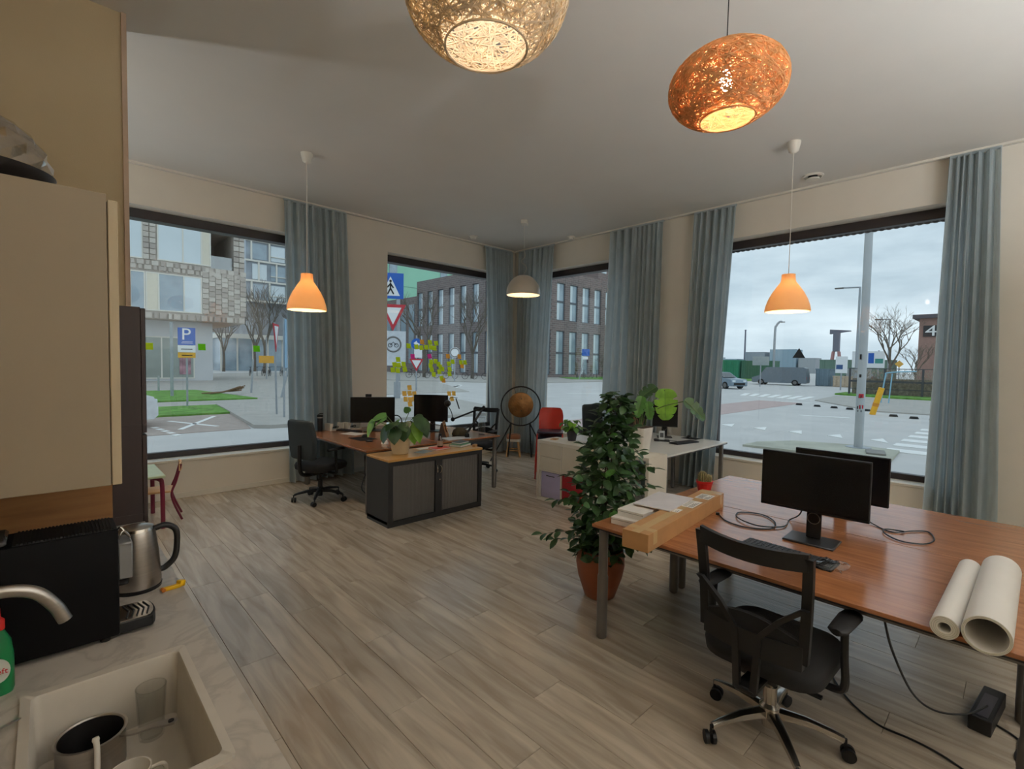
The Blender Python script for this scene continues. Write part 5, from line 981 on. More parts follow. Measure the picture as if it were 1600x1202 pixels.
# ------------------------------------------------------------------ chairs
def caster(mb, x, y): pass
def office_chair(label, mesh_back, metal, loc, rz, star0, zseat=0.47, ztop=1.0, wback=0.45):
    e = thing('office_chair', label, 'chair', loc, rz); R5 = 0.305
    hub = MB(); hub.lathe([(0, 0.055), (0.030, 0.055), (0.034, 0.10), (0.045, 0.11), (0.045, 0.155), (0.03, 0.17), (0.03, 0.25), (0, 0.25)], 18); hub.build('hub', metal, e)
    MB().cyl((0, 0, 0.24), (0, 0, zseat-0.09), 0.018, n=14).build('gas_lift', m_chrome if metal is m_chrome else m_black, e)
    for i in range(5):
        a = star0-rz+i*2*PI/5; c_, s_ = math.cos(a), math.sin(a); pts = [(0.035, 0.128, 0.024, 0.020), (0.15, 0.125, 0.020, 0.016), (0.26, 0.105, 0.015, 0.012), (0.300, 0.092, 0.012, 0.012)]
        rg = []
        for r, z, w, hh in pts: rg.append([V(r*c_-t*s_, r*s_+t*c_, z+q) for t, q in ((w, -hh), (w, hh*0.6), (w*0.5, hh), (-w*0.5, hh), (-w, hh*0.6), (-w, -hh))])
        arm = MB().skin(rg).build('base_arm', metal, e, smooth=50)
        cs = MB(); px, py = R5*c_, R5*s_; ca = a+1.1+i*0.9; ux, uy = math.cos(ca), math.sin(ca)
        cs.cyl((px, py, 0.055), (px, py, 0.094), 0.007, n=8)
        for sgn in (-1, 1):
            o = V(px-0.012*uy, py+0.012*ux, 0.029)
            cs.cyl(o+V(ux, uy, 0)*sgn*0.007, o+V(ux, uy, 0)*sgn*0.024, 0.029, n=18)
        cs.build('caster', m_black, e)
    # seat
    rnd = MB()
    def sl(x0, x1, w, z, r): return [V((x0+x1)/2+p.x, p.y, z) for p in rrect((x1-x0)/2, w, r, 0, 6)]
    rnd.skin([sl(-0.21, 0.23, 0.22, zseat-0.075, 0.10), sl(-0.235, 0.26, 0.25, zseat-0.06, 0.12), sl(-0.24, 0.268, 0.255, zseat-0.015, 0.12), sl(-0.225, 0.255, 0.24, zseat+0.012, 0.11), sl(-0.16, 0.18, 0.17, zseat+0.02, 0.08)])
    rnd.build('seat', m_blackfab, e, smooth=60)
    mc = MB(); mc.box((-0.03, 0, zseat-0.105), (0.26, 0.16, 0.05), None, 0.012, 2); mc.box((0.0, 0.13, zseat-0.10), (0.02, 0.14, 0.012)); mc.box((-0.10, -0.16, zseat-0.11), (0.02, 0.16, 0.012)); mc.build('tilt_mechanism', m_black, e)
    MB().box((0.01, -0.235, zseat-0.11), (0.05, 0.045, 0.016), (0, 0.3, 0), 0.004).build('lever', m_black, e)
    zb0 = zseat+0.08
    def bx_(z):  # lean and curve of the back
        t = (z-zb0)/(ztop-zb0); return -0.235-0.05*t*t
    if mesh_back:
        w0, w1 = wback/2*0.92, wback/2
        fr = MB(); bz = [zb0+(ztop-zb0)*i/8 for i in range(9)]
        cur = lambda y, z: bx_(z)-0.045*(1-(y/w1)**2)
        for s in (-1, 1):
            fr.skin([[V(cur(s*(w0+(w1-w0)*i/8), z)+dx, s*(w0+(w1-w0)*i/8)+dy, z) for dx, dy in ((-0.014, -0.019), (0.014, -0.019), (0.014, 0.019), (-0.014, 0.019))] for i, z in enumerate(bz)])
        def bar(zc, hh, ww, thick=0.014, sag=0.0):
            fr.skin([[V(cur(ww*t, zc)+dx, ww*t, zc+dz+sag*(1-t*t)) for dx, dz in ((-thick, -hh), (thick, -hh), (thick, hh), (-thick, hh))] for t in [k/6-1 for k in range(13)]])
        bar(ztop-0.018, 0.036, w1, 0.013, -0.012); bar(zb0+0.02, 0.05, w0, 0.016)
        fr.build('back_frame', m_black, e, smooth=40)
        net = MB().grid(lambda u, v: V(cur((2*u-1)*w1*0.94, zb0+(ztop-0.03-zb0)*v)+0.004, (2*u-1)*(w0+(w1-w0)*v)*0.96, zb0+(ztop-0.03-zb0)*v), 10, 8)
        net.build('back_mesh', mesh_cloth(), e, smooth=180, fix=False)
        lb = MB(); lb.skin([[V(bx_(zb0+0.10)-0.035*(1-t*t)+dx, 0.205*t, zb0+0.03+0.06*math.cos(t*PI/2)+dz) for dx, dz in ((-0.012, -0.05), (0.012, -0.05), (0.012, 0.05), (-0.012, 0.05))] for t in [k/6-1 for k in range(13)]])
        lb.build('lumbar_support', m_blackfab, e, smooth=40)
        yk = MB(); yk.skin([[V(bx_(zb0+0.16)-0.045+dx, y+dy, z+0.0) for dx, dy in ((-0.012, -0.014), (0.012, -0.014), (0.012, 0.014), (-0.012, 0.014))] for y, z in ((w1-0.005, zb0+0.24), (0.13, zb0+0.16), (0.05, zb0+0.06), (0.035, zseat-0.12))])
        yk.skin([[V(bx_(zb0+0.16)-0.045+dx, -y+dy, z+0.0) for dx, dy in ((-0.012, -0.014), (0.012, -0.014), (0.012, 0.014), (-0.012, 0.014))] for y, z in ((w1-0.005, zb0+0.24), (0.13, zb0+0.16), (0.05, zb0+0.06), (0.035, zseat-0.12))])
        yk.box((-0.16, 0, zseat-0.115), (0.28, 0.09, 0.03), None, 0.008); yk.build('back_yoke', m_black, e, smooth=40)
    else:
        pd = MB()
        def bl(z, w, th): return [V(bx_(z)+p.x-0.03*(1-(p.y/(w+0.01))**2), p.y, z) for p in rrect(th, w, min(th, w)*0.9, 0, 5)]
        zs = [0.0, 0.04, 0.2, 0.45, 0.7, 0.9, 0.97, 1.0]; ws = [0.17, 0.20, 0.225, 0.235, 0.228, 0.215, 0.20, 0.17]
        pd.skin([bl(zb0+(ztop-zb0)*t, w_, 0.035 if 0 < t < 1 else 0.02) for t, w_ in zip(zs, ws)]); pd.build('backrest', M('charcoal_fabric', S(46, 54, 58), 0.9, var=0.1, scale=80, bump=0.3, bscale=500), e, smooth=60)
        MB().tube(spline([(-0.02, 0, zseat-0.115), (-0.20, 0, zseat-0.12), (-0.285, 0, zseat-0.06), (-0.30, 0, zb0+0.06), (-0.30, 0, zb0+0.18)], 6), 0.024, 10).build('back_stem', m_black, e)
    for s in (-1, 1):
        ar = MB(); ar.tube(spline([(0.0, s*0.16, zseat-0.10), (0.0, s*0.27, zseat-0.10), (0.0, s*0.295, zseat-0.06), (-0.005, s*0.29, zseat+0.05), (0.0, s*0.285, zseat+0.19)], 5), 0.0165, 8); arm = ar.build('armrest', m_black, e)
        MB().skin([[V(x_, s*0.285+p.x, zseat+0.20+p.y) for p in [V(w_*math.cos(t), 0.014*math.sin(t), 0) for t in [2*PI*k/12 for k in range(12)]]] for x_, w_ in ((-0.12, 0.02), (-0.10, 0.038), (-0.02, 0.042), (0.08, 0.045), (0.12, 0.038), (0.135, 0.02))]).build('arm_pad', m_black, arm, smooth=60)
    return e
def mesh_cloth():
    if 'chair_mesh' in MATS: return MATS['chair_mesh']
    m = bpy.data.materials.new('chair_mesh'); m.use_nodes = True; MATS['chair_mesh'] = m; t = m.node_tree; t.nodes.clear()
    o = t.nodes.new('ShaderNodeOutputMaterial'); mx = t.nodes.new('ShaderNodeMixShader'); tr = t.nodes.new('ShaderNodeBsdfTransparent'); d = t.nodes.new('ShaderNodeBsdfDiffuse')
    d.inputs[0].default_value = S(40, 41, 44)
    tc = t.nodes.new('ShaderNodeTexCoord'); ck = t.nodes.new('ShaderNodeTexChecker'); ck.inputs['Scale'].default_value = 260
    mr = t.nodes.new('ShaderNodeMapRange'); mr.inputs['To Min'].default_value = 0.28; mr.inputs['To Max'].default_value = 0.5
    t.links.new(tc.outputs['Object'], ck.inputs['Vector']); t.links.new(ck.outputs['Fac'], mr.inputs['Value']); t.links.new(mr.outputs[0], mx.inputs[0])
    t.links.new(tr.outputs[0], mx.inputs[1]); t.links.new(d.outputs[0], mx.inputs[2]); t.links.new(mx.outputs[0], o.inputs[0]); return m
office_chair('black mesh-back office chair with polished metal base at the box desk', True, m_chrome, (2.455, 0.765, 0), -0.04, 0.06)
office_chair('black upholstered office chair with black base before the curtain', False, m_black, (2.455, 6.03, 0), 0.30, 0.35, 0.47, 1.03)
office_chair('black mesh-back office chair beyond the water bottle desk', True, m_black, (5.02, 6.05, 0), PI+0.35, 0.2, 0.47, 1.0)
office_chair('dark office chair behind the ficus at the far white desk', False, m_black, (6.33, 4.50, 0), -PI/2-0.05, 0.5, 0.50, 1.12)
# stacked red chairs
def red_chair(z, label):
    e = thing('stacking_chair', label, 'chair', (5.66, 5.05, z), -2.45, 'red stacking chairs in the corner')
    MB().skin([[V(0.0+p.x, p.y, zz) for p in rrect(0.20*k, 0.20*k, 0.06, 0, 5)] for zz, k in ((0.435, 0.95), (0.44, 1.0), (0.458, 1.0), (0.463, 0.94))]).build('seat', M('dark_blue_seat', S(34, 42, 60), 0.35), e)
    rg = []
    for i in range(9):
        zz = 0.50+0.30*i/8; w = 0.165+0.03*math.sin(i/8*PI) - (0.02 if i == 8 else 0)
        rg.append([V(-0.20-0.10*(zz-0.46)-0.03*(1-(t)**2), w*t, zz) for t in [k/6-1 for k in range(13)]]+[V(-0.212-0.10*(zz-0.46)-0.03*(1-(t)**2), w*t, zz) for t in [1-k/6 for k in range(13)]])
    MB().skin(rg).build('backrest', m_redplastic, e, smooth=50)
    for s in (-1, 1):
        MB().tube(spline([(0.24, s*0.21, 0.0), (0.20, s*0.20, 0.22), (0.17, s*0.19, 0.435)], 5), 0.011, 8).build('leg', m_redplastic, e)
        MB().tube(spline([(-0.25, s*0.21, 0.0), (-0.20, s*0.20, 0.22), (-0.19, s*0.175, 0.44), (-0.225, s*0.16, 0.60)], 5), 0.011, 8).build('leg', m_redplastic, e)
red_chair(0.0, 'red chair with dark seat, bottom of the corner stack'); red_chair(0.085, 'red chair with dark seat, second in the corner stack'); red_chair(0.17, 'red chair with dark seat, third in the corner stack'); red_chair(0.255, 'red chair with dark seat, topmost of the corner stack')

# ------------------------------------------------------------------ gong and stool
gg = thing('gong', 'bronze gong in a black ring stand before the corner curtains', 'gong', (6.22, 6.28, 0), -PI/4+0.03)
GZ = 0.98
tor = lambda r, z, n=48: [V(r*math.cos(2*PI*k/n), 0, z+r*math.sin(2*PI*k/n)) for k in range(n)]
MB().tube(tor(0.355, GZ), 0.013, 8, closed=True).build('ring', m_black, gg)
for s in (-1, 1):
    MB().tube([(s*0.17, 0.0, GZ-0.315), (s*0.53, -0.16, 0.0)], 0.012, 8).build('leg', m_black, gg); MB().tube([(s*0.17, 0.0, GZ-0.315), (s*0.22, 0.24, 0.0)], 0.012, 8).build('leg', m_black, gg)
m_bronze = M('hammered_bronze', S(132, 96, 58), 0.42, 0.85, var=0.35, scale=9, bump=0.5, bscale=30)
yrot = Matrix.Rotation(PI/2, 3, 'X')
dsk = MB().lathe([(0, 0.02), (0.03, 0.026), (0.06, 0.012), (0.14, 0.012), (0.20, 0.008), (0.225, 0.0), (0.232, -0.02), (0.228, -0.04), (0.22, -0.005), (0, 0.0)], 40, (0, 0, GZ+0.02), yrot).build('disc', m_bronze, gg)
for dz in (0.115, -0.105): MB().cyl((0.01, -0.018, GZ+0.02+dz), (0.01, -0.012, GZ+0.02+dz), 0.011, n=10).build('mark', m_black, dsk)
for s in (-1, 1): MB().tube([(s*0.09, 0.0, GZ+0.23), (s*0.13, 0, GZ+0.33)], 0.003, 6).build('string', m_black, gg)
for s in (-1, 1): MB().tube([(s*0.015, 0.0, GZ-0.21), (s*0.02, 0, GZ-0.35)], 0.003, 6).build('string', m_black, gg)
st = thing('wooden_stool', 'small wooden stool with brown cushion under the gong', 'stool', (6.38, 6.62, 0), 0.8)
m_pine = wood('pine_wood', S(178, 132, 82), S(206, 162, 108), 0.5, 4, (8, 8, 1))
MB().skin([[p for p in rrect(0.135*k, 0.135*k, 0.08*k, z, 6)] for z, k in ((0.285, 0.96), (0.29, 1.0), (0.335, 1.0), (0.335, 0.97))]).build('fur_trim', M('fur_white', S(214, 206, 190), 0.95, var=0.1, scale=60, bump=0.6), st)
MB().skin([[p for p in rrect(0.130*k, 0.130*k, 0.08*k, z, 6)] for z, k in ((0.335, 0.98), (0.36, 1.02), (0.40, 1.0), (0.415, 0.85), (0.42, 0.5))]).build('cushion', M('brown_leather', S(152, 92, 54), 0.5, var=0.15, bump=0.2), st, smooth=60)
for sx in (-1, 1):
    for sy in (-1, 1): MB().cyl((sx*0.125, sy*0.125, 0), (sx*0.085, sy*0.085, 0.285), 0.021, 0.023, n=12).build('leg', m_pine, st)
for s in (-1, 1): MB().cyl((s*0.108, -0.1, 0.12), (s*0.108, 0.1, 0.12), 0.012, n=8).build('stretcher', m_pine, st); MB().cyl((-0.1, s*0.108, 0.13), (0.1, s*0.108, 0.13), 0.012, n=8).build('stretcher', m_pine, st)

# ------------------------------------------------------------------ children's table and chair
m_plum = M('plum_lacquer', S(112, 22, 52), 0.4, var=0.06)
kt_ = thing('childrens_table', "small plum-legged children's table with pale green top", 'table', (0.56, 6.36, 0))
MB().b2((-0.30, -0.36, 0.525), (0.30, 0.36, 0.55), 0.006).build('tabletop', M('pale_green_top', S(196, 212, 178), 0.35), kt_)
for sx in (-1, 1):
    for sy in (-1, 1): MB().tube(spline([(sx*0.275, sy*0.335, 0.0), (sx*0.272, sy*0.33, 0.44), (sx*0.25, sy*0.31, 0.505), (sx*0.19, sy*0.25, 0.518)], 6), 0.021, 10).build('leg', m_plum, kt_)
kc = thing('childrens_chair', "small plum-framed children's chair with birch seat", 'chair', (0.86, 6.42, 0), PI-0.15)
m_birch = wood('birch_ply', S(206, 160, 108), S(224, 182, 134), 0.45, 4, (1, 10, 10))
MB().skin([[p+V(0.02, 0, z) for p in rrect(0.145*k, 0.145*k, 0.04, 0, 4)] for z, k in ((0.305, 0.97), (0.31, 1), (0.322, 1), (0.326, 0.96))]).build('seat', m_birch, kc)
MB().skin([[V(-0.175-0.02*(1-t*t), 0.14*t, z) for t in [k/4-1 for k in range(9)]]+[V(-0.187-0.02*(1-t*t), 0.14*t, z) for t in [1-k/4 for k in range(9)]] for z in (0.53, 0.54, 0.60, 0.61)]).build('backrest', m_birch, kc, smooth=40)
for s in (-1, 1):
    MB().tube(spline([(0.19, s*0.15, 0), (0.15, s*0.14, 0.18), (0.13, s*0.135, 0.30)], 5), 0.0115, 8).build('leg', m_plum, kc)
    MB().tube(spline([(-0.20, s*0.15, 0), (-0.13, s*0.14, 0.18), (-0.11, s*0.135, 0.30), (-0.15, s*0.13, 0.42), (-0.195, s*0.125, 0.60)], 5), 0.0115, 8).build('leg', m_plum, kc)
# ------------------------------------------------------------------ monitors and desk things
def monitor(label, c, yaw, w, h, zdesk, curved=False, base=(0.26, 0.20), back_off=0.07):
    """screen centre c (world), facing yaw; stand reaches down to the desk"""
    e = thing('computer_monitor', label, 'monitor', (c[0], c[1], zdesk), yaw); zc = c[2]-zdesk
    def sl(x, hw, hh):  # x = depth
        return [V(x, y, zc+z) for y, z in ((-hw, -hh), (hw, -hh), (hw, hh), (-hw, hh))]
    if not curved:
        MB().box((-0.012, 0, zc), (0.022, w, h), None, 0.003).build('housing', m_black, e, smooth=0)
        MB().box((0.0, 0, zc+0.003), (0.002, w-0.014, h-0.022)).build('screen', m_screen, e, smooth=0)
        MB().box((-0.035, 0, zc), (0.03, w*0.55, h*0.6), None, 0.01).build('back_shell', m_black, e)
    else:
        cv = lambda t: 0.05*t*t
        MB().skin([[V(cv(t)-d, w/2*t, zc+z) for d, z in ((0, -h/2), (0, h/2), (0.03, h/2), (0.03, -h/2))] for t in [k/6-1 for k in range(13)]]).build('housing', m_black, e, smooth=30)
        MB().grid(lambda u, v: V(cv(2*u-1)+0.001, w/2*(2*u-1)*0.985, zc+(v-0.5)*h*0.96), 12, 1).build('screen', m_screen, e, smooth=30, fix=False)
    n = MB(); n.box((-back_off, 0, 0.012+(zc+0.03)/2), (0.022, 0.075, zc+0.03-0.0), None, 0.004); n.box((-back_off/2-0.01, 0, zc), (back_off, 0.09, 0.09), None, 0.006); n.build('stand_neck', m_black, e)
    MB().lathe([(0.03, -0.002), (0.034, 0), (0.034, 0.003), (0.03, 0.004)], 18, (-back_off+0.013, 0, 0.13), Matrix.Rotation(PI/2, 3, 'Y'), cap=False).build('cable_hole', m_grey, e)
    MB().box((-back_off+0.035, 0, 0.006), (base[1], base[0], 0.012), None, 0.004).build('stand_foot', M('stand_grey', S(58, 58, 60), 0.35, 0.6), e)
    return e
monitor('black monitor on a square-footed stand before the mesh-back chair', (3.19, 0.815, 1.083), PI+0.02, 0.55, 0.335, ZD)
monitor('black monitor on the window-side brown desk, behind another monitor', (3.93, 0.845, 1.015), PI-0.02, 0.555, 0.325, ZD, base=(0.2, 0.16))
m_l1 = monitor('black monitor with a webcam beside the philodendron', (3.40, 6.47, 1.047), PI+1.06, 0.62, 0.37, ZD)
w_ = MB(); w_.box((-0.01, -0.06, 0.31+0.37/2+0.02), (0.03, 0.085, 0.04), None, 0.004); w_.build('webcam', m_black, m_l1)
monitor('curved black monitor before the orange sticky notes', (4.06, 5.95, 1.08), PI+0.70, 0.50, 0.39, ZD, True)
monitor('dark monitor on the white desk behind the monstera pot', (6.02, 3.84, 1.075), PI+0.75, 0.44, 0.34, 0.75, base=(0.2, 0.16))
monitor('grey-backed monitor on the white desk beside the photo stand', (6.26, 3.44, 1.06), PI+0.60, 0.34, 0.32, 0.75, base=(0.2, 0.16))
def keyboard(label, c, yaw, L, Wd, mat=m_black):
    e = thing('keyboard', label, 'keyboard', c, yaw)
    MB().b2((-Wd/2, -L/2, 0.0), (Wd/2, L/2, 0.014), 0.003).build('case', mat, e, smooth=0)
    k = MB(); nx, ny = 5, 18
    for i in range(nx):
        for j in range(ny): k.box((-Wd/2+0.012+(Wd-0.024)*(i+0.5)/nx, -L/2+0.010+(L-0.02)*(j+0.5)/ny, 0.017), ((Wd-0.024)/nx*0.82, (L-0.02)/ny*0.84, 0.006))
    k.build('keys', M('key_plastic', S(44, 44, 47), 0.55), e, smooth=0); return e
def mouse(label, c, yaw):
    e = thing('computer_mouse', label, 'mouse', c, yaw)
    MB().sph((0, 0, 0.0), 0.5, (0.11, 0.064, 0.066), 16).build('shell', m_black, e)
    bm = e.children[0].data; 
    for v in bm.vertices: v.co.z = max(v.co.z, 0.0005)
    MB().cyl((0.03, -0.004, 0.028), (0.03, 0.004, 0.028), 0.006, n=10).build('wheel', m_grey, e)
keyboard('black keyboard in clear wrap on the brown desk behind the chair', (2.885, 0.845, ZD), -0.06, 0.46, 0.145)
bag = MB(); rnd = random.Random(4)
bag.grid(lambda u, v: V(2.79+0.17*v+0.012*math.sin(u*9), 0.57+0.13*u+0.01*math.sin(v*7), ZD+0.008+0.024*math.sin(u*PI)*math.sin(v*PI)+0.010*rnd.random()), 9, 9)
tag(bag.build('plastic_bag', glass('clear_film', (0.9, 0.92, 0.93, 1), 2.0, 0.12, 0.10), smooth=30, fix=False), 'crumpled clear plastic film at the end of the wrapped keyboard', 'bag')
keyboard('dark grey keyboard on the near white desk', (6.02, 3.03, 0.75), PI/2-0.18, 0.44, 0.14)
tag(MB().b2((6.40, 3.05, 0.750), (6.57, 3.27, 0.753)).build('mouse_pad', m_black, smooth=0), 'black mouse pad on the near white desk', 'mouse pad')
mouse('black mouse on the mouse pad of the white desk', (6.48, 3.19, 0.7535), 0.9)
# photo stand
ps = thing('photo_stand', 'small light photo frame on a dark dock on the white desk', 'frame', (5.93, 3.30, 0.75), PI+0.6)
MB().box((0.0, 0, 0.008), (0.10, 0.20, 0.016), None, 0.003).build('dock', m_black, ps); MB().box((-0.02, 0, 0.075), (0.012, 0.075, 0.12), (0, -0.2, 0), 0.003).build('frame', M('pale_frame', S(198, 206, 214), 0.3), ps); MB().box((-0.011, 0, 0.078), (0.003, 0.045, 0.06), (0, -0.2, 0)).build('picture', M('photo_dark', S(60, 66, 78), 0.4, var=0.5, scale=40), ps)
def cord(name, pts, r, label, mat=m_cable, n=8, cat='cable'):
    return tag(MB().tube(spline(pts, n), r, 6).build(name, mat), label, cat)
cord('usb_cable', [(6.02, 3.09, 0.757), (6.05, 3.2, 0.755), (5.95, 3.42, 0.755), (6.15, 3.46, 0.755), (6.3, 3.40, 0.755)], 0.003, 'thin dark cord behind the keyboard on the white desk')
cord('monitor_cable', [(3.30, 1.39, ZD+0.005), (3.20, 1.30, ZD+0.005), (3.17, 1.17, ZD+0.005), (3.26, 1.05, ZD+0.005), (3.42, 1.08, ZD+0.007), (3.53, 1.20, ZD+0.006), (3.46, 1.32, ZD+0.006), (3.31, 1.27, ZD+0.011), (3.24, 1.12, ZD+0.012), (3.36, 1.01, ZD+0.008), (3.55, 1.03, ZD+0.006), (3.40, 0.93, ZD+0.10), (3.255, 0.86, ZD+0.26)], 0.0042, 'black monitor cable coiled beside the cardboard box')
plug = MB(); plug.box((3.305, 1.405, ZD+0.009), (0.03, 0.022, 0.016), (0, 0, 0.5), 0.002); tag(plug.build('cable_plug', m_black), 'small black plug at the end of the coiled cable', 'plug')
cord('power_cable', [(3.96, 0.78, ZD+0.10), (3.93, 0.70, ZD+0.03), (3.86, 0.62, ZD+0.006), (3.78, 0.52, ZD+0.006), (3.90, 0.44, ZD+0.006), (3.96, 0.37, ZD+0.006), (3.80, 0.325, ZD+0.006), (3.66, 0.36, ZD+0.006), (3.62, 0.46, ZD+0.006), (3.70, 0.545, ZD+0.009), (3.80, 0.56, ZD+0.010), (3.83, 0.47, ZD+0.012)], 0.004, 'black power cable looped on the window-side brown desk')
cord('floor_cable', [(3.30, 0.72, 0.006), (3.17, 0.66, 0.006), (3.02, 0.55, 0.006), (2.93, 0.42, 0.006), (2.93, 0.29, 0.006), (2.91, 0.18, 0.006), (2.84, 0.03, 0.006), (2.80, -0.15, 0.006)], 0.005, 'black cable lying on the floor from under the mesh chair')
cord('desk_cable', [(2.56, 0.37, 0.712), (2.66, 0.345, 0.52), (2.85, 0.29, 0.27), (3.04, 0.22, 0.13), (3.20, 0.12, 0.09), (3.36, 0.055, 0.088)], 0.005, 'black cable hanging from the desk edge to the power box')
cord('floor_cable', [(3.38, 0.04, 0.006), (3.30, -0.06, 0.006), (3.14, -0.05, 0.006), (3.0, -0.12, 0.006)], 0.005, 'short black cable on the floor leaving the power box')
px = thing('power_box', 'black power socket box on the floor under the brown desk', 'power strip', (3.415, 0.055, 0), 0.30-0.42)
MB().box((0, 0, 0.038), (0.36, 0.085, 0.076), None, 0.004).build('housing', m_black, px, smooth=0); MB().box((-0.03, 0, 0.0765), (0.25, 0.05, 0.002)).build('socket_strip', M('socket_grey', S(60, 58, 66), 0.4), px, smooth=0)
# cardboard box with labels and tape
bxx = thing('cardboard_box', 'long brown cardboard box overhanging the brown desk', 'box', (2.92, 1.485, ZD+0.0005), 0.088)
MB().b2((-0.605, -0.078, 0), (0.605, 0.078, 0.10), 0.002).build('carton', m_card, bxx, smooth=0)
tp = M('clear_tape', S(206, 176, 132), 0.15, var=0.04)
MB().b2((-0.606, -0.025, 0.1000), (0.606, 0.025, 0.1006)).build('tape', tp, bxx, smooth=0)
for xx in (-0.52, 0.55): MB().b2((xx-0.025, -0.0787, 0.03), (xx+0.025, 0.0787, 0.1008)).build('tape', tp, bxx, smooth=0)
for x0_, x1_, y0_, y1_ in ((0.06, 0.24, -0.06, 0.035), (0.33, 0.47, -0.065, 0.03), (-0.10, -0.02, -0.03, 0.04)):
    lb_ = MB().b2((x0_, y0_, 0.1009), (x1_, y1_, 0.1015)).build('shipping_label', m_paper, bxx, smooth=0)
    ln = MB()
    for i in range(14):
        xx = x0_+0.015+(x1_-x0_-0.03)*i/14; ln.b2((xx, y0_+0.045, 0.1016), (xx+[0.002, 0.004, 0.0015][i % 3], y1_-0.012, 0.1018))
    for i in range(3): ln.b2((x0_+0.012, y0_+0.010+i*0.010, 0.1016), (x1_-0.03-0.02*i, y0_+0.014+i*0.010, 0.1018))
    ln.build('barcode', m_black, lb_, smooth=0)
wb = thing('white_carton', 'flat white carton under another on the desk corner', 'box', (2.76, 1.70, ZD+0.0005), 0.12); MB().b2((-0.155, -0.10, 0), (0.155, 0.10, 0.045), 0.002).build('carton', m_paper, wb, smooth=0); MB().b2((-0.156, -0.10, 0.030), (-0.155, 0.10, 0.032)).build('lid_seam', m_grey, wb, smooth=0)
wb = thing('white_carton', 'flat white carton on top of the other at the desk corner', 'box', (2.80, 1.685, ZD+0.046), 0.05); MB().b2((-0.15, -0.09, 0), (0.15, 0.09, 0.045), 0.002).build('carton', m_paper, wb, smooth=0); MB().b2((-0.151, -0.09, 0.030), (-0.15, 0.09, 0.032)).build('lid_seam', m_grey, wb, smooth=0)
pp = thing('white_board_pad', 'flat white drawing pad across the box and cartons', 'pad', (2.985, 1.630, ZD+0.1025), 0.10); MB().b2((-0.20, -0.125, 0), (0.20, 0.125, 0.007), 0.001).build('pad', M('pad_paper', S(224, 222, 228), 0.6), pp, smooth=0); MB().b2((-0.20, -0.125, -0.0012), (0.20, 0.125, -0.0002)).build('backing', m_card, pp, smooth=0)
# paper rolls
def roll(label, y0, y1, r, x0, x1, core):
    e = thing('paper_roll', label, 'paper roll', (x0, y0, ZD+r+0.0005)); e.rotation_euler = (0, 0, math.atan2(y1-y0, x1-x0)); L = x1-x0
    def spiral(rad, t): a = 2*PI*t; return rad
    Ry = Matrix.Rotation(PI/2, 3, 'Y')
    MB().lathe([(core, 0), (r-0.001, 0), (r, 0.001), (r, L), (core, L), (core, 0)], 40, (0, 0, 0), Ry, cap=False).build('roll', m_paper, e)
    n = 3 if core > 0.05 else 4
    for i in range(1, n):
        rr = core+(r-core)*i/n
        MB().tube([V(-0.0003, rr*math.cos(a), rr*math.sin(a)) for a in [2*PI*k/36 for k in range(36)]], 0.0006, 4, closed=True).build('layer_edge', M('paper_edge', S(176, 178, 160), 0.7), e)
roll('slim white paper roll with thick wall on the brown desk', 0.166, 0.142, 0.043, 2.43, 3.27, 0.019)
roll('wide hollow white paper roll on the brown desk', 0.052, 0.034, 0.068, 2.41, 3.27, 0.058)
# cactus
cc = thing('potted_cactus', 'small round cactus in a red pot on the brown desk', 'cactus', (3.77, 1.715, ZD))
MB().lathe([(0, 0), (0.044, 0), (0.060, 0.088), (0.064, 0.09), (0.064, 0.108), (0.058, 0.108), (0.055, 0.09), (0, 0.085)], 28).build('pot', M('red_pot', S(188, 34, 34), 0.35), cc)
MB().lathe([(0, 0.09), (0.054, 0.09)], 20, cap=False).build('soil', m_soil, cc)
def ribbed(c, r, hgt, nr=12):
    m = MB(); rings = []
    for i in range(9):
        t = i/8; z = hgt*t; rad = r*math.sqrt(max(0, 1-(abs(t-0.45)/0.58)**2.2))
        rings.append([V(c[0]+rad*(1+0.10*math.cos(nr*a))*math.cos(a), c[1]+rad*(1+0.10*math.cos(nr*a))*math.sin(a), c[2]+z) for a in [2*PI*k/(nr*4) for k in range(nr*4)]])
    return m.skin(rings)
m_cac = M('cactus_skin', S(110, 104, 66), 0.7, var=0.2, scale=30); m_spine = M('cactus_spine', S(210, 184, 140), 0.7)
for c_, r_, hh in (((-0.008, 0.012, 0.085), 0.034, 0.095), ((0.016, -0.024, 0.085), 0.024, 0.072)):
    cbod = ribbed(c_, r_, hh).build('cactus_body', m_cac, cc)
    spn = MB(); rnd = random.Random(int(r_*1000))
    for i in range(120):
        a = 2*PI*rnd.randint(0, 11)/12; t = rnd.uniform(0.15, 0.98); rad = r_*1.1*math.sqrt(max(0, 1-(abs(t-0.45)/0.58)**2.2)); p = V(c_[0]+rad*math.cos(a), c_[1]+rad*math.sin(a), c_[2]+hh*t)
        spn.tube([p, p+V(math.cos(a)+rnd.uniform(-.6, .6), math.sin(a)+rnd.uniform(-.6, .6), t)*0.008], [0.0007, 0.0002], 3, False)
    spn.build('spines', m_spine, cbod, smooth=0)

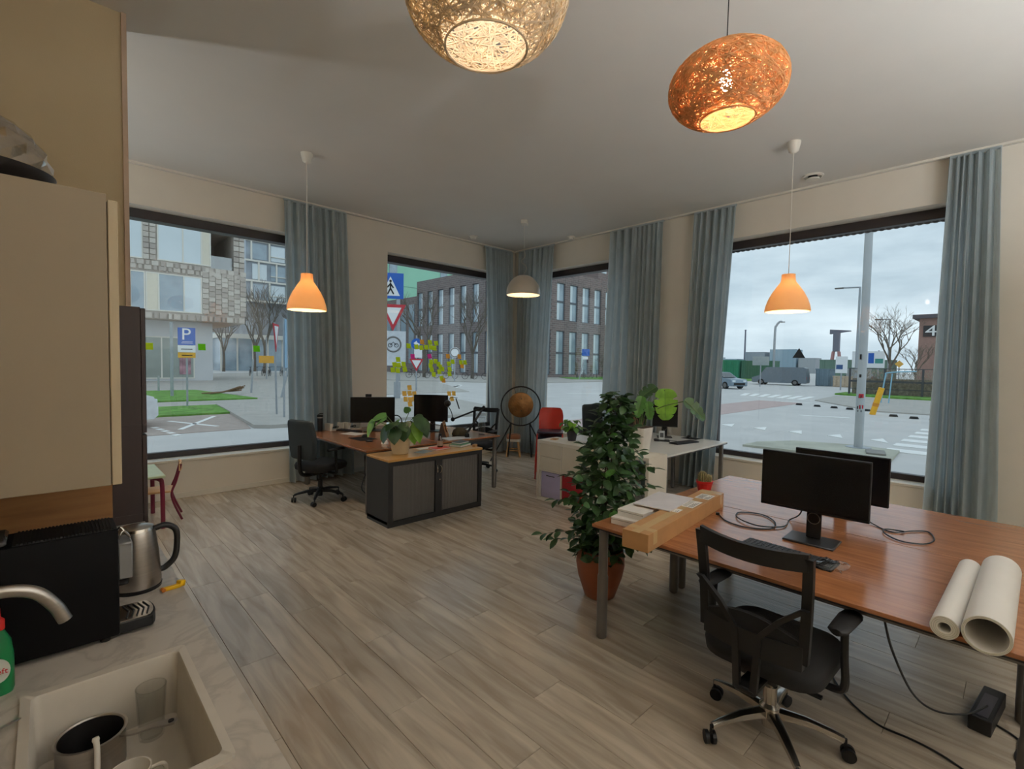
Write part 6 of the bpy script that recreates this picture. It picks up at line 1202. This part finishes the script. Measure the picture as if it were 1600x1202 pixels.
# ------------------------------------------------------------------ things on the left desks and the cupboard
th = thing('thermos_cup', 'black thermos cup with flip lid on the brown desk corner', 'thermos', (2.80, 6.88, ZD))
MB().lathe([(0, 0), (0.034, 0), (0.040, 0.19), (0, 0.19)], 24).build('body', m_black, th); MB().lathe([(0, 0.1905), (0.041, 0.1905), (0.041, 0.205), (0, 0.205)], 24).build('collar', m_steel, th); MB().lathe([(0, 0.2055), (0.042, 0.2055), (0.040, 0.235), (0, 0.237)], 24).build('lid', m_black, th); MB().tube(spline([(-0.03, 0, 0.236), (0.0, 0, 0.252), (0.045, 0, 0.248)], 4), 0.006, 6).build('flip_tab', m_black, th)
for i, (xx, yy, lab) in enumerate(((3.02, 6.90, 'white wire letter tray beside the thermos cup'), (3.27, 6.86, 'white wire letter tray beside the webcam monitor'))):
    og = thing('letter_tray', lab, 'tray', (xx, yy, ZD), 0.1)
    MB().b2((-0.11, -0.08, 0), (0.11, 0.08, 0.008), 0.002).build('base', m_white, og); MB().skin([[V(-0.11, s, 0.008), V(-0.085, s, 0.008), V(-0.06, s, 0.10), V(-0.11, s, 0.10)] for s in (-0.08, 0.08)]).build('end_plate', m_white, og, smooth=0); MB().skin([[V(0.08, s, 0.008), V(0.11, s, 0.008), V(0.11, s, 0.10), V(0.095, s, 0.10)] for s in (-0.08, 0.08)]).build('end_plate', m_white, og, smooth=0)
    MB().tube(spline([(-0.08, -0.05, 0.02), (-0.02, 0.0, 0.04), (0.03, -0.03, 0.03), (0.07, 0.03, 0.045), (0.0, 0.05, 0.03)], 5), 0.007, 6).build('cable_bundle', m_cable, og)
keyboard('black keyboard below the webcam monitor', (3.13, 6.66, ZD), 0.35, 0.40, 0.12)
tag(MB().box((3.06, 6.38, ZD+0.001), (0.21, 0.297, 0.0015), (0, 0, 0.35)).build('paper_sheet', m_paper, smooth=0), 'white paper sheet on the brown desk before the monitor', 'paper')
tag(MB().box((2.96, 5.90, ZD+0.002), (0.24, 0.32, 0.003), (0, 0, 0.08)).build('mouse_pad', m_black, smooth=0), 'black mouse pad on the brown desk before the philodendron', 'mouse pad')
mouse('black mouse on the pad beside the philodendron', (3.05, 6.02, ZD+0.0038), 0.4)
pk = thing('round_coaster', 'small dark round coaster beside the mouse pad', 'coaster', (2.92, 5.64, ZD)); MB().lathe([(0, 0), (0.045, 0), (0.047, 0.004), (0.045, 0.010), (0.035, 0.011), (0, 0.008)], 24).build('disc', m_black, pk); MB().lathe([(0.030, 0.0112), (0.034, 0.0115), (0.034, 0.0125), (0.03, 0.0125)], 24).build('ring', m_grey, pk)
tt = thing('paper_tent', 'small folded white paper tent behind the plant pot', 'paper', (2.99, 5.38, ZD), 0.5); MB().skin([[V(-0.03, s, 0), V(0, s, 0.045), V(0.03, s, 0)] for s in (-0.035, 0.035)]).build('fold', m_paper, tt, smooth=0)
# headset behind the webcam monitor
hs = thing('headphones', 'black over-ear headphones between the two left monitors', 'headphones', (3.76, 6.43, ZD), 0.7)
MB().tube([V(0, 0.085*math.cos(a), 0.115+0.095*math.sin(a)) for a in [PI*k/14 for k in range(15)]], 0.008, 8).build('headband', m_black, hs)
for s in (-1, 1): MB().lathe([(0, -0.015), (0.03, -0.015), (0.036, -0.008), (0.036, 0.012), (0, 0.018)], 18, (0, s*0.082, 0.085), Matrix.Rotation(PI/2, 3, 'X')).build('ear_cup', m_black, hs)
MB().box((0, 0, 0.025), (0.09, 0.12, 0.05), None, 0.008).build('rest', m_black, hs)
# white papers, tablet frame, plant, microphone arm, bottle
tag(MB().box((4.33, 6.25, ZD+0.004), (0.30, 0.38, 0.006), (0, 0, 0.2)).build('paper_pile', m_paper, smooth=0), 'white paper pile behind the curved monitor', 'paper')
tag(MB().box((3.94, 5.20, ZD+0.003), (0.34, 0.22, 0.005), (0, 0, -0.1)).build('paper_sheet', M('blueish_paper', S(214, 222, 230), 0.5), smooth=0), 'bluish white papers at the front edge of the bottle desk', 'paper')
fr_ = thing('wooden_cardboard_stand', 'brown slanted cardboard display stand on the bottle desk', 'stand', (3.90, 5.41, ZD), -0.75)
m_kraft = M('kraft_board', S(150, 108, 72), 0.7, var=0.08)
a_ = MB(); 
for y0_, y1_, z0_, z1_ in ((-0.105, -0.08, 0, 0.21), (0.08, 0.105, 0, 0.21), (-0.08, 0.08, 0, 0.06), (-0.08, 0.08, 0.165, 0.21)): a_.skin([[V(x_-0.28*z_, y_*(1-0.25*z_), z_) for y_, z_ in ((y0_, z0_), (y1_, z0_), (y1_, z1_), (y0_, z1_))] for x_ in (0.055, 0.043)])
a_.build('front_frame', m_kraft, fr_, smooth=0)
MB().skin([[V(x_-0.28*z_, y_, z_) for y_, z_ in ((-0.095, 0.05), (0.095, 0.05), (0.095, 0.175), (-0.095, 0.175))] for x_ in (0.020, 0.012)]).build('inner_panel', M('dark_kraft', S(92, 46, 26), 0.7), fr_, smooth=0)
MB().skin([[V(-0.07, y_, 0), V(0.04, y_, 0), V(-0.012, y_, 0.20), V(-0.03, y_, 0.20)] for y_ in (-0.104, -0.098)]).build('side_panel', M('dark_side', S(60, 42, 34), 0.7), fr_, smooth=0); MB().skin([[V(-0.07, y_, 0), V(0.04, y_, 0), V(-0.012, y_, 0.20), V(-0.03, y_, 0.20)] for y_ in (0.098, 0.104)]).build('side_panel', MATS['dark_side'], fr_, smooth=0)
hat = thing('felt_pouch', 'dark olive felt pouch beside the cardboard stand', 'pouch', (4.13, 5.36, ZD), 0.4); MB().lathe([(0, 0), (0.10, 0), (0.115, 0.02), (0.095, 0.075), (0.05, 0.11), (0, 0.115)], 20, cap=True).build('pouch', M('olive_felt', S(66, 58, 40), 0.95, var=0.3, scale=30, bump=0.5), hat, smooth=60); MB().sph((0.02, -0.09, 0.03), 0.02, (1.3, 0.6, 0.8), 10).build('patch', m_paper, hat); MB().sph((0.08, -0.06, 0.03), 0.02, (1.2, 0.6, 0.8), 10).build('patch', m_paper, hat)
ma = thing('microphone_arm', 'black jointed microphone arm with round mic over the desk', 'microphone', (4.10, 5.16, ZD), 0.0)
MB().lathe([(0, 0), (0.03, 0), (0.03, 0.05), (0.018, 0.06), (0, 0.06)], 16).build('clamp', m_black, ma)
pA, pB, pC = V(0.0, 0.0, 0.06), V(0.27, -0.02, 0.40), V(-0.02, 0.30, 0.22)
MB().tube([pA, pB], 0.016, 8).build('lower_arm', m_black, ma); MB().sph(pB, 0.022).build('joint', m_black, ma); MB().tube([pB, pC], 0.012, 8).build('upper_arm', m_black, ma); MB().sph(pC, 0.03).build('joint', m_black, ma)
MB().tube(spline([pC, pC+V(-0.01, 0.02, 0.1), pC+V(-0.05, 0.06, 0.20)], 5), 0.006, 6).build('gooseneck', m_black, ma); pD = pC+V(-0.05, 0.06, 0.22)
MB().sph(pD, 0.055, (0.75, 1.0, 0.85), 16).build('microphone_head', m_black, ma)
pE = pD+V(0.10, -0.10, 0.0)
MB().lathe([(0, -0.008), (0.075, -0.008), (0.08, 0), (0.075, 0.008), (0, 0.008)], 24, pE, Euler((1.25, 0.15, 0.9)).to_matrix()).build('pop_filter', m_black, ma); MB().tube(spline([pD, pD+V(0.03, -0.03, 0.08), pE+V(0, 0, 0.08)], 5), 0.004, 6).build('filter_arm', m_black, ma)
wb_ = thing('water_carafe', 'clear glass water carafe with stopper on the desk corner', 'carafe', (4.43, 5.25, ZD)); MB().lathe([(0, 0), (0.048, 0), (0.052, 0.02), (0.052, 0.14), (0.042, 0.19), (0.048, 0.24), (0.046, 0.24), (0.040, 0.19), (0.049, 0.14), (0.048, 0.01), (0, 0.008)], 24).build('body', m_clear, wb_); MB().lathe([(0, 0.01), (0.046, 0.01), (0.047, 0.11), (0, 0.11)], 24).build('water', glass('water', (0.86, 0.92, 0.96, 1), 1.2, 0, 0.03), wb_); MB().lathe([(0, 0.2405), (0.047, 0.2405), (0.047, 0.252), (0, 0.252)], 20).build('stopper', m_clear, wb_)
bb = thing('brown_bottle', 'small brown glass bottle with paper label on the oak top', 'bottle', (3.385, 4.775, 0.7385)); MB().lathe([(0, 0), (0.032, 0), (0.034, 0.01), (0.034, 0.085), (0.014, 0.115), (0.013, 0.135), (0, 0.135)], 20).build('body', M('brown_glass', S(62, 36, 24), 0.15), bb); MB().lathe([(0.0345, 0.02), (0.0348, 0.02), (0.0348, 0.08), (0.0345, 0.08)], 20).build('label', M('label_beige', S(164, 140, 120), 0.7), bb); MB().lathe([(0, 0.1352), (0.016, 0.1352), (0.015, 0.165), (0, 0.166)], 16).build('cap', m_black, bb)
def book(label, c, yaw, l, w, h_, cover, cat='book'):
    e = thing('book', label, cat, c, yaw); MB().b2((-l/2+0.004, -w/2+0.004, 0.002), (l/2-0.004, w/2-0.004, h_-0.002)).build('pages', m_paper, e, smooth=0)
    cv = MB(); cv.b2((-l/2, -w/2, 0), (l/2, w/2, 0.002)); cv.b2((-l/2, -w/2, h_-0.002), (l/2, w/2, h_)); cv.b2((-l/2, w/2-0.003, 0.002), (l/2, w/2, h_-0.002)); cv.build('cover', cover, e, smooth=0)
book('thin red book lying under the brown bottle', (3.375, 4.765, 0.7205), 0.02, 0.22, 0.15, 0.018, M('book_red', S(206, 74, 52), 0.5))
book('green hardback book on the oak cupboard top', (3.70, 4.79, 0.7205), 0.35, 0.24, 0.17, 0.026, M('book_green', S(20, 112, 66), 0.4))
book('dark book lying on the green hardback', (3.735, 4.835, 0.747), 0.28, 0.20, 0.13, 0.018, M('book_dark', S(38, 34, 38), 0.5))
tag(MB().box((3.80, 4.63, 0.7355), (0.06, 0.04, 0.03), (0, 0, 0.3), 0.003).build('wooden_block', m_pine), 'small pale wooden block beside the green book', 'block')
tag(MB().box((3.12, 4.72, 0.7212), (0.20, 0.14, 0.0015), (0, 0, 0.35)).build('greeting_card', M('card_grey', S(132, 140, 138), 0.5, var=0.45, scale=14), smooth=0), 'grey printed card on the oak top beside the plant pot', 'card')
tag(MB().box((3.30, 4.90, 0.7212), (0.30, 0.10, 0.0015), (0, 0, 0.02)).build('paper_sheet', M('white_sheet', S(222, 220, 214), 0.6), smooth=0), 'white paper strip on the oak top behind the bottle', 'paper')
ws = thing('wooden_coaster', 'small wooden coaster on the white cube shelf', 'coaster', (4.78, 4.19, 0.77), 0.3); MB().b2((-0.05, -0.04, 0), (0.05, 0.04, 0.012), 0.002).build('block', m_pine, ws); MB().b2((-0.03, -0.025, 0.012), (0.03, 0.025, 0.014)).build('inlay', m_card, ws)
cord('looped_cable', [(2.72, 5.09, 0.70), (2.66, 5.06, 0.62), (2.60, 5.12, 0.45), (2.60, 5.20, 0.28), (2.66, 5.12, 0.20), (2.68, 5.08, 0.22)], 0.005, 'black cord looping below the brown desk beside the cupboard')

# ------------------------------------------------------------------ plants
def leaf_mesh(mb, base, d, up, L, Wd, droop=0.25, fold=0.15, kind='oval', nseg=6):
    """one leaf as a small grid from base along d"""
    d = Vector(d).normalized(); s = d.cross(Vector(up)); s = s.normalized() if s.length > 1e-4 else d.orthogonal().normalized(); n = s.cross(d).normalized(); base = Vector(base); rows = []
    for i in range(nseg+1):
        t = i/nseg
        if kind == 'heart': w = Wd*(math.sin(min(1, t*1.15+0.16)*PI)**0.75 if t*1.15+0.16 < 1 else 0)*(1.05-0.35*t)
        else: w = Wd*math.sin(PI*min(1, max(0.0, t*0.97+0.02)))**0.8
        c = base+d*L*t-Vector((0, 0, 1))*droop*L*t*t
        rows.append([c-s*w/2+n*fold*w, c, c+s*w/2+n*fold*w])
    return mb.skin(rows, False)
# tall ficus
fic = thing('ficus_plant', 'tall leafy ficus in a terracotta pot beside the brown desk', 'plant', (3.02, 2.16, 0))
m_terra = M('terracotta', S(150, 84, 54), 0.55, var=0.12, scale=5, bump=0.15)
MB().lathe([(0, 0), (0.10, 0), (0.115, 0.012), (0.165, 0.16), (0.182, 0.25), (0.178, 0.31), (0.165, 0.345), (0.168, 0.365), (0.155, 0.365), (0.150, 0.335), (0, 0.33)], 40).build('pot', m_terra, fic)
MB().lathe([(0, 0.336), (0.150, 0.334)], 24, cap=False).build('soil', m_soil, fic)
for i in range(5):
    a = 2*PI*i/5; MB().tube([(0.178*math.cos(-2.6+i*0.03), 0.178*math.sin(-2.6+i*0.03), 0.235), (0.182*math.cos(-2.5+i*0.03), 0.182*math.sin(-2.5+i*0.03), 0.275)], 0.004, 5).build('groove', M('terra_dark', S(104, 54, 34), 0.7), fic)
rnd = random.Random(12); m_stem = M('plant_stem', S(70, 52, 36), 0.8)
prof = [(0.30, 0.16), (0.42, 0.22), (0.62, 0.235), (0.85, 0.235), (1.05, 0.205), (1.25, 0.15), (1.45, 0.10), (1.60, 0.035)]
def rad_at(z):
    for (z0, r0), (z1, r1) in zip(prof, prof[1:]):
        if z0 <= z <= z1: return r0+(r1-r0)*(z-z0)/(z1-z0)
    return 0.03
axis = lambda z: V(0.03*(z-0.33), -0.06*(z-0.33), z)
for i in range(5):
    a = 2*PI*i/5; pts = [V(0.05*math.cos(a), 0.05*math.sin(a), 0.33)]+[axis(z)+V(rnd.uniform(-.05, .05), rnd.uniform(-.05, .05), 0)*(1.6-z) for z in (0.6, 0.9, 1.2, 1.35+0.04*i)]
    MB().tube(spline(pts, 5), [0.008-0.006*k/20 for k in range(21)], 6).build('stem', m_stem, fic)
leaves = []
def twig(z, a, L, n, rise=0.35):
    c = axis(z); d = V(math.cos(a), math.sin(a), rise).normalized(); p = c
    pts = [p+d*L*k/4-V(0, 0, 0.10*L*(k/4)**2) for k in range(5)]
    for k in range(n):
        t = 0.25+0.75*(k+rnd.random()*0.6)/n; q = c+d*L*t-V(0, 0, 0.10*L*t*t); sd = (-1)**k; side = V(-math.sin(a), math.cos(a), 0)*sd
        leaves.append((q, (d*0.6+side*rnd.uniform(0.5, 1.0)+V(0, 0, rnd.uniform(-0.95, 0.25))).normalized(), rnd.uniform(0.075, 0.105)))
    leaves.append((pts[-1], d, 0.085)); return pts
tw = MB()
for i in range(135):
    z = 0.30+1.27*(i+rnd.random())/135; a = i*2.399+rnd.uniform(-.3, .3); pts = twig(z-0.05, a, rad_at(z)*rnd.uniform(0.75, 1.15)+0.02, 6 if z < 1.3 else 4)
    tw.tube(pts, [0.0028, 0.0026, 0.0022, 0.0018, 0.001], 4, False)
for z, a, L in ((0.50, 2.45, 0.46), (0.42, 2.2, 0.36), (0.48, -0.55, 0.44), (0.40, -0.8, 0.36), (0.75, 2.4, 0.38), (0.95, 2.6, 0.32), (0.85, -0.7, 0.36), (1.0, -0.8, 0.34)):
    tw.tube(twig(z, a, L, 7, 0.05), [0.0035, 0.003, 0.0025, 0.002, 0.001], 4, False)
tw.build('twigs', m_stem, fic, smooth=0)
LB = {}
for nm in ('dark', 'bright'):
    mm = MB(); leaf_mesh(mm, (0, 0, 0), (1, 0, 0), (0, 0, 1), 1.0, 0.64, 0.18, 0.14, 'oval', 5); LB[nm] = mm.mesh('leaf', 60, False); LB[nm].materials.append(m_leaf if nm == 'dark' else m_leaf3)
cd = V(-0.69, -0.72, 0)
leaves.sort(key=lambda q: -(q[0]-axis(q[0].z)).dot(cd))
def leaf_rot(d):
    yv = V(0, 0, 1).cross(d); yv = yv.normalized() if yv.length > 1e-3 else V(0, 1, 0); zv = d.cross(yv)
    return Matrix((d, yv, zv)).transposed()
rest_ = MB()
for i, (q, d, L) in enumerate(leaves):
    if i < 300:
        o = put('leaf', LB['bright' if rnd.random() < 0.09 else 'dark'], None, fic); o.matrix_local = Matrix.Translation(q) @ (leaf_rot(d) @ Matrix.Rotation(rnd.uniform(-1.1, 1.1), 3, 'X')).to_4x4() @ Matrix.Diagonal((L, L, L, 1))
    else: leaf_mesh(rest_, q, d, V(rnd.uniform(-.6, .6), rnd.uniform(-.6, .6), 1), L, L*0.64, 0.18, 0.14, 'oval', 4)
fo = rest_.build('foliage', m_leaf, fic, smooth=60, fix=False); fo['kind'] = 'stuff'
def stalk(mb, p0, p1, r=0.004, sag=0.08):
    p0, p1 = Vector(p0), Vector(p1); L = (p1-p0).length; return mb.tube(bez(p0, p0+V(0, 0, L*0.45), p1*0.75+p0*0.25+V(0, 0, L*sag), p1, 8), r, 6)
# philodendron on the cupboard
ph_ = thing('philodendron_plant', 'philodendron with broad drooping leaves in a cream pot on the cupboard', 'plant', (2.86, 4.80, 0.7205), -0.76)
MB().lathe([(0, 0), (0.082, 0), (0.090, 0.01), (0.118, 0.165), (0.124, 0.185), (0.114, 0.185), (0.108, 0.165), (0, 0.16)], 36).build('pot', M('cream_pot', S(214, 200, 170), 0.5, var=0.05, scale=3), ph_)
MB().lathe([(0, 0.166), (0.108, 0.165)], 24, cap=False).build('soil', m_soil, ph_)
L_ = [((-0.14, -0.06, 0.43), (-0.95, -0.2, -0.35), 0.27, 0.22, m_leaf3), ((-0.27, -0.08, 0.38), (-0.35, -0.2, -0.95), 0.25, 0.17, m_leaf2), ((0.20, -0.10, 0.42), (0.6, -0.3, -0.8), 0.28, 0.16, m_leaf), ((-0.20, 0.16, 0.36), (-0.62, 0.15, -0.35), 0.25, 0.20, m_leaf3), ((-0.16, 0.10, 0.30), (-0.5, -0.2, -0.9), 0.24, 0.17, m_leaf3), ((-0.13, -0.04, 0.30), (-0.25, -0.25, -1), 0.24, 0.18, m_leaf), ((-0.03, -0.10, 0.29), (0.0, -0.35, -1), 0.22, 0.20, m_leaf),
      ((0.06, -0.10, 0.31), (0.1, -0.3, -1), 0.20, 0.19, m_leaf), ((0.14, -0.08, 0.34), (0.22, -0.2, -1), 0.28, 0.15, m_leaf2), ((0.19, -0.09, 0.37), (0.28, -0.28, -1), 0.30, 0.14, m_leaf2), ((0.23, -0.02, 0.39), (0.45, -0.35, -0.9), 0.28, 0.16, m_leaf),
      ((0.09, 0.02, 0.46), (-0.35, 0.1, 0.45), 0.12, 0.09, m_leaf3), ((0.16, 0.0, 0.42), (0.6, -0.5, -0.15), 0.20, 0.13, m_leaf), ((-0.06, 0.06, 0.33), (-0.5, 0.6, -0.1), 0.20, 0.16, m_leaf3), ((0.02, 0.10, 0.34), (0.3, 0.8, -0.3), 0.20, 0.16, m_leaf), ((-0.05, -0.07, 0.34), (-0.4, -0.5, -0.35), 0.18, 0.16, m_leaf), ((0.05, -0.05, 0.35), (0.3, -0.6, -0.45), 0.18, 0.16, m_leaf), ((-0.21, 0.17, 0.24), (-0.3, 0.1, -0.9), 0.20, 0.13, m_leaf2), ((0.0, 0.0, 0.34), (-0.7, -0.35, -0.2), 0.18, 0.15, m_leaf)]
sm_ = MB()
for p, d, L, w, mt in L_:
    stalk(sm_, (p[0]*0.15, p[1]*0.15, 0.16), p, 0.004); mm = MB(); leaf_mesh(mm, p, d, (d[0]*0.6-0.3, d[1]*0.6-0.35, 0.9), L, w, 0.15, 0.10, 'heart', 8); mm.build('leaf', mt, ph_, smooth=80, fix=False)
sm_.build('stalks', M('green_stalk', S(84, 110, 52), 0.5), ph_)
# small plant in a dark pot on the shelf
sp_ = thing('peperomia_plant', 'small bushy plant in a dark pot on the cube shelf', 'plant', (4.885, 3.985, 0.7705))
MB().lathe([(0, 0), (0.050, 0), (0.070, 0.11), (0.074, 0.135), (0.066, 0.135), (0.062, 0.115), (0, 0.11)], 28).build('pot', M('anthracite_pot', S(44, 44, 50), 0.6), sp_)
MB().lathe([(0, 0.116), (0.062, 0.115)], 20, cap=False).build('soil', m_soil, sp_)
rnd = random.Random(31); s2 = MB()
for i in range(34):
    a = i*2.4; r = rnd.uniform(0.05, 0.155); z = 0.16+rnd.uniform(0.0, 0.125)-r*0.15; p = V(r*math.cos(a), r*math.sin(a), z); stalk(s2, (p.x*0.2, p.y*0.2, 0.115), p, 0.0022)
    mm = MB(); leaf_mesh(mm, p, (math.cos(a), math.sin(a), rnd.uniform(-1.6, -0.3)), (math.cos(a)+rnd.uniform(-.4, .4), math.sin(a)+rnd.uniform(-.4, .4), 1), rnd.uniform(0.070, 0.098), 0.074, 0.2, 0.1, 'heart', 6); mm.build('leaf', m_leaf2 if i % 4 == 0 else m_leaf3, sp_, smooth=80, fix=False)
s2.build('stalks', MATS['green_stalk'], sp_)
# monstera in the white planter
mo = thing('monstera_plant', 'monstera with split leaves in a tall white planter on the shelf', 'plant', (4.862, 2.985, 0.7705))
MB().skin([rrect(0.085, 0.085, 0.03, 0.0), rrect(0.088, 0.088, 0.03, 0.005), rrect(0.118, 0.118, 0.035, 0.275), rrect(0.118, 0.118, 0.035, 0.285), rrect(0.110, 0.110, 0.03, 0.285), rrect(0.106, 0.106, 0.03, 0.25)], True, True, True).build('planter', M('planter_white', S(232, 230, 224), 0.35), mo)
MB().skin([rrect(0.112, 0.112, 0.03, 0.286), rrect(0.119, 0.119, 0.035, 0.287), rrect(0.119, 0.119, 0.035, 0.294), rrect(0.112, 0.112, 0.03, 0.294)], True, True, True).build('soil', m_soil, mo)
def monstera_leaf(base, d, up, L, w, notches=5, droop=0.2, mat=None):
    d = Vector(d).normalized(); s = d.cross(Vector(up)).normalized(); n = s.cross(d); pts = []
    def half(sg):
        out = []
        N = 40
        for i in range(N+1):
            t = i/N; ang = t*PI; x = 0.5-0.56*math.cos(ang)+0.0; y = 0.5*math.sin(ang)**0.72*(1.08-0.38*t)
            ph = (t*notches*1.15-0.30) % 1.0
            if 0.25 < t < 0.93 and ph > 0.80: y *= 0.58 if sg > 0 else 0.66; x += 0.03
            out.append((x, sg*y))
        return out
    outl = half(1)+[(p[0], p[1]) for p in reversed(half(-1)[1:-1])]
    mb = MB(); bm = mb.bm; base = Vector(base)
    def P3(x, y): return base+d*L*x+s*w*y-V(0, 0, 1)*droop*L*x*x+n*0.16*w*(abs(y)*2)**1.5
    mid = [bm.verts.new(P3(-0.02+1.06*i/20, 0)) for i in range(21)]
    for sg in (1, -1):
        hp = half(sg); vs = [bm.verts.new(P3(x, y)) for x, y in hp]
        for i in range(len(vs)-1):
            a0 = mid[min(20, max(0, int(round((hp[i][0]+0.02)/1.06*20))))]; a1 = mid[min(20, max(0, int(round((hp[i+1][0]+0.02)/1.06*20))))]
            try:
                if a0 is a1: bm.faces.new((a0, vs[i], vs[i+1]))
                else: bm.faces.new((a0, vs[i], vs[i+1], a1))
            except ValueError: pass
    lf = mb.build('leaf', mat, mo, smooth=80, fix=False)
    MB().tube([P3(-0.02+1.0*i/8, 0)+n*0.002 for i in range(9)], 0.0022, 5).build('midrib', MATS['green_stalk'], lf)
s3 = MB()
for p, d, up, L, w, mt in (((0.18, -0.20, 0.71), (-0.05, -0.08, -1), (-0.7, -0.7, 0.1), 0.29, 0.29, m_leaf2), ((0.21, -0.43, 0.60), (0.40, -0.45, -0.50), (-0.75, -0.2, 0.9), 0.26, 0.19, m_leaf), ((0.10, -0.13, 0.74), (-0.5, 0.45, -0.42), (-0.5, -0.5, 0.9), 0.22, 0.18, m_leaf), ((-0.08, -0.07, 0.63), (-0.25, 0.1, -0.9), (-0.8, -0.45, 0.2), 0.20, 0.14, m_leaf3), ((0.03, -0.08, 0.57), (0.1, -0.1, -0.9), (-0.6, -0.7, 0.2), 0.17, 0.13, m_leaf3)):
    stalk(s3, (p[0]*0.15, p[1]*0.1, 0.29), p, 0.005); monstera_leaf(p, d, up, L, w, 5, 0.1, mt)
s3.build('stalks', MATS['green_stalk'], mo)
tw_ = MB(); rnd = random.Random(8)
for i in range(12): a = rnd.uniform(0, 6.28); tw_.tube([(0.05*math.cos(a), 0.05*math.sin(a), 0.28), (0.09*math.cos(a+.3), 0.09*math.sin(a+.3), rnd.uniform(0.34, 0.45))], 0.003, 4)
tw_.build('air_roots', M('root_brown', S(120, 96, 66), 0.8), mo)
